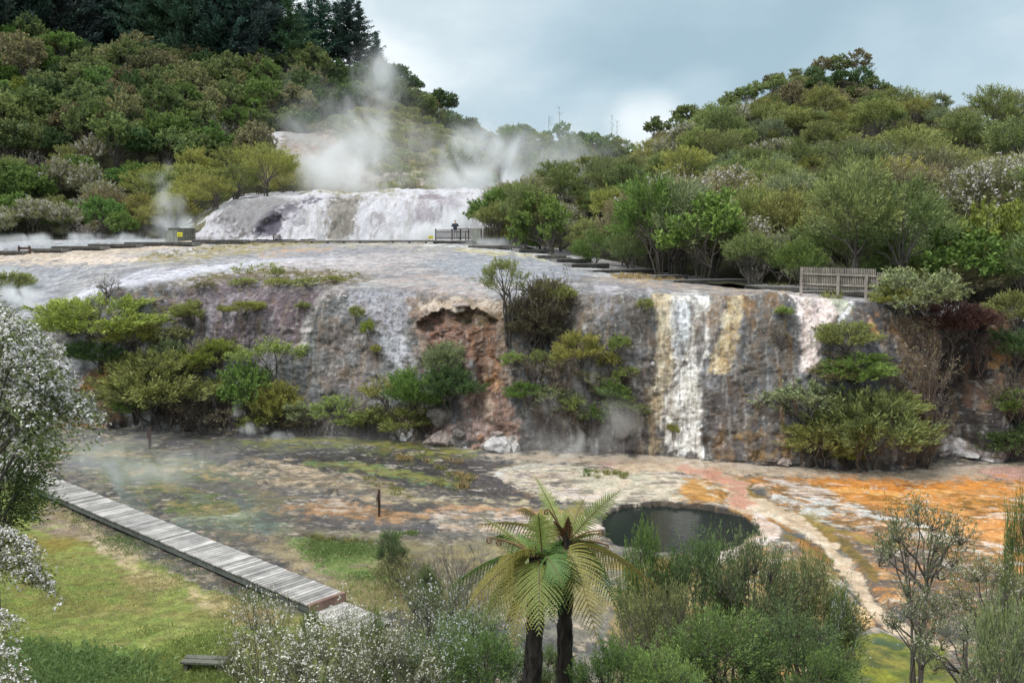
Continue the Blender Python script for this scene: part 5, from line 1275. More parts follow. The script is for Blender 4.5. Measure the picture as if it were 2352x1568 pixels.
def right_woods():
    acc, r = scatter(RH_PX, RH_PY, RH_P, 2.55, .48, 1112, 2470, RH_T, lambda a, b: a > 0, 21, 330, 0.03, .97)
    for i, j in acc:
        x, y = RH_PX[i, j], RH_PY[i, j]; p = RH_P[i, j]
        foot = RH_T[i, j] < .14
        if foot:
            tab = [(5, 'tea', GREEN, 'fresh green bush'), (4, 'tea', MID, 'mid green feathery bush'), (3, 'broad', GREEN, 'leafy green bush'), (1, 'broad', BRIGHT, 'bright green leafy bush')]
            zone = 'standing behind the stepped boardwalk' if x < 1830 else 'standing behind the picket fence'
        else:
            tab = [(7, 'tea', OLIVE, 'olive feathery bush'), (2.5, 'tea', YELL, 'yellow olive feathery bush'), (5, 'tea', MID, 'mid green feathery bush'), (3, 'teaf', KHAKI, 'white flowering bush'),
                   (1.5, 'tea', BROWN, 'brownish feathery bush'), (1.0, 'bare', GREY, 'grey leafless shrub'), (2, 'tea', GGREEN, 'grey green feathery bush')]
            zone = ('on the crest of the scrub hillside' if y < 330 else 'on the middle of the scrub hillside' if y < 480 else 'low on the scrub hillside') + (' above the viewing platform' if x < 1420 else ' below the knoll' if x < 2050 else ' beyond the fence')
        t = pick(r, tab)
        lib, nm = {'broad': (P_BROAD, 'broadleaf_bush'), 'tea': (P_TEA, 'tea_tree_bush'), 'teaf': (P_TEAF, 'flowering_bush'), 'bare': (P_BARE, 'bare_shrub')}[t[1]]
        s = r.uniform(.9, 1.75); f = r.uniform(.85, 1.15)
        if foot: s *= .78
        tt = RH_T[i, j]; s *= 1.14 - .40 * tt
        if x < 1250: s *= .62
        elif x < 1480: s *= .88
        lab = f'{t[3]} {zone}'
        put_plant(nm, lib[r.integers(len(lib))], p, s, r.uniform(0, 6.28), lab, 'bush', lab + ' group', tuple(v * f * h for v, h in zip(t[2], r.uniform(.95, 1.05, 3))), sz=s * r.uniform(1.0, 1.4) * (1.0 if tt < .5 else .82), tilt=(r.normal(0, .15), r.normal(0, .15)))
    acc, r = scatter(RH_PX, RH_PY, RH_P, 1.75, .5, 1330, 2420, RH_T, lambda a, b: a > 0, 24, 130, .62, .97)
    for i, j in acc:
        t = pick(r, [(5, OLIVE, 'olive'), (4, MID, 'mid green'), (2, KHAKI, 'khaki'), (2, GGREEN, 'grey green'), (1, YELL, 'yellow olive')])
        lab = f'low {t[2]} scrub bush atop the scrub hillside' + (' under the bright cloud gap' if RH_PX[i, j] < 1700 else ' in front of the knoll' if RH_PX[i, j] < 2040 else ' past the knoll')
        s = r.uniform(.55, .85); f = r.uniform(.85, 1.15)
        put_plant('scrub_bush', P_TEA[r.integers(9)], RH_P[i, j], s, r.uniform(0, 6.28), lab, 'bush', lab + ' group', tuple(v * f for v in t[1]), sz=s * r.uniform(1.0, 1.3), tilt=(r.normal(0, .15), r.normal(0, .15)))
    acc, r = scatter(PK_PX, PK_PY, PK_P, 2.6, .5, 1500, 2120, PK_T, lambda a, b: b < 330, 22, 90, .1, .8)
    for i, j in acc:
        t = pick(r, [(4, 'broad', MID, 'mid green tree'), (3, 'broad', DGREEN, 'dark green tree'), (2, 'tea', OLIVE, 'olive tree'), (2, 'broad', BROWN, 'brown tinged tree')])
        lab = f'small {t[3]} on the rounded knoll against the sky'
        lib = P_BROAD if t[1] == 'broad' else P_TEA
        f = r.uniform(.8, 1.25)
        put_plant('broadleaf_tree' if t[1] == 'broad' else 'tea_tree_bush', lib[r.integers(len(lib))], PK_P[i, j], r.uniform(.65, 1.0), r.uniform(0, 6.28), lab, 'tree', lab + 's', tuple(v * f for v in t[2]))
    r = np.random.default_rng(23)
    for q, (x, yb, Y, w, h, tint, lab) in enumerate([(1142, 556, 82.2, 110, 95, OLIVE, 'olive bush crowding the boarded screen of the platform'), (1185, 566, 79.5, 120, 120, MID, 'mid green bush behind the first boardwalk section'),
            (1165, 520, 86, 110, 75, GREEN, 'green bush against the end of the white terrace'), (1215, 505, 86, 120, 90, KHAKI, 'khaki bush over the end of the white terrace'), (1240, 560, 79, 110, 100, OLIVE, 'olive bush above the short second boardwalk section'), (1140, 500, 90, 70, 42, OLIVE, 'small olive bush at the brink of the white terrace')]):
        b = at(x, yb, Y); put_plant('tea_tree_bush', P_TEA[q % 9], b - np.array([0, 0, .3]), w / F * Y / 4.0, q * 1.3, lab, 'bush', None, tint, sz=(h / F * Y + .3) / 3.4)
right_woods()
# ---------------------------------------------------------------- shrubs on the cliff
C_TEA = [plant(200 + i, R=1.5, H=2.2, z0=0.15, ncl=19, ntip=22, nleaf=26, clr=.37, flat=.28, ll=.15, lw=.018, spread=.38, up=.5, twigL=.34, twigs=.3, r0=.05) for i in range(4)]
C_OPEN = [plant(210 + i, R=1.3, H=2.6, z0=.8, ncl=11, ntip=18, nleaf=20, clr=.34, flat=.5, ll=.12, lw=.018, spread=.55, up=.8, twigL=.26, twigs=.6, r0=.045, stems=5) for i in range(3)]
C_TUFT = [plant(220 + i, R=.8, H=1.3, z0=.12, ncl=10, ntip=15, nleaf=18, clr=.40, flat=.75, ll=.11, lw=.022, spread=.7, up=.5, twigL=.18, twigs=.3, r0=.025, stems=3) for i in range(4)]
C_ROUND = [plant(230 + i, R=1.2, H=2.0, z0=.2, ncl=16, ntip=18, nleaf=16, clr=.33, flat=.7, ll=.11, lw=.026, spread=.7, up=.5, twigL=.22, twigs=.2, r0=.04) for i in range(2)]
C_TWIG = [bare_plant(240 + i, 1.2, 2.2, 9, 5, .03, M_RTWIG, .6, 2, .09, .014, .38) for i in range(3)]
C_DEAD = [bare_plant(250 + i, 1.0, 2.0, 6, 5, .035, M_TWIG, .6, 1, .08, .012, .4) for i in range(2)]
LIBDIM = {'tea': (C_TEA, 1.55, 2.35), 'open': (C_OPEN, 1.35, 2.8), 'tuft': (C_TUFT, .85, 1.4), 'round': (C_ROUND, 1.25, 2.1), 'twig': (C_TWIG, 1.15, 2.1), 'dead': (C_DEAD, 1.0, 1.9), 'heath': (P_HEATH, 1.25, 1.1)}
WINE = (.085, .045, .045); LIME = (.25, .31, .10); PALE = (.27, .30, .16)
SHRUBS = [
 ('tea', 235, 792, 668, 235, BRIGHT, 'broad bright olive bush spilling over the cliff rim near the blossoming tree'),
 ('tea', 160, 760, 690, 110, OLIVE, 'dull olive bush tucked behind the broad bright one on the rim'),
 ('tea', 300, 800, 725, 110, YELL, 'small yellow olive bush hanging under the broad bright rim bush'),
 ('twig', 258, 690, 634, 75, BROWN, 'small twiggy grey bush above the broad bright rim bush'),
 ('tea', 225, 845, 770, 130, DGREEN, 'dark bush hanging down between white patches of cliff'),
 ('tea', 375, 965, 800, 250, OLIVE, 'large grey olive bush with bare stems at the cliff foot'),
 ('tea', 300, 960, 870, 120, GREEN, 'fresh green bush beside the white scree at the cliff foot'),
 ('tuft', 385, 860, 765, 110, GGREEN, 'grey green bush above the large grey olive one'),
 ('open', 455, 870, 770, 60, GREY, 'narrow grey bush between two yellow green ones'),
 ('tea', 492, 850, 772, 120, BRIGHT, 'flat bright yellow green bush on the purple rock'),
 ('open', 625, 900, 762, 150, LIME, 'tall light green bush on dark stems at the edge of the purple rock'),
 ('open', 480, 960, 860, 130, OLIVE, 'olive bush with crooked trunk at the shaded cliff foot'),
 ('round', 572, 975, 815, 115, GREEN, 'rounded bright green bush in the middle of the shaded foot'),
 ('tea', 640, 985, 870, 110, YELL, 'yellow olive bush leaning toward the grey rock face'),
 ('tuft', 610, 995, 930, 120, OLIVE, 'low olive bush on the dark bank by the algae water'),
 ('open', 725, 1000, 900, 110, GGREEN, 'thin stemmed grey green bush below the grey rock face'),
 ('open', 800, 1000, 895, 140, LIME, 'sparse light green bush below the middle of the grey rock face'),
 ('tuft', 865, 1010, 930, 120, OLIVE, 'low olive bush next to the white block of rock'),
 ('twig', 920, 1015, 900, 90, BROWN, 'brown twiggy bush beside the white block of rock'),
 ('open', 895, 960, 850, 110, YELL, 'sparse yellow green bush on the brown streaked face'),
 ('tea', 960, 965, 830, 130, GREEN, 'green bush sprawling below the red hollow'),
 ('tea', 1040, 930, 835, 120, DGREEN, 'dark green wind shaped bush on a black stem below the hollow'),
 ('tea', 1015, 870, 775, 90, GGREEN, 'grey green bush growing up into the red hollow'),
 ('tea', 940, 1000, 925, 110, OLIVE, 'olive bush in the shadow below the sprawling green one'),
 ('twig', 1240, 800, 625, 170, BROWN, 'dense grey brown twiggy bush beside the tall slender tree'),
 ('tea', 1255, 790, 640, 130, (.15, .135, .10), 'shaded grey brown bush filling the space beside the tall slender tree'),
 ('tea', 1215, 800, 700, 110, (.13, .12, .08), 'dark bush at the root of the tall slender tree'),
 ('tea', 1270, 720, 640, 90, OLIVE, 'olive green top growing through the grey twiggy bush'),
 ('tuft', 1243, 745, 690, 50, LIME, 'little bright bush in front of the grey twiggy one'),
 ('tuft', 848, 778, 730, 42, BRIGHT, 'single bright green tuft on the pale rock face'),
 ('tuft', 815, 735, 695, 45, OLIVE, 'small olive tuft above the single bright one'),
 ('tuft', 862, 812, 786, 36, YELL, 'tiny yellow brown tuft below the single bright one'),
 ('tea', 568, 728, 685, 70, YELL, 'low yellow olive bush on the purple rock'),
 ('tuft', 507, 714, 690, 34, OLIVE, 'tiny round bush on the purple rock near the mossy rim'),
 ('tuft', 702, 718, 690, 44, OLIVE, 'small bush at the pale seam of the purple rock'),
 ('tea', 422, 745, 675, 75, OLIVE, 'olive bush at the left border of the purple rock'.replace('left border', 'outer border')),
 ('tuft', 400, 790, 740, 90, KHAKI, 'khaki tuft under the mossy rim'),
 ('twig', 1215, 870, 780, 130, BROWN, 'dark twiggy undergrowth below the bushy top beside the hollow'),
 ('twig', 1300, 900, 790, 160, BROWN, 'dark twiggy undergrowth behind the airy yellow olive bush'),
 ('twig', 1390, 920, 810, 150, BROWN, 'dark twiggy undergrowth behind the yellow green slate bush'),
 ('twig', 1250, 990, 890, 140, BROWN, 'dark twiggy undergrowth above the milky run-off'),
 ('twig', 985, 990, 880, 140, BROWN, 'dark twiggy undergrowth beneath the sprawling green bush'),
 ('twig', 820, 1005, 900, 120, BROWN, 'dark twiggy undergrowth behind the sparse light green bush'),
 ('twig', 420, 985, 880, 200, BROWN, 'dark twiggy undergrowth beneath the large grey olive bush'),
 ('tuft', 1185, 850, 805, 60, LIME, 'small light green bush just right of the hollow'.replace('just right of', 'beside')),
 ('open', 1240, 880, 790, 75, LIME, 'light green bush on dark twigs below the grey twiggy one'),
 ('tea', 1210, 930, 870, 90, GREEN, 'green spray over the brown lower cliff'),
 ('tea', 1330, 850, 755, 110, YELL, 'airy yellow olive bush on the brown cliff'),
 ('tuft', 1265, 930, 880, 75, PALE, 'pale tipped bush on the brown lower cliff'),
 ('tuft', 1310, 960, 895, 80, LIME, 'light green bush in the thin steam of the lower cliff'),
 ('open', 1345, 900, 840, 70, OLIVE, 'olive bush on thin stems amid the cliff steam'),
 ('tuft', 1395, 860, 800, 70, YELL, 'yellow green bush high on the slate cliff'),
 ('tuft', 1422, 820, 765, 55, LIME, 'small pale green bush high beside the white cascade'),
 ('tea', 1400, 930, 860, 85, GREEN, 'green bush halfway down the slate cliff'),
 ('tuft', 1440, 880, 835, 60, LIME, 'light green bush close to the white cascade'),
 ('tea', 1430, 960, 895, 90, MID, 'mid green bush low beside the white cascade'),
 ('tuft', 1370, 985, 920, 80, GREEN, 'green bush low in the steaming corner'),
 ('twig', 1340, 990, 900, 150, BROWN, 'brown twiggy bush in the steaming corner'),
 ('twig', 1430, 1000, 900, 140, BROWN, 'brown twiggy bush at the foot beside the cascade'),
 ('dead', 1470, 760, 700, 90, GREY, 'dead branches reaching over the slate beside the cascade top'),
 ('tuft', 1478, 730, 690, 45, OLIVE, 'olive sprig on the dead branches by the cascade top'),
 ('tuft', 1543, 1000, 968, 36, YELL, 'tiny yellow green bush on the white cascade'),
 ('twig', 1790, 800, 735, 70, BROWN, 'thin brown bush on the slate between tan and white runs'),
 ('tuft', 1795, 745, 715, 50, LIME, 'few bright sprigs above the thin brown bush'),
 ('tea', 1935, 815, 735, 120, OLIVE, 'olive bush over the white run below the fence'),
 ('twig', 1905, 835, 780, 90, BROWN, 'rusty twigs across the white run below the fence'),
 ('tea', 1965, 890, 805, 150, GREEN, 'green and pale tipped bush beside the white run'),
 ('tea', 1915, 885, 825, 100, BROWN, 'brownish bush at the end of the white run'),
 ('round', 1845, 985, 865, 170, GGREEN, 'silvery green bush at the top of the big olive thicket'),
 ('tea', 1985, 1072, 885, 225, MID, 'very large olive bush at the cliff foot by the orange flats'),
 ('tea', 1890, 1062, 940, 150, OLIVE, 'khaki bush at the slate end of the big olive thicket'),
 ('round', 1945, 1075, 1010, 80, BRIGHT, 'bright green low bush at the foot of the big olive thicket'),
 ('tea', 2050, 960, 890, 110, OLIVE, 'olive crown on the far flank of the big olive thicket'),
 ('round', 2100, 740, 605, 170, PALE, 'large pale green bush hiding the end of the picket fence'),
 ('tea', 2050, 715, 650, 90, YELL, 'yellow green bush in front of the lower fence panel'),
 ('twig', 2110, 800, 700, 130, BROWN, 'twiggy underside bush below the large pale green one'),
 ('twig', 2120, 950, 755, 160, BROWN, 'tall brown leafless bush on the shaded brown cliff'),
 ('dead', 2170, 1000, 860, 120, GREY, 'grey leafless bush at the mouth of the dark gully'),
 ('twig', 2125, 1085, 915, 140, BROWN, 'bare branching shrub standing at the edge of the orange flats'),
 ('tea', 2200, 815, 690, 170, WINE, 'dark wine red bush over the dark gully'),
 ('tea', 2210, 700, 600, 120, BROWN, 'rust tinged bush above the wine red one'),
 ('tea', 2290, 680, 580, 140, GREEN, 'fresh green bush near the frame edge above the gully'.replace('near the frame edge ', 'high ')),
 ('twig', 2240, 620, 500, 110, (.26, .16, .13), 'reddish twiggy shrub on the bank above the gully'),
 ('tea', 2330, 760, 660, 120, OLIVE, 'olive bush over the orange rock beside the gully'),
 ('twig', 2310, 960, 850, 130, BROWN, 'brown twigs on the rubble below the orange rock'),
 ('tea', 2340, 960, 890, 110, GREEN, 'green bush on the rubble below the orange rock'),
 ('tea', 2345, 1060, 960, 130, DGREEN, 'dark bush beside the white rubble fan'),
 ('twig', 2265, 860, 720, 150, (.12, .09, .08), 'dark twiggy mass hanging into the shaded gully'),
 ('tea', 2330, 850, 740, 120, DGREEN, 'dark green bush hanging over the orange rock'),
 ('twig', 2200, 930, 800, 120, (.14, .11, .09), 'dead brown twigs in the mouth of the gully'),
 ('tea', 2160, 690, 590, 120, OLIVE, 'olive bush behind the large pale green one'),
 ('dead', 235, 985, 895, 60, GREY, 'small bare tree in front of the orange rock'),
 ('twig', 530, 1000, 900, 180, BROWN, 'dark twiggy growth in the shaded cliff foot'),
 ('twig', 690, 1005, 930, 120, BROWN, 'twiggy growth below the leaning yellow olive bush'),
 ('heath', 640, 640, 612, 40, OLIVE, 'little upright heath on the mossy rim'),
 ('heath', 640, 655, 632, 70, YELL, 'yellow heath patch on the mossy rim'),
 ('heath', 700, 660, 636, 80, OLIVE, 'olive heath patch near the pale end of the mossy rim'),
 ('heath', 560, 650, 628, 70, OLIVE, 'flat heath patch at the middle of the mossy rim'),
 ('heath', 470, 655, 636, 60, BROWN, 'rusty heath patch on the mossy rim'),
 ('heath', 770, 650, 630, 60, YELL, 'thin heath patch at the pale end of the mossy rim'),
 ('tea', 15, 690, 615, 100, OLIVE, 'hazy olive bush standing in the steam at the edge of the terrace'),
]
def cliff_shrubs():
    r = np.random.default_rng(31)
    for q, (lib, cx, by, ty, w, tint, lab) in enumerate(SHRUBS):
        L, R0, H0 = LIBDIM[lib]
        b = on_cliff(cx, by); Y = b[1]
        b = b + np.array([0, -0.15, -0.1])
        W = w / F * Y * (1.18 if lib in ('tea', 'open', 'round') else 1.0); H = (by - ty) / F * Y * 1.03
        nm = {'tea': 'tea_tree_bush', 'open': 'tea_tree_bush', 'tuft': 'small_bush', 'round': 'round_bush', 'twig': 'twiggy_bush', 'dead': 'bare_bush', 'heath': 'heath_tuft'}[lib]
        f = r.uniform(.9, 1.15)
        put_plant(nm, L[q % len(L)], b, W / (2 * R0), r.uniform(0, 6.28), lab, 'heath' if lib == 'heath' else 'bush', None, tuple(v * f for v in tint), sz=H / H0, tilt=(.12, 0))
    # the slender tree that overtops the rim
    tp = plant(260, R=1.55, H=5.0, z0=2.0, ncl=14, ntip=16, nleaf=18, clr=.34, flat=.5, ll=.13, lw=.02, spread=.5, up=.9, twigL=.3, twigs=.6, r0=.06, stems=5, shape='vase', lean=(-.1, 0))
    b = on_cliff(1168, 786)
    put_plant('slender_tree', tp, b + np.array([0, -.2, 0]), 1.0, .4, 'tall slender tree with several dark stems rising above the rim beside the hollow', 'tree', None, OLIVE, sz=(786 - 592) / F * b[1] / 5.0)
cliff_shrubs()

# ---------------------------------------------------------------- shrubs on the near slope
def near(name, lib, cx, ty, w, Y, tint, lab, cat='bush', base=None, rz=0.0, btint=(1, 1, 1), R0=1.4, H0=3.0, tilt=(0, 0)):
    top = at(cx, ty, Y); x = float(top[0])
    gz = ground_z(x, Y) if base is None else base
    H = max(.4, float(top[2]) - gz); W = w / F * Y
    return put_plant(name, lib, (x, Y, gz - .05), W / (2 * R0), rz, lab, cat, None, tint, btint, sz=H / H0, tilt=tilt)

def near_shrubs():
    NT = [plant(300 + i, R=1.4, H=3.0, z0=.5, ncl=26, ntip=22, nleaf=24, clr=.31, flat=.6, ll=.085, lw=.010, spread=.45, up=.85, twigL=.30, twigs=.8, r0=.045, stems=5, col=(.95, 1, .95)) for i in range(3)]
    NU = [plant(305 + i, R=1.4, H=3.0, z0=1.5, ncl=17, ntip=14, nleaf=15, clr=.25, flat=.36, ll=.07, lw=.010, spread=.6, up=.7, twigL=.22, twigs=.9, r0=.045, stems=3, blossom=.4, bsize=.030, bcol=(.70, .66, .56), shape='vase', barelow=-.2) for i in range(2)]
    NF = [plant(310 + i, R=1.4, H=3.0, z0=.6, ncl=20, ntip=20, nleaf=22, clr=.33, flat=1.1, ll=.055, lw=.008, spread=.45, up=1.5, twigL=.46, twigs=.9, r0=.03, stems=7, blossom=.42, bsize=.044, bcol=(.80, .78, .70)) for i in range(2)]
    NW = [plant(315 + i, R=1.4, H=3.0, z0=.6, ncl=22, ntip=22, nleaf=20, clr=.32, flat=.8, ll=.06, lw=.010, spread=.55, up=.9, twigL=.36, twigs=.6, r0=.035, stems=5, blossom=.34, bsize=.032, bcol=(.76, .77, .80)) for i in range(2)]
    ND = [bare_plant(320 + i, 1.4, 2.6, 10, 5, .028, M_TWIG, .5, 1, .06, .008, .42) for i in range(2)]
    NM = [plant(325, R=1.4, H=1.5, z0=.1, ncl=20, ntip=20, nleaf=18, clr=.34, flat=.8, ll=.09, lw=.012, spread=.8, up=.4, twigL=.2, twigs=.3, r0=.03)]
    A = (.21, .22, .105); G = (.145, .215, .075); DG = (.115, .165, .07); LG = (.21, .30, .105); GG = (.18, .205, .11)
    near('tea_tree_bush', NT[0], 1610, 1222, 270, 19.5, DG, 'dark green feathery bush standing between the pool and the tree ferns', H0=3.1)
    near('tea_tree_bush', NT[1], 1745, 1238, 260, 18.6, GG, 'tall grey green bush whose thin trunk forks in front of the stream')
    near('tea_tree_bush', NT[2], 1868, 1262, 215, 19.2, A, 'olive bush beside the lower stream with white sprigs')
    near('flowering_bush', NW[1], 1935, 1345, 110, 18.6, G, 'small bush with white blossom at the bend of the pale stream')
    near('tea_tree_bush', NT[1], 1482, 1202, 150, 20.0, G, 'narrow green bush rising in front of the dark pool', rz=2.0)
    near('tea_tree_bush', NT[2], 1530, 1330, 260, 17.6, A, 'low olive bush behind the drooping yellow frond', rz=1.0)
    near('tea_tree_bush', NT[0], 1660, 1400, 330, 16.2, G, 'wide green bush along the lower picture edge past the tree ferns'.replace('picture edge', 'slope'), rz=3.0)
    near('tea_tree_bush', NT[2], 1840, 1420, 290, 15.6, DG, 'wide dark green bush low on the slope by the green algae', rz=4.0)
    near('tea_tree_bush', NT[1], 1900, 1500, 190, 14.6, G, 'light green bush low on the slope below the pale stream', rz=5.0)
    near('tea_tree_bush', NT[1], 1420, 1470, 230, 13.6, LG, 'light green feathery bush beside the slimmer fern trunk', rz=.6)
    near('tea_tree_bush', NT[0], 1540, 1490, 220, 13.2, LG, 'light green feathery bush further along from the slimmer fern trunk', rz=1.6)
    near('bare_bush', ND[0], 1480, 1330, 240, 17.0, GREY, 'tangle of grey dead branches behind the slimmer fern trunk', H0=2.4)
    near('flowering_tree', NU[0], 2118, 1140, 265, 20.2, GG, 'umbrella shaped tree with fine white blossom before the orange flats', 'tree', R0=1.4)
    near('flowering_bush', NU[1], 2120, 1345, 220, 15.6, GG, 'white flowering bush with forked dark stems on the slope', rz=1.0)
    near('flowering_bush', NU[0], 2285, 1275, 250, 16.0, A, 'white flowering bush with pale twigs at the end of the slope', rz=2.2)
    near('flowering_bush', NU[1], 2215, 1420, 260, 13.6, GG, 'low white flowering bush below the forked stems', rz=3.2)
    near('tea_tree_bush', NT[0], 2330, 1375, 190, 8.6, PALE, 'close pale green shoots at the lower corner', rz=1.2)
    near('tea_tree_bush', NT[2], 2352, 1115, 90, 18.0, G, 'green sprig at the edge of the orange flats', base=None, rz=.3)
    # the bottom row
    near('flowering_bush', NF[0], 600, 1378, 200, 15.6, A, 'upright white flowering bush nearest the end of the long boardwalk'.replace('nearest', 'next to'), rz=.4)
    near('flowering_bush', NF[1], 760, 1395, 270, 14.8, A, 'broad cream flowering bush in front of the boardwalk step', rz=1.4)
    near('flowering_bush', NF[0], 700, 1460, 330, 13.4, GG, 'dense cream flowering bush lowest on the slope', rz=2.6)
    near('flowering_bush', NF[1], 905, 1440, 230, 13.6, A, 'cream flowering bush between the boardwalk and the tree ferns', rz=3.7)
    near('flowering_bush', NW[0], 985, 1335, 240, 17.4, GG, 'bluish white flowering bush left of the fern trunks'.replace('left of', 'just before'), rz=.9)
    near('flowering_bush', NW[1], 1095, 1395, 230, 15.8, G, 'white flowering green bush against the thicker fern trunk', rz=2.0)
    near('tea_tree_bush', NT[1], 1120, 1455, 250, 14.3, G, 'green bush at the foot of the thicker fern trunk', rz=2.4)
    near('flowering_bush', NW[0], 1010, 1455, 260, 14.2, G, 'green bush flecked with white low before the fern trunks', rz=4.0)
    near('tea_tree_bush', NT[0], 1270, 1475, 120, 15.4, G, 'green bush seen between the two fern trunks', rz=4.4)
    near('tea_tree_bush', NT[2], 850, 1395, 110, 17.0, G, 'slim green bush beside the boardwalk step', rz=2.9)
    # middle distance
    near('tea_tree_bush', NT[2], 898, 1212, 70, 28.2, DG, 'slim dark bush on the bright grass', base=0.0)
    near('round_bush', NM[0], 925, 1275, 150, 27.6, A, 'low brown olive mound at the edge of the bright grass', base=0.0, H0=1.6)
    near('bare_bush', ND[0], 1055, 1205, 160, 26.5, GREY, 'fine grey leafless bush behind the fern crown', base=0.0, H0=2.4)
    near('bare_bush', ND[1], 985, 1255, 120, 27.0, BROWN, 'brown leafless bush leaning on the olive mound', base=0.0, H0=2.4)
    near('tea_tree_bush', NT[1], 985, 1300, 70, 23.5, DG, 'narrow dark bush in front of the grey leafless one', base=0.0)
    near('bare_bush', ND[1], 1090, 1270, 140, 24.0, GREY, 'grey leafless bush beneath the fern fronds', base=0.0, H0=2.4)
    near('tea_tree_bush', NT[0], 712, 1395, 60, 21.5, G, 'wispy green shoots at the boardwalk corner', base=0.0)
    # the blossoming tree that leans in from beyond the frame
    def leaning(name, seed, base, cps, label, tint, blossom, **kw):
        b = np.array(base, float); r = np.random.default_rng(seed)
        C_ = [at(x, y, Y) - b for x, y, Y, q in cps]; R_ = [q for x, y, Y, q in cps]
        p = plant(seed, R=3.0, H=8.0, z0=3.0, centres=C_, rcs=R_, blossom=blossom, **kw)
        return put_plant(name, p, b, 1.0, 0.0, label, 'tree', None, tint)
    K = dict(ntip=24, nleaf=24, bmul=1.35, flat=.55, ll=.10, lw=.014, spread=.32, up=.0, droop=.75, twigL=.62, twigs=.3, r0=.085, stems=3, bcol=(.90, .87, .86), bias=(.75, -.1, -.15))
    cps = [(x, y, 17.0 + dy, q) for x, y, dy, q in [(-60, 700, 0, .5), (0, 712, .2, .45), (30, 740, -.3, .45), (70, 765, .2, .42), (110, 800, 0, .40), (20, 800, .5, .5), (75, 825, -.4, .42), (135, 850, .1, .38), (35, 860, 0, .5), (-30, 780, 0, .6), (95, 880, .4, .42), (150, 905, 0, .34),
            (60, 920, -.4, .42), (10, 930, .2, .5), (120, 935, -.1, .36), (175, 930, .2, .25), (-50, 860, 0, .6), (-60, 950, .3, .6), (40, 980, .1, .42), (90, 960, .1, .34)]]
    leaning('flowering_tree', 330, (-13.6, 17.6, .9), [(x - (48 if y < 875 else 22), y, Y, q * .74) for x, y, Y, q in cps], 'big tree smothered in white blossom arching over the start of the long boardwalk', (.15, .18, .07), .98, bsize=.056, **K)
    cps = [(x, y, Y, q) for x, y, Y, q in [(10, 1010, 18.5, .5), (45, 1050, 18.8, .42), (15, 1085, 18.6, .5), (60, 1095, 18.9, .36), (35, 1135, 19.0, .42), (0, 1160, 19.0, .5), (55, 1165, 19.1, .34), (20, 1195, 19.2, .42), (-40, 1100, 18.6, .6), (75, 1035, 18.8, .28), (-40, 1000, 18.2, .6), (60, 1010, 19.5, .3)]]
    leaning('tea_tree', 331, (-12.2, 19.4, .0), cps, 'dark green tree beneath the big blossoming one at the boardwalk start', (.13, .19, .065), .16, bsize=.045, **{**K, 'bias': (.3, -.1, .1), 'droop': .3, 'll': .11, 'lw': .016, 'twigs': .2})
    cps = [(x, y, Y, q) for x, y, Y, q in [(-20, 1215, 13.5, .22), (20, 1225, 13.4, .16), (50, 1245, 13.4, .14), (15, 1275, 13.2, .16), (60, 1290, 13.3, .12), (85, 1325, 13.3, .09), (-20, 1290, 13.4, .2)]]
    leaning('flowering_bush', 332, (-11.2, 13.6, 3.6), [(x - 12, y, Y, q * .7) for x, y, Y, q in cps], 'white blossoming sprays hanging over the mossy edge of the lawn', (.16, .18, .08), .95, bsize=.036, **{**K, 'ntip': 22, 'nleaf': 22, 'twigL': .36, 'll': .06, 'lw': .009, 'r0': .03})
    cps = [(x, y, Y, q) for x, y, Y, q in [(-20, 1440, 11.5, .2), (10, 1490, 11.4, .16), (30, 1540, 11.3, .16), (-10, 1560, 11.3, .2), (50, 1575, 11.3, .12), (0, 1410, 11.6, .1)]]
    leaning('flowering_bush', 333, (-9.0, 11.6, 3.6), [(x - 14, y, Y, q * .7) for x, y, Y, q in cps], 'sparse white blossoming sprays beside the long grass', (.18, .2, .09), .7, bsize=.034, **{**K, 'ntip': 18, 'nleaf': 16, 'twigL': .32, 'll': .055, 'lw': .008, 'r0': .025})
near_shrubs()
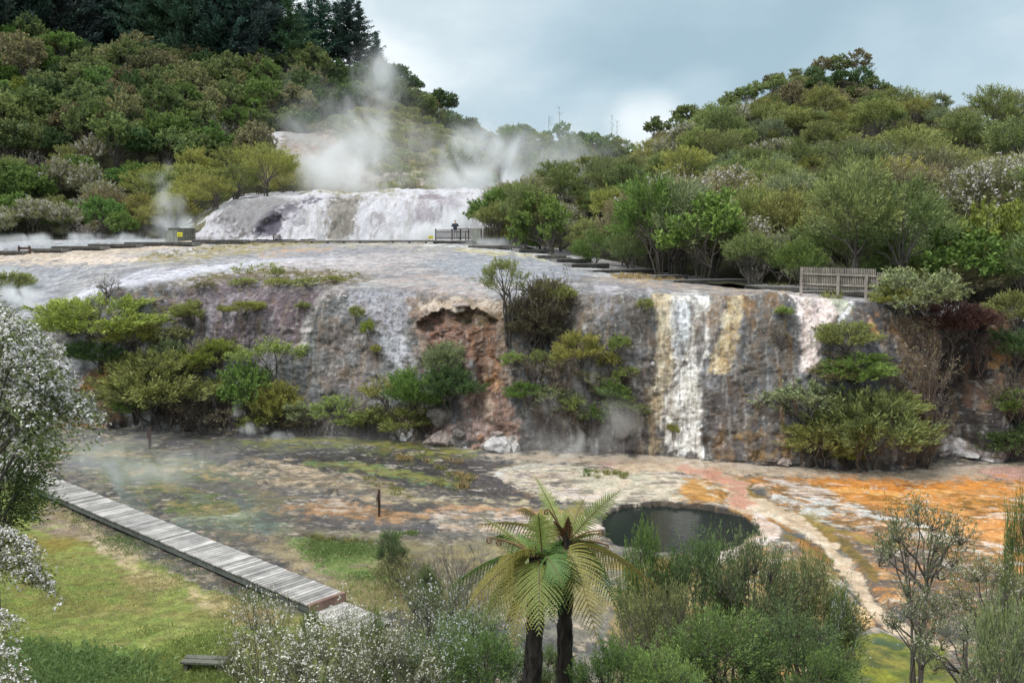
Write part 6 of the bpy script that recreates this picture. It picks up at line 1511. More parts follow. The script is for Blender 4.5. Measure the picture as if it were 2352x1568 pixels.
# ---------------------------------------------------------------- tree ferns
M_FROND = foliage_mat('fern frond', 0.4, 0.5, 0.3, 0.01)
M_FTRUNK = bark_mat('fern trunk fibre', (0.010, 0.008, 0.007), (0.055, 0.046, 0.038))
M_RACH = plain_mat('frond stalk', (0.16, 0.12, 0.05), 0.6, .2)
def frond_mesh(r, a, b, lift, Lmax, npin=34, tstart=.16, curl=0.0, hang=.35, dens=1.0, narrow=1.0, roll=.4):
    a = np.array(a); b = np.array(b); L = np.linalg.norm(b - a)
    c = (a + b) / 2 + np.array([0, 0, lift]) + (a - b) * np.array([.12, .12, 0])
    t = np.linspace(0, 1, 26)[:, None]
    R = (1 - t) ** 2 * a + 2 * t * (1 - t) * c + t ** 2 * b
    tan = norm(np.gradient(R, axis=0))
    up = np.array([0, 0, 1.0])
    side = np.cross(tan, up); bad = np.linalg.norm(side, axis=1) < .25
    side[bad] = np.cross(tan[bad], np.array([0, -1.0, .2])); side = norm(side)
    s2_ = np.cross(tan, np.array([0, 1.0, 0.15])); s2_ *= np.sign((s2_ * side).sum(-1, keepdims=True) + 1e-6); side = norm(side * (1 - roll) + norm(s2_) * roll)
    V = []; 
    for i in range(npin):
        tt = tstart + (1 - tstart) * (i / (npin - 1)); k = tt * 25; k0 = int(min(k, 24)); f = k - k0
        P = R[k0] * (1 - f) + R[k0 + 1] * f; T = norm(tan[k0] * (1 - f) + tan[k0 + 1] * f); Sd = norm(side[k0] * (1 - f) + side[k0 + 1] * f)
        u = (tt - tstart) / (1 - tstart)
        pl = Lmax * (math.sin(PI * min(1, (u * .80 + .20)) ** 0.9) ** .8 * (1 - .25 * u) + .02) * r.uniform(.9, 1.08)
        if u > .97: pl = Lmax * .10
        for sg in (-1, 1):
            d = norm(Sd * sg * narrow + T * (.45 + .5 * u) + np.array([0, 0, -.05]) + r.normal(0, .04, 3))
            m = max(4, int(pl / .024 * dens)); q = np.linspace(0.02, 1, m)
            nrm = norm(np.cross(d, T)); ls = norm(np.cross(nrm, d))
            C = P + d * pl * q[:, None] + np.array([0, 0, -1]) * (hang * pl * q[:, None] ** 2)
            w = (0.019 * (1 - .8 * q) + .004)[:, None] * min(1, pl / .2 + .35)
            st = pl / m * .62
            hw = ls * (w * .38); V.append(np.stack([C[:-1] - hw[:-1], C[:-1] + hw[:-1], C[1:] + hw[1:], C[1:] - hw[1:]], 1).reshape(-1, 4, 3))
            for s2 in (-1, 1):
                tip = C + ls * s2 * w + d * w * .55
                V.append(np.stack([C - d * st, C + d * st, tip + d * st * .3, tip - d * st * .3], 1).reshape(-1, 4, 3))
    V = np.concatenate(V); n = len(V)
    return V.reshape(-1, 3), np.arange(n * 4).reshape(n, 4), R

def tree_fern(label, apex, base, rad, fronds, seed, extra):
    r = np.random.default_rng(seed)
    root = thing('tree_fern', label, 'tree fern', tuple(base))
    B = np.array(base); A = np.array(apex)
    n = 26; ang = np.linspace(0, 2 * PI, 18, endpoint=False)
    ts = np.linspace(0, 1, n)
    rings = []
    for t in ts:
        c = (A - B) * t; rr = rad * (1.25 - .35 * t + .35 * max(0, t - .86) * 4) * (1 + .10 * r.normal(0, 1, 18))
        rings.append(np.stack([c[0] + rr * np.cos(ang), c[1] + rr * np.sin(ang), np.full(18, c[2])], -1))
    V = np.array(rings); i = np.arange(n * 18).reshape(n, 18); j = np.roll(i, -1, 1)
    Fq = np.stack([i[:-1], j[:-1], j[1:], i[1:]], -1).reshape(-1, 4)
    SV = []
    H = A[2] - B[2]
    for k in range(420):                                           # old frond bases that clothe the stem
        z = r.uniform(0.02, 1.0); a = r.uniform(0, 2 * PI); l = r.uniform(.12, .34); w = r.uniform(.010, .022)
        c = (A - B) * z; q = rad * (1.2 - .3 * z)
        o = np.array([math.cos(a), math.sin(a), 0]); s = np.array([-math.sin(a), math.cos(a), 0])
        p0 = c + o * q * .96; p1 = p0 + np.array([0, 0, l]) + o * r.uniform(.0, .05)
        SV.append([p0 - s * w, p0 + s * w, p1 + s * w * .5, p1 - s * w * .5])
    SV = np.array(SV).reshape(-1, 3)
    V2 = np.concatenate([V.reshape(-1, 3), SV]); F2 = np.concatenate([Fq, np.arange(len(SV)).reshape(-1, 4) + len(V.reshape(-1, 3))])
    link('trunk', mesh_np('trunk', V2, F2, M_FTRUNK), root)
    PAL = {'green': (.17, .29, .085), 'lime': (.42, .52, .16), 'yellow': (.37, .35, .10), 'olive': (.29, .34, .10), 'dead': (.17, .075, .04), 'deep': (.15, .235, .065)}
    LBL = {'lime': 'young upright lime green frond', 'yellow': 'yellowing arched frond', 'dead': 'dead brown hanging frond'}
    for (tx, ty, dY, lift, Lmax, kind) in fronds:
        tip = at(tx, ty, A[1] + dY) - B; a = (A - B) + np.array([r.normal(0, .03), r.normal(0, .03), r.uniform(-.06, .06)])
        young = kind == 'lime'; dead = kind == 'dead'
        V, Fq, R = frond_mesh(r, a, tip, lift, Lmax * 1.22, 25 if not dead else 22, .22 if young else .14, hang=.55 if dead else (.15 if young else (.7 if abs(tx - 1270) > 120 else .3)), narrow=.45 if dead else 1.0, roll=.9 if young else .68)
        nl = len(V) // 4
        c = np.array(PAL[kind])
        if kind == 'yellow':
            g = np.linspace(0, 1, nl)[:, None]; cc = c * (1 - .25 * g) + np.array((.30, .20, .06)) * .25 * g
        else: cc = np.repeat(c[None], nl, 0)
        cc = cc * (1 + .22 * r.uniform(-1, 1, (nl, 1)))
        tv, tf = tubes_np([(R, .016, .004)], 5)
        nv = len(V); VV = np.concatenate([V, tv]); FF = np.concatenate([Fq, tf + nv]); mi = np.r_[np.zeros(len(Fq), int), np.ones(len(tf), int)]
        ca = np.concatenate([np.repeat(cc, 4, 0), np.full((len(tv), 3), .2)])
        o = link('frond', mesh_np('frond', VV, FF, [M_FROND, M_RACH], ca, smooth=False, mat_idx=mi), root)
        if kind in LBL: o['label'] = LBL[kind]
    for (tx, ty, dY) in extra:                                     # coiled young fronds, furred brown
        tip = at(tx, ty, A[1] + dY) - B; a = A - B
        p = [a + (tip - a) * t + np.array([0, 0, .06]) * math.sin(PI * t) for t in np.linspace(0, 1, 7)]
        d = norm(tip - a); u = norm(np.cross(np.cross(d, [0, 0, 1.0]), d))
        for q in np.linspace(0, 2.6 * PI, 16)[1:]:
            rr = .055 * (1 - q / (3.2 * PI)); p.append(tip + d * rr * math.sin(q) + u * (rr * math.cos(q) - .055))
        tv, tf = tubes_np([(np.array(p), .017, .009)], 6)
        o = link('coiled_frond', mesh_np('coiled_frond', tv, tf, plain_mat('brown fern fur', (.17, .10, .045), .9, .4, 30)), root)
    return root

def tree_ferns():
    a1 = at(1300, 1250, 14.0); b1 = at(1296, 1568, 14.0); d = b1 - a1; b1 = a1 + d * ((a1[2] - 2.4) / (a1[2] - b1[2]))
    tree_fern('slimmer dark trunked tree fern with a drooping yellow frond', a1, b1, .112, [
        (1230, 1096, .3, .03, .13, 'lime'), (1424, 1126, .1, .04, .20, 'lime'), (1400, 1225, .3, .12, .12, 'olive'),
        (1524, 1362, -.2, .52, .30, 'yellow'), (1372, 1468, -1.0, .62, .40, 'yellow'), (1452, 1310, .6, .42, .32, 'olive'),
        (1100, 1205, .5, .34, .26, 'yellow'), (1185, 1172, .7, .28, .26, 'yellow'), (1345, 1142, 1.0, .22, .24, 'yellow'), (1205, 1330, -.4, .38, .34, 'green'),
        (1272, 1425, -.7, .55, .36, 'green'), (1415, 1395, .0, .55, .3, 'green'), (1300, 1165, .6, .10, .16, 'olive'), (1270, 1195, -.2, .05, .10, 'dead'), (1305, 1185, -.2, .04, .10, 'dead')],
        41, [(1375, 1218, 0.), (1262, 1172, -.1), (1392, 1250, .2)])
    a2 = at(1236, 1282, 13.2); b2 = at(1222, 1568, 13.2); d = b2 - a2; b2 = a2 + d * ((a2[2] - 2.6) / (a2[2] - b2[2]))
    tree_fern('thicker trunked tree fern with long green fronds and a dead brown one', a2, b2, .128, [
        (1030, 1352, -.1, .42, .30, 'green'), (1075, 1392, -.4, .42, .28, 'yellow'), (1238, 1452, -1.0, .52, .38, 'olive'), (1178, 1488, -.7, .52, .32, 'yellow'),
        (1108, 1430, -.3, .40, .30, 'olive'), (1100, 1182, .3, .03, .07, 'lime'), (1236, 1178, -.5, .10, .24, 'lime'), (1264, 1420, .2, .50, .34, 'green'),
        (1130, 1235, .5, .30, .26, 'green'), (1330, 1355, .3, .42, .32, 'deep'), (1160, 1440, -.1, .30, .15, 'dead'), (1172, 1432, .2, .30, .13, 'dead'), (1140, 1310, -.6, .34, .28, 'yellow'), (1290, 1340, -.6, .40, .32, 'green')],
        42, [(1128, 1234, 0.), (1150, 1240, .1)])
    for (x, y, Y, s, lab) in [(584, 234, 134, 1.0, 'little tree fern on the hillside over the pale slip'), (575, 256, 131, 1.25, 'little spreading tree fern just above the pale slip'), (1200, 452, 88, .95, 'small tree fern at the crest beside the white terrace')]:
        r = np.random.default_rng(int(x)); c = at(x, y, Y); root = thing('tree_fern', lab, 'tree fern', (c[0], c[1], c[2] - 2.4))
        tv, tf = tubes_np([(np.array([[0, 0, 0], [0, 0, 1.2], [0.05, 0, 2.4]]), .16, .12)], 6); link('trunk', mesh_np('trunk', tv, tf, M_FTRUNK), root)
        for k in range(11):
            a = k * 2 * PI / 11 + r.uniform(-.2, .2); l = r.uniform(1.3, 1.9) * s
            V, Fq, R = frond_mesh(r, (0.05, 0, 2.4), (l * math.cos(a), l * math.sin(a), 2.4 + r.uniform(-.5, .6)), .7, .34, 12, .12, dens=.3)
            link('frond', mesh_np('frond', V * 1.0, Fq, M_FROND, np.full((len(V), 3), (.18, .27, .06)), smooth=False), root)
tree_ferns()

# ---------------------------------------------------------------- timber work
M_DECK = wood_mat('weathered deck', (.30, .285, .27), (.44, .42, .40), (1, 1, 1), .8, .40)
M_BEAM = wood_mat('grey green bearer', (.07, .08, .075), (.13, .14, .13), (1, 1, 1), .9, .15)
M_RISER = wood_mat('red brown board', (.20, .12, .095), (.30, .19, .16), (1, 1, 1), .7, .1)
M_POST = wood_mat('silvered timber', (.24, .21, .18), (.38, .34, .30), (3, 3, .8), .85, .2)
M_RUST = wood_mat('brown stained post', (.06, .036, .028), (.12, .072, .054), (3, 3, 1), .8, .15)
M_SCREEN = wood_mat('grey green boards', (.20, .21, .18), (.33, .34, .30), (5, 5, .6), .85, .18)
M_DKWOOD = wood_mat('dark weathered boards', (.07, .075, .06), (.20, .20, .16), (6, 6, .5), .9, .3)

def V3(a): return Vector([float(x) for x in a])

def long_boardwalk():
    z = .44
    El, Er = V3(flat(705, 1388, z)), V3(flat(797, 1363, z)); Fl, Fr = V3(flat(108, 1130, z)), V3(flat(121, 1093, z))
    d = (((El + Er) / 2) - ((Fl + Fr) / 2)).normalized(); s = Vector((d.y, -d.x, 0))
    w = (abs((El - Er).dot(s)) + abs((Fl - Fr).dot(s))) / 4
    end = (El + Er) / 2; start = (Fl + Fr) / 2 - d * 9; L = (end - start).length
    root = thing('boardwalk', 'long grey plank boardwalk crossing from the blossoming tree to a brown step', 'boardwalk', (start.x, start.y, 0))
    off = Vector((start.x, start.y, 0)); r = random.Random(5)
    deck = MB(); n = int(L / .19)
    M = Matrix((d, s, Vector((0, 0, 1)))).transposed().to_4x4()
    for k in range(n):
        c = start + d * (k + .5) * .19 - off; c.z = z - .022 + r.uniform(-.004, .004)
        deck.box(c + s * r.uniform(-.015, .015), (.164, 2 * w, .044), M @ Matrix.Rotation(r.uniform(-.006, .006), 4, 'Z'))
    deck.build('deck', M_DECK, root)
    for sg in (-1, 1):
        b = MB(); a0 = start - off + s * sg * (w - .09); b0 = end - off + s * sg * (w - .09)
        a0.z = b0.z = z - .17; b.bar(a0, b0, .06, .24); b.build('bearer', M_BEAM, root)
    k = 1.0
    while k < L:
        for sg in (-1, 1):
            po = MB(); c = start + d * k - off + s * sg * (w - .20); po.box((c.x, c.y, .06), (.12, .12, .42), M); po.build('stump', M_BEAM, root)
        k += 1.9
    e = MB(); c = end - off + d * .03; e.box((c.x, c.y, z - .135), (.045, 2 * w + .02, .30), M)
    c2 = end - off - d * .03; e.box((c2.x, c2.y, z + .004), (.13, 2 * w + .02, .045), M); e.build('end_board', M_RISER, root)
    st = MB(); 
    for k in range(12):
        c = end - off + d * (.13 + k * .19); st.box((c.x + s.x * .06, c.y + s.y * .06, .20 - .02 + r.uniform(-.004, .004)), (.172, 2 * w, .044), M)
    st.build('lower_deck', M_DECK, root)
    for sg in (-1, 1):
        b = MB(); a0 = end - off + d * .1 + s * sg * (w - .1); b0 = end - off + d * 2.3 + s * sg * (w - .1); a0.z = b0.z = .08; b.bar(a0, b0, .06, .16); b.build('bearer', M_BEAM, root)
long_boardwalk()

M_UPDECK = wood_mat('upper deck', (.15, .145, .135), (.25, .24, .225), (1, 1, 1), .85, .15)
M_UPBEAM = wood_mat('dark fascia', (.045, .042, .038), (.10, .095, .085), (1, 1, 1), .9, .15)
def deck_section(x0, y0, x1, y1, Y0, Y1, w, label, group, zoff=0, drop=.22, mat=None, auto=True):
    if auto: Y0 = on_cliff(x0, y0 + 9)[1] - .3; Y1 = on_cliff(x1, y1 + 9)[1] - .3
    a = V3(at(x0, y0, Y0)); b = V3(at(x1, y1, Y1)); z = (a.z + b.z) / 2 + zoff; a.z = b.z = z
    d = (b - a).normalized(); s = Vector((-d.y, d.x, 0)); s = s if s.y > 0 else -s
    root = thing('boardwalk_section', label, 'boardwalk', tuple(a - Vector((0, 0, .5))), group=group)
    o = a - Vector((0, 0, .5)); M = Matrix((d, s, Vector((0, 0, 1)))).transposed().to_4x4(); L = (b - a).length
    dk = MB(); n = max(2, int(L / .15))
    for k in range(n):
        c = a + d * (k + .5) * L / n + s * w / 2 - o; dk.box(c - Vector((0, 0, .02)), (L / n - .012, w, .045), M)
    dk.build('deck', M_UPDECK, root)
    f = MB(); c = (a + b) / 2 - o + s * .03; f.box(c - Vector((0, 0, .045 + drop / 2)), (L, .05, drop), M)
    c = (a + b) / 2 - o + s * (w - .03); f.box(c - Vector((0, 0, .045 + drop / 2)), (L, .05, drop), M); f.build('fascia', mat or M_UPBEAM, root)
    for q in (0, 1):
        e = MB(); c = (b if q else a) - o + s * w / 2; e.box(c - Vector((0, 0, .047 + drop / 2)) + d * (.028 if q else -.028), (.05, w - .02, drop + .05), M); e.build('end_riser', M_UPDECK, root)
    k = .4
    while k < L:
        for q in (.15, w - .15):
            p = MB(); c = a + d * k + s * q - o; p.box(c - Vector((0, 0, .45)), (.1, .1, .7), M); p.build('stump', M_UPBEAM, root)
        k += 1.6
    return root
def upper_boardwalk():
    G = 'stepped boardwalk sections beside the scrub hillside'
    for (x0, y0, x1, y1, Y0, Y1, lab) in [
        (1076, 559, 1201, 568, 80, 75.5, 'boardwalk section leaving the viewing platform'), (1193, 571.5, 1258, 574, 75, 72.5, 'short second boardwalk section down from the platform'),
        (1236, 584, 1300, 588, 71, 69, 'low third boardwalk section half lost in steam'), (1280, 593, 1357, 596, 69, 67, 'fourth boardwalk section down, by the ferny bank'),
        (1314, 604, 1399, 607, 66.8, 64.6, 'fifth boardwalk section down, with a pale end'), (1363, 615.5, 1536, 622, 64.4, 60.2, 'longest boardwalk section behind the dry grass'),
        (1506, 630, 1580, 634, 59.8, 58.2, 'short boardwalk section past the dry grass'), (1548, 639, 1715, 645, 57.8, 54.8, 'boardwalk section above the cascade tops'),
        (1712, 654, 1850, 661, 54.4, 52.2, 'boardwalk section running up to the picket fence')]:
        deck_section(x0, y0, x1, y1, Y0, Y1, 1.2, lab, G)
    deck_section(1842, 663, 2075, 677, 51.3, 49.8, 1.4, 'boardwalk section behind the picket fence', G, drop=.2, auto=False)
    G = 'stepped boardwalk sections on the steaming flat'
    for (x0, y0, x1, y1, Y0, Y1, lab) in [
        (-60, 576.5, 50, 575.5, 82, 83, 'lowest boardwalk section running out past the brown frame sign'), (71, 571, 140, 570.5, 84, 85, 'boardwalk section beside the brown frame sign'),
        (118, 565, 230, 565, 85.5, 86.5, 'second boardwalk step on the steaming flat'), (202, 560, 312, 560, 87, 88, 'third boardwalk step on the steaming flat'),
        (285, 555.5, 442, 556, 88.4, 89.4, 'boardwalk section leading to the timber screen'), (441, 550.5, 560, 550.5, 89.6, 89.8, 'boardwalk section past the timber screen'),
        (560, 549, 1000, 550, 88.6, 84.6, 'long thin boardwalk section along the foot of the white terrace')]:
        deck_section(x0, y0, x1, y1, Y0, Y1, 1.1 if x1 < 600 else .5, lab, G, drop=.24 if x1 < 600 else .1, zoff=0 if x1 < 600 else -.12)
upper_boardwalk()

def picket_run(root, a, b, zb, zt, n, o, mat, rails, pw=.045, pd=.03, depth=.02, sgn=1, rw=.09):
    d = (b - a).normalized(); s = Vector((-d.y, d.x, 0)); s = s if s.y > 0 else -s
    M = Matrix((d, s, Vector((0, 0, 1)))).transposed().to_4x4(); L = (b - a).length; r = random.Random(3)
    m = MB()
    for k in range(n):
        t = (k + .5) / n; c = a + (b - a) * t - o; h = zt(t) - zb(t)
        m.box((c.x + s.x * .05, c.y + s.y * .05, (zt(t) + zb(t)) / 2 - o.z), (pw, pd, h + r.uniform(-.01, .01)), M)
    m.build('pickets', mat, root)
    for f in rails:
        q = MB(); c0 = a - o - s * .012; c1 = b - o - s * .012; c0.z = f(0) - o.z; c1.z = f(1) - o.z; q.bar(c0, c1, .045, rw); q.build('rail', mat, root)
    return d, s, M

def cliff_fence():
    a = V3(at(1838, 612, 50.2)); b = V3(at(2013, 617, 49.0)); a.z = b.z = 0
    zy = lambda y0, y1: (lambda t: float(at(0, y0, 50.2)[2]) * (1 - t) + float(at(0, y1, 49.0)[2]) * t)
    o = V3((a.x, a.y, float(at(0, 671, 50.2)[2])))
    root = thing('picket_fence', 'silvery picket fence with two rails on the cliff rim', 'fence', tuple(o))
    d, s, M = picket_run(root, a, b, zy(661.5, 669), zy(612.7, 617.5), 44, o, M_POST, [zy(628, 634), zy(651, 658.5)], .052)
    for x, yt, yb, Y in [(1839.5, 616, 671, 50.0), (1923.5, 628, 683, 49.5), (1988, 630, 688, 49.1)]:
        p = MB(); c = V3(at(x, yb, Y)) - o; h = (yb - yt) / F * Y; zz = terr_z(c.x + o.x, c.y + o.y) - o.z - .1
        top = c.z + h; p.box((c.x - s.x * .09, c.y - s.y * .09, (top + zz) / 2), (.15, .12, top - zz), M); p.build('post', M_POST, root, bevel=.01)
    a2 = V3(at(2014, 625, 48.95)); b2 = V3(at(2110, 632, 48.3)); a2.z = b2.z = 0
    zy2 = lambda y0, y1: (lambda t: float(at(0, y0, 48.95)[2]) * (1 - t) + float(at(0, y1, 48.3)[2]) * t)
    o2 = V3((a2.x, a2.y, float(at(0, 685, 48.95)[2])))
    r2 = thing('picket_fence', 'lower picket fence panel half hidden by the pale green bush', 'fence', tuple(o2))
    d, s, M = picket_run(r2, a2, b2, zy2(672, 680), zy2(625, 632), 24, o2, M_POST, [zy2(641, 648), zy2(664, 671)], .052)
    for t in (.02, .5, .98):
        p = MB(); c = a2 + (b2 - a2) * t; zz = terr_z(c.x, c.y) - .1; top = zy2(634, 641)(t)
        p.box((c.x - o2.x - s.x * .09, c.y - o2.y - s.y * .09, (top + zz) / 2 - o2.z), (.14, .11, top - zz), M); p.build('post', M_POST, r2, bevel=.01)
cliff_fence()

M_YELL = plain_mat('yellow sign paint', (.78, .70, .04), .5, .05)
M_BLK = plain_mat('black print', (.03, .03, .03), .6, .1)
M_DKPK = wood_mat('dark picket', (.07, .06, .05), (.15, .135, .115), (3, 3, 1), .85, .2)
def sign_face(root, w, h, z, y, mats):
    """yellow warning board: a black flame-like mark and a triangle"""
    b = MB(); b.box((0, y, z), (w, .02, h)); b.build('board', M_YELL, root)
    bm = bmesh.new()
    def tri(pts): bm.faces.new([bm.verts.new((p[0] * w, y - .0145, z + p[1] * h)) for p in pts])
    tri([(-.36, -.22), (-.06, -.22), (-.10, .05), (-.18, .16), (-.30, .02)])
    for (u, v) in [((.02, -.24), (.36, -.24)), ((.02, -.24), (.19, .28)), ((.36, -.24), (.19, .28))]:
        d = Vector((v[0] - u[0], v[1] - u[1], 0)).normalized(); q = (-d.y * .025, d.x * .025)
        tri([(u[0] - q[0], u[1] - q[1]), (v[0] - q[0], v[1] - q[1]), (v[0] + q[0], v[1] + q[1]), (u[0] + q[0], u[1] + q[1])])
    me = bpy.data.meshes.new('symbol'); bm.to_mesh(me); bm.free(); me.materials.append(M_BLK); link('symbol', me, root)

def platform():
    Y = 83.0
    a = V3(at(1000.5, 550, Y)); b = V3(at(1081, 550, Y - .3)); a.z = b.z = 0
    z = lambda y: (lambda t: float(at(0, y, Y)[2]))
    o = V3((a.x, a.y, z(552)(0)))
    root = thing('platform_fence', 'dark picket fence of the viewing platform in front of the white terrace', 'fence', tuple(o))
    d, s, M = picket_run(root, a, b, z(550), z(527), 34, o, M_DKPK, [z(533), z(546)], .05, rw=.075)
    for x in (1001, 1038, 1058, 1076.5):
        p = MB(); c = V3(at(x, 550, Y - .06)) - o; h = z(526.5)(0) - z(553)(0); p.box((c.x, c.y - .03, h / 2), (.12, .1, h), M); p.build('post', M_DKPK, root)
    cap = MB(); c0 = V3(at(1043, 526, Y - .12)) - o; c1 = V3(at(1082, 525, Y - .4)) - o; cap.bar(c0, c1, .16, .07); cap.build('cap_rail', M_RISER, root)
    # solid screen at its end
    a = V3(at(1081.5, 555, Y - .45)); b = V3(at(1105, 555, Y - .7)); zz = z(555)(0); h = z(525)(0) - zz
    r2 = thing('timber_screen', 'pale grey boarded screen at the end of the viewing platform', 'screen', (a.x, a.y, zz))
    o2 = Vector((a.x, a.y, zz)); d = (b - a); d.z = 0; L = d.length; d.normalize(); s = Vector((-d.y, d.x, 0)); M = Matrix((d, s, Vector((0, 0, 1)))).transposed().to_4x4()
    m = MB()
    for k in range(8): 
        c = d * (k + .5) * L / 8; m.box((c.x, c.y, h / 2), (L / 8 - .008, .03, h), M)
    m.build('boards', M_SCREEN, r2)
    p = MB(); c = d * (L + .03); p.box((c.x, c.y + .06, h / 2 - .1), (.09, .12, h + .15), M); p.build('post', M_DKPK, r2)
    # deck under both
    deck_section(996, 552, 1086, 553, Y - .6, Y - .9, 2.2, 'viewing platform deck under the standing person', 'viewing platform', drop=.16, auto=False)
    deck_section(1072, 556.5, 1114, 557, Y - 1.4, Y - 1.8, 1.0, 'landing step below the boarded screen', 'viewing platform', drop=.14, auto=False)
    # low marker post and yellow board
    r3 = thing('warning_sign', 'small yellow warning board on short legs beside the platform fence', 'sign', tuple(V3(at(989.5, 552, Y - .2))))
    for x in (-.17, .17):
        p = MB(); p.box((x, .03, .12), (.035, .035, .3)); p.build('leg', M_DKPK, r3)
    sign_face(r3, .44, .27, .28, 0, None)
    r4 = thing('bollard', 'low dark post with a chamfered head beside the boarded screen', 'bollard', tuple(V3(at(1069.5, 553.5, Y - 1.1))))
    p = MB(); p.box((0, 0, .42), (.12, .12, .9)); p.build('shaft', M_DKPK, r4); p = MB(); p.box((0, 0, .9), (.13, .13, .06)); p.build('cap', M_RUST, r4)
platform()

def enclosure():
    zb = float(at(0, 555, 90)[2]); H = float(at(0, 524, 90)[2]) - zb
    A = V3(at(387, 555, 91.2)); B = V3(at(412, 555, 89.8)); Cc = V3(at(450, 555, 90.6)); o = Vector((B.x, B.y, zb - .3))
    root = thing('timber_screen', 'dark boarded corner screen standing in steam on the flat', 'screen', tuple(o))
    def wall(a, b, n, name, mat, h, z0=0.0, push=0):
        d = (b - a); d.z = 0; L = d.length; d.normalize(); s = Vector((-d.y, d.x, 0)); M = Matrix((d, s, Vector((0, 0, 1)))).transposed().to_4x4(); m = MB()
        for k in range(n):
            c = a - o + d * (k + .5) * L / n + s * push; m.box((c.x, c.y, z0 + h / 2), (L / n - .012, .03, h), M)
        m.build(name, mat, root)
        q = MB(); c = (a + b) / 2 - o + s * push; q.box((c.x, c.y, z0 + h + .02), (L + .06, .09, .05), M); q.build('cap_rail', M_UPDECK, root)
    wall(A, B, 9, 'boards', M_DKWOOD, H + .3); wall(B, Cc, 14, 'boards', M_DKWOOD, H + .26)
    p = MB(); p.box((0, -.03, (H + .4) / 2), (.1, .1, H + .4)); p.build('corner_post', M_DKWOOD, root)
    r2 = thing('low_screen', 'grey low boarded panel in front of the corner screen', 'screen', tuple(V3(at(382, 556, 88.9)) - Vector((0, 0, .2))))
    a = Vector((0, 0, 0)); b = V3(at(409, 556, 88.6)) - V3(at(382, 556, 88.9)); h = (556 - 530) / F * 88.8 + .2; m = MB(); d = b.copy(); d.z = 0; L = d.length; d.normalize(); M = Matrix((d, Vector((-d.y, d.x, 0)), Vector((0, 0, 1)))).transposed().to_4x4()
    for k in range(8):
        c = d * (k + .5) * L / 8; m.box((c.x, c.y, h / 2), (L / 8 - .01, .03, h), M)
    m.build('boards', M_SCREEN, r2); 
    for k in (0, L): p = MB(); c = d * k; p.box((c.x, c.y + .05, h / 2 - .02), (.08, .06, h), M); p.build('post', M_DKWOOD, r2)
    c = V3(at(413, 538.5, 88.2)); r3 = thing('warning_sign', 'yellow warning board fixed to the dark corner screen', 'sign', (c.x, c.y, c.z - .25))
    sign_face(r3, .52, .42, .25, 0, None); p = MB(); p.box((0, .06, -.45), (.06, .06, 1.5)); p.build('stake', M_DKWOOD, r3)
    c = V3(on_cliff(483.5, 550)); r4 = thing('marker_pole', 'thin dark pole with a small white cap near the white terrace', 'pole', (c.x, c.y, c.z - .1))
    p = MB(); p.tube([(0, 0, 0), (0, 0, .72)], .03, 6); p.build('pole', M_DKPK, r4); p = MB(); p.box((0, 0, .75), (.16, .08, .06)); p.build('cap', plain_mat('white cap', (.75, .75, .75)), r4)
    # brown frame signs
    c = V3(on_cliff(55.5, 584)); r5 = thing('frame_sign', 'brown two post sign frame at the edge of the steaming flat', 'sign', (c.x, c.y, terr_z(c.x, c.y) - .05))
    for x in (-.5, .5): p = MB(); p.box((x, 0, .42), (.15, .13, .9)); p.build('post', M_RUST, r5, bevel=.01)
    p = MB(); p.box((-.05, .08, .62), (1.25, .04, .22)); p.build('board', M_RUST, r5)
    c = V3(on_cliff(635, 552)); r6 = thing('frame_sign', 'brown slatted sign frame at the foot of the white terrace', 'sign', (c.x, c.y, terr_z(c.x, c.y) - .02))
    for x in (-.32, .32): p = MB(); p.box((x, 0, .3), (.1, .1, .62)); p.build('post', M_RUST, r6)
    for zz in (.26, .42, .56): p = MB(); p.box((0, .06, zz), (.66, .03, .075)); p.build('slat', M_RUST, r6)
    # edge-on signs on the algae flats
    for (x, yb, yt, Yt, lab) in [(343.5, 1030, 985, 0, 'brown two post sign standing edge on in the algae flats'), (871, 1184, 1131, 0, 'weathered brown post sign on the orange crust near the dark channel')]:
        c = flat(x, yb, 0.0); h = (yb - yt) / F * c[1] * 1.02; r7 = thing('post_sign', lab, 'sign', tuple(V3(c)), rz=math.radians(107 if x < 500 else 97.5))
        p = MB(); p.box((0, 0, h / 2 - .1), (.08, .10, h + .2)); p.build('post', M_RUST, r7, bevel=.008)
        p = MB(); p.box((.62, 0, h / 2 - .08), (.08, .10, h + .16)); p.build('post', M_RUST, r7, bevel=.008)
        p = MB(); p.box((.31, .085, h * .70), (.86, .03, h * .30)); p.build('board', M_RUST, r7)
    # low timber at the lower edge of the lawn
    c = flat(472, 1548, .0); r8 = thing('plank_bench', 'low weathered plank bench at the edge of the long grass', 'bench', (c[0], c[1], ground_z(c[0], c[1])), rz=-.08)
    for y in (-.12, .12): p = MB(); p.box((0, y, .26), (1.15, .2, .05)); p.build('seat_plank', M_DKWOOD, r8)
    for x in (-.45, .45): p = MB(); p.box((x, 0, .10), (.1, .36, .28)); p.build('leg', M_DKWOOD, r8)
enclosure()

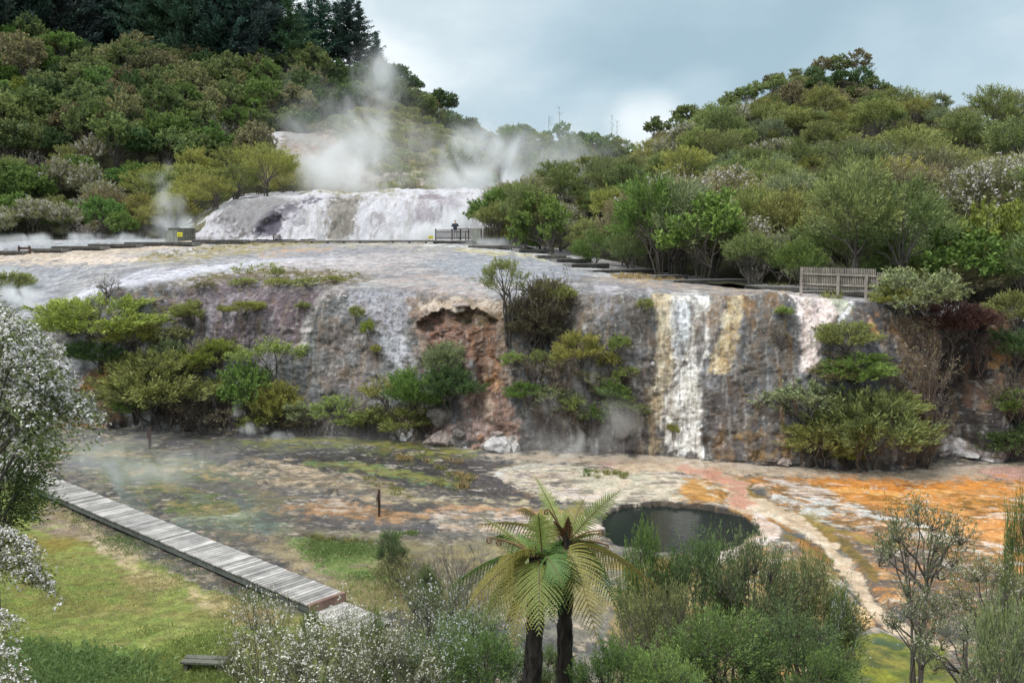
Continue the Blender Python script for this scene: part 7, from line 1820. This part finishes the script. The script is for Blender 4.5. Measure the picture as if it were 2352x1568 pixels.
# ---------------------------------------------------------------- the visitor
def skin_obj(name, verts, edges, radii, mat, parent, sub=2):
    me = bpy.data.meshes.new(name); me.from_pydata(verts, edges, []); me.materials.append(mat)
    o = link(name, me, parent)
    md = o.modifiers.new('Skin', 'SKIN'); md.use_smooth_shade = True
    for i, r in enumerate(radii):
        me.skin_vertices[0].data[i].radius = (r, r) if not isinstance(r, tuple) else r
    me.skin_vertices[0].data[0].use_root = True
    o.modifiers.new('Subsurf', 'SUBSURF').levels = sub; o.modifiers[-1].render_levels = sub
    return o
def person():
    c = V3(at(1045.5, 550, 82.3)); z0 = c.z
    root = thing('person', 'person in dark navy jacket and grey trousers raising a camera at the fence', 'person', (c.x, c.y, z0), rz=0)
    skin = plain_mat('skin', (.55, .36, .28), .6, .08); navy = plain_mat('navy jacket', (.014, .018, .035), .75, .2, 12); grey = plain_mat('grey trousers', (.22, .22, .21), .85, .12, 15)
    hat = plain_mat('pale cap', (.62, .58, .56), .8, .08); shoe = plain_mat('pale shoes', (.45, .42, .32), .7, .1); cam_m = plain_mat('camera black', (.02, .02, .02), .4, .1)
    # body: faces away from the viewer (+y), elbows out, hands up at the face
    v = [(0, 0, .95), (0, .01, 1.15), (0, .02, 1.36), (0, .03, 1.46), (0, .05, 1.53), (0, .055, 1.62), (0, .06, 1.70)]
    e = [(0, 1), (1, 2), (2, 3), (3, 4), (4, 5), (5, 6)]; r = [.145, (.155, .12), (.17, .11), .06, .058, .088, .062]
    for s in (-1, 1):
        k = len(v); v += [(s * .19, .02, 1.40), (s * .30, .10, 1.18), (s * .12, .30, 1.42), (s * .055, .29, 1.52)]; e += [(2, k), (k, k + 1), (k + 1, k + 2), (k + 2, k + 3)]; r += [.062, .048, .036, .03]
        for q in range(5):                                          # fingers wrapped on the camera
            m = len(v); f = (q - 2) * .017; v += [(s * .06 + s * .005 * q, .31 + f * .3, 1.545 + f), (s * .03, .325 + f * .2, 1.55 + f)]; e += [(k + 3, m), (m, m + 1)]; r += [.009, .008]
        k = len(v); v += [(s * .09, .01, .86), (s * .10, .0, .48), (s * .10, -.02, .09), (s * .11, .10, .05)]; e += [(0, k), (k, k + 1), (k + 1, k + 2), (k + 2, k + 3)]; r += [.095, .062, .042, .04]
    k = len(v); v += [(0, .14, 1.615)]; e += [(5, k)]; r += [.018]      # nose
    for s in (-1, 1): k = len(v); v += [(s * .082, .05, 1.62)]; e += [(5, k)]; r += [.02]   # ears
    body = skin_obj('body', v, e, r, skin, root)
    jv = [(0, 0, .80), (0, 0, .98), (0, .01, 1.16), (0, .02, 1.36), (0, .03, 1.45)]; je = [(0, 1), (1, 2), (2, 3), (3, 4)]; jr = [(.20, .165), (.20, .165), (.20, .15), (.205, .14), .085]
    for s in (-1, 1):
        k = len(jv); jv += [(s * .20, .02, 1.40), (s * .31, .10, 1.17), (s * .14, .28, 1.39)]; je += [(3, k), (k, k + 1), (k + 1, k + 2)]; jr += [.085, .072, .055]
    skin_obj('jacket', jv, je, jr, navy, root)
    tv = [(0, 0, .93)]; te = []; tr = [.15]
    for s in (-1, 1):
        k = len(tv); tv += [(s * .095, .01, .84), (s * .105, .0, .48), (s * .105, -.02, .07)]; te += [(0, k), (k, k + 1), (k + 1, k + 2)]; tr += [.108, .085, .075]
    skin_obj('trousers', tv, te, tr, grey, root)
    for s in (-1, 1): skin_obj('shoe', [(s * .11, -.07, .045), (s * .115, .03, .05), (s * .12, .17, .035)], [(0, 1), (1, 2)], [.045, .052, .04], shoe, root, 1)
    skin_obj('cap', [(0, .05, 1.66), (0, .05, 1.74), (0, .17, 1.68)], [(0, 1), (0, 2)], [.105, .07, .05], hat, root, 2)
    r2 = thing('handheld_camera', 'small black camera held up to the face of the visitor', 'camera', (c.x, c.y + .33, z0 + 1.55))
    b = MB(); b.box((0, 0, 0), (.13, .06, .085)); b.build('body', cam_m, r2, bevel=.008)
    b = MB(); b.tube([(0, .03, 0), (0, .10, 0)], .032, 10); b.build('lens', cam_m, r2)
person()

# ---------------------------------------------------------------- rocks and snags
def rock_mesh(seed, sub=4):
    r = np.random.default_rng(seed); bm = bmesh.new(); bmesh.ops.create_icosphere(bm, subdivisions=sub, radius=1)
    V = np.array([v.co[:] for v in bm.verts]); Fc = np.array([[v.index for v in f.verts] for f in bm.faces]); bm.free()
    n = fbm(V + seed * 7.1, .9, 3, seed); 
    for _ in range(13):
        d = norm(r.normal(0, 1, 3)); k = r.uniform(.42, .8); q = V @ d; V = V - np.maximum(q - k, 0)[:, None] * d * .85
    V = V * (1 + .34 * n[:, None] + .16 * fbm(V + seed, 3.0, 4, seed + 1)[:, None])
    return V, Fc
def rocks():
    mats = {}
    for nm, a, b in (('white', (.34, .32, .32), (.66, .64, .63)), ('pink', (.22, .17, .155), (.42, .35, .32)), ('dark', (.12, .11, .11), (.24, .21, .19)), ('rust', (.22, .10, .06), (.36, .22, .15))):
        m, nt, out = new_mat('rock ' + nm); tc = N(nt, 'ShaderNodeTexCoord'); n1 = noise(nt, tc.outputs['Object'], 2.2, 6, .7, .5)
        c = ramp(nt, n1.outputs['Fac'], [(.3, a), (.6, b)]); bs = N(nt, 'ShaderNodeBsdfPrincipled'); bs.inputs['Roughness'].default_value = .9
        nt.links.new(c.outputs['Color'], bs.inputs['Base Color']); bp = N(nt, 'ShaderNodeBump'); bp.inputs['Strength'].default_value = .7; bp.inputs['Distance'].default_value = .15
        nt.links.new(n1.outputs['Fac'], bp.inputs['Height']); nt.links.new(bp.outputs['Normal'], bs.inputs['Normal']); nt.links.new(bs.outputs[0], out.inputs['Surface']); mats[nm] = m
    L = [(1152, 1030, 62, 40, 'white', 'large white boulder streaked dark at the cliff foot'), (1185, 1036, 34, 34, 'white', 'upright white boulder beside the large streaked one'), (1118, 1034, 30, 20, 'pink', 'pinkish boulder by the milky run-off'),
         (1092, 1030, 22, 16, 'rust', 'rust stained stone by the white boulders'), (1105, 1008, 24, 18, 'rust', 'rust coloured stone above the white boulders'), (1140, 1000, 34, 22, 'pink', 'pale pink stone above the large white boulder'),
         (1070, 1036, 18, 12, 'white', 'small white stone at the water edge'), (932, 1012, 58, 44, 'white', 'blocky white rock at the edge of the algae water'), (1010, 1018, 76, 52, 'pink', 'big pinkish rock slab leaning at the cliff foot'),
         (1015, 968, 70, 40, 'dark', 'dark blocky rock under the wind shaped bush'), (985, 1005, 26, 18, 'pink', 'small pink stone beside the big slab'), (1060, 1002, 30, 24, 'dark', 'dark stone between the slab and the white boulders'),
         (1300, 1044, 34, 16, 'pink', 'pink tinged rock in the steaming corner'), (1375, 1050, 44, 14, 'pink', 'flat pink rock at the edge of the milky run-off'), (1440, 1052, 36, 14, 'dark', 'dark rock at the foot of the slate cliff'),
         (2255, 1062, 50, 20, 'white', 'white rubble stone at the gully mouth'), (2300, 1050, 40, 22, 'dark', 'dark rubble stone at the gully mouth'), (2205, 1078, 36, 16, 'pink', 'pale stone by the pink shallows'),
         (1800, 1078, 46, 24, 'pink', 'pale crusted rock below the big olive thicket'), (1060, 700, 40, 10, 'pink', 'pale ledge stone on the lip of the red hollow'), (1010, 706, 34, 10, 'white', 'pale slab on the brink of the red hollow'),
         (790, 678, 14, 7, 'white', 'small white stone on the pale rim'), (1500, 838, 10, 10, 'white', 'lone white stone clinging to the slate near the cascade')]
    for q, (x, yb, w, h, mt, lab) in enumerate(L):
        V, Fc = rock_mesh(q + 3); b = on_cliff(x, yb); W = w / F * b[1] / 2; Hh = h / F * b[1] / 2
        me = mesh_np('boulder', V * np.array([W, W * .8, Hh * 1.25]) + np.array([0, 0, Hh * .45]), Fc, mats[mt], smooth=False)
        o = link('boulder', me, None, (b[0], b[1] - W * .1, b[2])); o.rotation_euler = (0, 0, q * .37 % .6 - .3); tag(o, lab, 'boulder')
rocks()
def snags():
    for q, (x, yt, yb, Y, lab) in enumerate([(1286, 248, 300, 212, 'tall bare snag alone on the distant ridge'), (1283 - 22, 268, 300, 210, 'short bare snag on the distant ridge'), (1407, 264, 322, 222, 'bare snag with stub branches near the bright cloud gap'), (1416, 278, 322, 222, 'leaning bare snag near the bright cloud gap'),
                                     (1983, 150, 190, 143, 'thin dead stem on the shoulder of the knoll'), (2003, 158, 200, 143, 'dead branched stem on the shoulder of the knoll')]):
        r = np.random.default_rng(q + 60); b = at(x, yb, Y); h = (yb - yt) / F * Y
        P = [(bend((0, 0, -2), (r.normal(0, .2), 0, h), r, 0, 7, .02), .07, .02)]
        for k in range(9):
            z = h * r.uniform(.35, .95); a = r.uniform(0, 6.28); l = r.uniform(.4, 1.3); P.append((bend((0, 0, z), (l * math.cos(a), l * math.sin(a), z + l * .5), r, 0, 4, .1), .03, .012))
        tv, tf = tubes_np(P, 5); o = link('dead_snag', mesh_np('dead_snag', tv, tf, M_TWIG), None, tuple(b)); tag(o, lab, 'dead tree')
    # a pale forked trunk showing on the scrub hillside
    for (x, y, Y, h, lab) in [(2118, 455, 68, 3.6, 'pale lichen covered forked trunk in a gap of the scrub'), (2255, 560, 60, 2.6, 'pale bare stems low in the scrub beyond the fence')]:
        t, _, _ = bare_plant(int(x), .9, h, 3, 4, .07, bark_mat('lichen bark', (.20, .18, .14), (.42, .40, .34)), .9, 0, wob=.3)
        o = link('bare_tree', t, None, tuple(at(x, y, Y))); tag(o, lab, 'bare tree')
snags()

# ---------------------------------------------------------------- grass
def grass(name, label, polys, n, hgt, wid, col, seed, mask=None, z=None, tuft=0):
    r = np.random.default_rng(seed); Vs, Cs = [], []
    for poly, share, hs, c in polys:
        p = np.asarray(poly, float); k = int(n * share)
        W = flat(p[:, 0], p[:, 1]) if z is None else None
        m = 0; acc = []
        lo, hi = p.min(0), p.max(0)
        while m < k:
            if z is None:
                x = r.uniform(W[:, 0].min(), W[:, 0].max(), k * 2); y = r.uniform(W[:, 1].min(), W[:, 1].max(), k * 2)
                Q = np.stack([x, y, 0 * x], -1)
                ok = poly_sd(x, y, W[:, :2]) < 0
                ok &= fbm(Q, .5, 3, seed) + r.uniform(-.7, .5, len(x)) > -.1
                Q = Q[ok]; Q[:, 2] = grid_lookup(Q[:, 0], Q[:, 1])
            else:
                x = r.uniform(lo[0], hi[0], k * 2); y = r.uniform(lo[1], hi[1], k * 2); ok = poly_sd(x, y, p) < 0; Q = z(x[ok], y[ok])
            acc.append(Q); m += len(Q)
        Q = np.concatenate(acc)[:k]; k = len(Q)
        if tuft:
            nc = max(2, k // tuft); ci = r.integers(0, nc, k); Q = Q[:nc][ci] + np.stack([r.normal(0, .09, k), r.normal(0, .09, k), np.zeros(k)], -1)
        elif z is None:
            Q[:, :2] += r.normal(0, .30, (k, 2)); Q[:, 2] = grid_lookup(Q[:, 0], Q[:, 1])
        d = norm(np.stack([r.normal(0, .45, k), r.normal(0, .45, k), np.ones(k)], -1)); h = hgt * hs * r.uniform(.5, 1.3, k)
        s = norm(np.stack([r.normal(0, 1, k), r.normal(0, 1, k), 0 * h], -1)) * (wid * r.uniform(.6, 1.3, k))[:, None]
        bendv = np.stack([r.normal(0, .25, k), r.normal(0, .25, k), -.1 * np.ones(k)], -1)
        mid = Q + d * (h * .55)[:, None]; tip = Q + d * h[:, None] + bendv * h[:, None]
        Vs.append(np.stack([Q - s, Q + s, mid + s * .8, tip, ], 1)); Cs.append(np.array(c) * (1 + .35 * r.uniform(-1, 1, (k, 1))))
    V = np.concatenate(Vs).reshape(-1, 3); Cc = np.repeat(np.concatenate(Cs), 4, 0)
    me = mesh_np(name, V, np.arange(len(V)).reshape(-1, 4), M_FROND, Cc, smooth=False)
    tag(link(name, me), label, 'grass', kind='stuff')
_gx = None
def grid_lookup(x, y):
    """height of the ground sheet under points"""
    out = np.zeros(len(x)); sub = GROUND_P
    Yrow = sub[:, sub.shape[1] // 2, 1]
    for i in range(len(x)):
        rI = int(np.argmin(np.abs(Yrow - y[i]))); cI = int(np.argmin(np.abs(sub[rI, :, 0] - x[i]))); out[i] = sub[rI, cI, 2]
    return out
def grasses():
    g1 = (.18, .25, .085); g2 = (.32, .38, .125); g3 = (.40, .36, .19); g4 = (.13, .22, .055)
    grass('grass', 'short lawn grass with taller green tufts below the long boardwalk', [
        ([(0, 1290), (200, 1290), (420, 1400), (560, 1470), (560, 1568), (-60, 1568), (-60, 1300)], .42, .55, g2),
        ([(60, 1490), (200, 1500), (360, 1530), (380, 1600), (0, 1600), (0, 1480)], .16, 1.9, (.21, .30, .11)), ([(330, 1440), (520, 1470), (540, 1600), (300, 1600)], .12, 1.3, g2),
        ([(150, 1170), (330, 1262), (520, 1345), (680, 1398), (640, 1410), (440, 1340), (230, 1240)], .06, 1.0, g1),
        ([(690, 1242), (850, 1252), (905, 1285), (920, 1330), (830, 1345), (740, 1310)], .14, .8, g1), ([(300, 1290), (560, 1380), (640, 1420), (520, 1440), (340, 1370)], .07, .7, g3),
        ([(760, 1350), (960, 1340), (980, 1420), (820, 1420)], .03, 1.0, g2)], 48000, .11, .007, None, 71)
    dry = (.42, .33, .16); ol = (.30, .30, .12)
    grass('dry_grass', 'dry tussock grass scattered over the sinter flats', [
        ([(960, 1070), (1090, 1085), (1075, 1120), (990, 1115)], .12, 1.6, ol), ([(1050, 1095), (1080, 1098), (1075, 1125), (1045, 1120)], .08, 2.2, dry), ([(900, 1050), (1060, 1058), (1060, 1066), (900, 1060)], .10, 1.6, dry),
        ([(820, 1095), (960, 1130), (970, 1150), (880, 1140)], .14, 1.0, ol), ([(1370, 1085), (1400, 1085), (1400, 1105), (1370, 1105)], .05, 1.2, ol), ([(1410, 1090), (1440, 1092), (1435, 1112), (1410, 1110)], .06, 1.4, ol), ([(1340, 1080), (1356, 1080), (1356, 1094), (1340, 1094)], .03, 1.3, g1),
        ([(880, 1215), (960, 1222), (960, 1240), (880, 1236)], .10, 1.0, g1), ([(690, 1228), (860, 1246), (850, 1252), (690, 1238)], .10, 1.2, ol)], 3800, .16, .008, None, 72, tuft=32)
    zc = lambda x, y: np.array([on_cliff(a, b) for a, b in zip(x, y)])
    grass('terrace_grass', 'dry and green grass tufts on the terrace rim', [
        ([(1400, 630), (1480, 634), (1570, 643), (1560, 648), (1420, 640)], .26, 1.3, dry), ([(1885, 672), (1935, 676), (1930, 690), (1890, 688)], .10, 1.7, ol), ([(1760, 650), (1830, 656), (1830, 662), (1760, 658)], .06, 1.2, ol),
        ([(330, 586), (470, 566), (690, 553), (680, 560), (480, 580), (340, 600)], .20, 1.2, (.36, .32, .15)), ([(430, 640), (640, 616), (830, 626), (800, 650), (500, 660)], .30, 1.1, (.26, .25, .09)), ([(520, 612), (640, 608), (640, 622), (520, 628)], .08, 1.5, g2)], 2600, .20, .012, None, 73, z=zc, tuft=9)
grasses()
# ---------------------------------------------------------------- steam
def steam(label, puffs, dens, nscale=.28, lo=.38, hi=.66, stretch=(1, 1, .7), seed=0.0):
    """puffs: (px, py, Y, rx, ry, rz) ; one closed hull, density from the puffs times billows"""
    C0 = [at(p[0], p[1], p[2]) for p in puffs]
    base = C0[0].copy(); loc = Vector(base)
    m = bpy.data.materials.new('steam'); m.use_nodes = True; nt = m.node_tree; nt.nodes.clear()
    out = nt.nodes.new('ShaderNodeOutputMaterial'); tc = N(nt, 'ShaderNodeTexCoord'); P = tc.outputs['Object']
    tot = None; bm = bmesh.new()
    mpn = N(nt, 'ShaderNodeMapping'); mpn.inputs['Scale'].default_value = stretch; mpn.inputs['Location'].default_value = (seed, seed * .7, seed * 1.3)
    nt.links.new(P, mpn.inputs['Vector'])
    n1 = noise(nt, mpn.outputs['Vector'], nscale, 4, .58, .9)
    for c, p in zip(C0, puffs):
        cc = Vector(c) - loc
        s = N(nt, 'ShaderNodeVectorMath'); s.operation = 'SUBTRACT'; s.inputs[1].default_value = cc; nt.links.new(P, s.inputs[0])
        d = N(nt, 'ShaderNodeVectorMath'); d.operation = 'DIVIDE'; d.inputs[1].default_value = (p[3], p[4], p[5]); nt.links.new(s.outputs[0], d.inputs[0])
        l = N(nt, 'ShaderNodeVectorMath'); l.operation = 'LENGTH'; nt.links.new(d.outputs[0], l.inputs[0])
        mr = N(nt, 'ShaderNodeMapRange'); mr.interpolation_type = 'SMOOTHSTEP'; mr.inputs['From Min'].default_value = 1.0; mr.inputs['From Max'].default_value = .15
        mr.inputs['To Max'].default_value = p[6] if len(p) > 6 else 1.0
        nt.links.new(l.outputs['Value'], mr.inputs['Value'])
        tot = mr.outputs['Result'] if tot is None else math_n(nt, 'MAXIMUM', tot, mr.outputs['Result'])
        r = bmesh.ops.create_icosphere(bm, subdivisions=2, radius=1.0)
        for v in r['verts']: v.co = Vector((v.co.x * p[3] * 1.06, v.co.y * p[4] * 1.06, v.co.z * p[5] * 1.06)) + cc
    h = bmesh.ops.convex_hull(bm, input=bm.verts[:])
    dead = list({v for v in h['geom_interior'] + h['geom_unused'] if isinstance(v, bmesh.types.BMVert) and v.is_valid})
    bmesh.ops.delete(bm, geom=dead, context='VERTS')
    # billows eat into the edge of each puff
    e = math_n(nt, 'ADD', n1.outputs['Fac'], math_n(nt, 'MULTIPLY', math_n(nt, 'SUBTRACT', tot, .6), .22))
    b = N(nt, 'ShaderNodeMapRange'); b.interpolation_type = 'SMOOTHSTEP'; b.inputs['From Min'].default_value = lo; b.inputs['From Max'].default_value = hi
    nt.links.new(e, b.inputs['Value'])
    den = math_n(nt, 'MULTIPLY', math_n(nt, 'MULTIPLY', tot, b.outputs['Result']), dens * 4.2)
    v = nt.nodes.new('ShaderNodeVolumePrincipled'); v.inputs['Color'].default_value = (.97, .98, .99, 1); v.inputs['Anisotropy'].default_value = 0.0
    nt.links.new(den, v.inputs['Density']); nt.links.new(v.outputs[0], out.inputs['Volume'])
    me = bpy.data.meshes.new('steam'); bm.to_mesh(me); bm.free(); me.materials.append(m)
    tag(link('steam', me, None, loc), label, 'steam', kind='stuff')

steam('large white plume rising from the vents above the white terrace', [(800, 412, 101, 8.5, 2.6, 4.6), (760, 365, 103, 6.5, 2.8, 5.5, .9), (845, 335, 105, 7.5, 2.8, 6.0, .6), (715, 285, 106, 6.5, 2.6, 6.0, .4), (690, 215, 107, 5.0, 2.2, 5.5, .28), (800, 250, 107, 6.0, 2.2, 5.5, .3), (855, 235, 107, 5.0, 2.4, 6.5, .4), (868, 165, 109, 4.6, 2.6, 4.6, .8), (915, 205, 110, 5.0, 2.2, 4.2, .45), (940, 300, 108, 7, 2.4, 6, .25)], .20, .24, .33, .70)
steam('drifting white steam behind the end of the white terrace', [(1090, 420, 101, 10.5, 2.6, 3.4), (1085, 345, 103, 5.4, 2.2, 5.5, .75), (1155, 370, 103, 6.0, 2.4, 5.8, .9), (1225, 390, 105, 9.0, 2.6, 5.0, .55), (1130, 305, 106, 4.5, 2.0, 4.0, .5), (1310, 365, 108, 9.0, 2.6, 5.0, .38), (960, 425, 101, 8, 2, 2.8, .5), (1240, 325, 110, 9.0, 2.6, 5.0, .26), (1030, 370, 104, 6, 2.2, 5.0, .35)], .19, .24, .33, .70, seed=3.1)
steam('pale column of steam over the timber corner screen', [(405, 520, 92.4, 4.4, 1.6, 2.2), (395, 470, 93, 2.8, 1.4, 3.0, .8), (370, 420, 93.5, 2.0, 1.2, 1.8, .7), (335, 412, 94, 1.8, 1.1, .9, .5), (388, 385, 94, 1.0, 1.0, 1.5, .4)], .19, .4, seed=7.7)
steam('low steam hanging before the white terrace by the platform', [(1060, 515, 85.6, 3.4, 1.0, 2.6), (975, 535, 85.6, 5.0, 1.0, 1.8), (1080, 470, 86.2, 3.0, 1.0, 2.4, .6), (1130, 560, 81, 4.2, 1.0, 1.0, .7), (900, 545, 85.6, 4.0, 1.0, 1.0, .5)], .42, .5, .38, .62, seed=2.2)
steam('thin ground steam sweeping over the pale flat', [(60, 550, 87, 6.0, 1.6, 1.0), (180, 546, 89, 6.0, 1.6, .9, .9), (300, 548, 90, 5.0, 1.6, 1.0, .9), (-60, 556, 86, 5, 1.6, 1.1, .9)], .16, .5, .40, .64, seed=5.5)
steam('grey steam seeping from the shaded corner of the cliff foot', [(1300, 1015, 44.6, 3.2, .9, 1.8), (1400, 980, 44.8, 2.6, .9, 2.4, .8), (1250, 955, 45.2, 2.2, .8, 2.2, .6), (1350, 890, 45.2, 2.2, .7, 2.2, .5)], .17, .9, .42, .68, seed=9.1)
steam('wisp of steam rising from the algae water by the bushes', [(570, 985, 49.6, 1.7, .6, .6), (545, 955, 49.8, .7, .5, 1.1, .9), (640, 1000, 49.2, 2.0, .6, .5, .7)], .34, 1.2, .40, .66, seed=4.1)
steam('veil of steam over the green algae beside the boardwalk', [(330, 1085, 37.5, 3.6, 2.0, 1.2), (230, 1050, 40, 3.4, 2.0, 1.3, .9), (440, 1060, 40, 3.4, 2.0, 1.0, .6), (560, 1040, 42, 3.6, 2.0, .9, .4)], .085, .9, .36, .66, seed=6.3)
steam('steam drifting off the white slope behind the blossom', [(40, 680, 62, 3.2, 1.6, 1.2), (90, 705, 60.5, 2.2, 1.2, .8, .8), (20, 640, 66, 2.6, 1.6, 1.4, .7)], .36, .7, .38, .64, seed=8.4)
steam('faint puff in front of the rounded knoll', [(1745, 262, 108, 3.4, 1.6, 1.4), (1720, 240, 109, 1.8, 1.2, 1.6, .6)], .22, .6, .4, .66, seed=1.4)
steam('faint veil of drifting steam over the mossy flank and the low ridge', [(960, 330, 106, 15, 3.0, 8.0, .8), (1160, 350, 107, 15, 3.0, 7.0, 1.0), (1350, 350, 112, 12, 3.0, 6.0, .8), (780, 330, 106, 12, 2.6, 8.0, .8)], .030, .12, .25, .75, seed=11.0)
steam('faint mist lying over the lower flats along the cliff foot', [(700, 1020, 46.5, 9, 1.4, 1.4), (1150, 1040, 45.0, 8, 1.2, 1.3, .9), (1650, 1060, 43.4, 8, 1.2, 1.0, .6), (250, 1020, 48, 7, 1.6, 1.6)], .022, .3, .3, .7, seed=12.0)
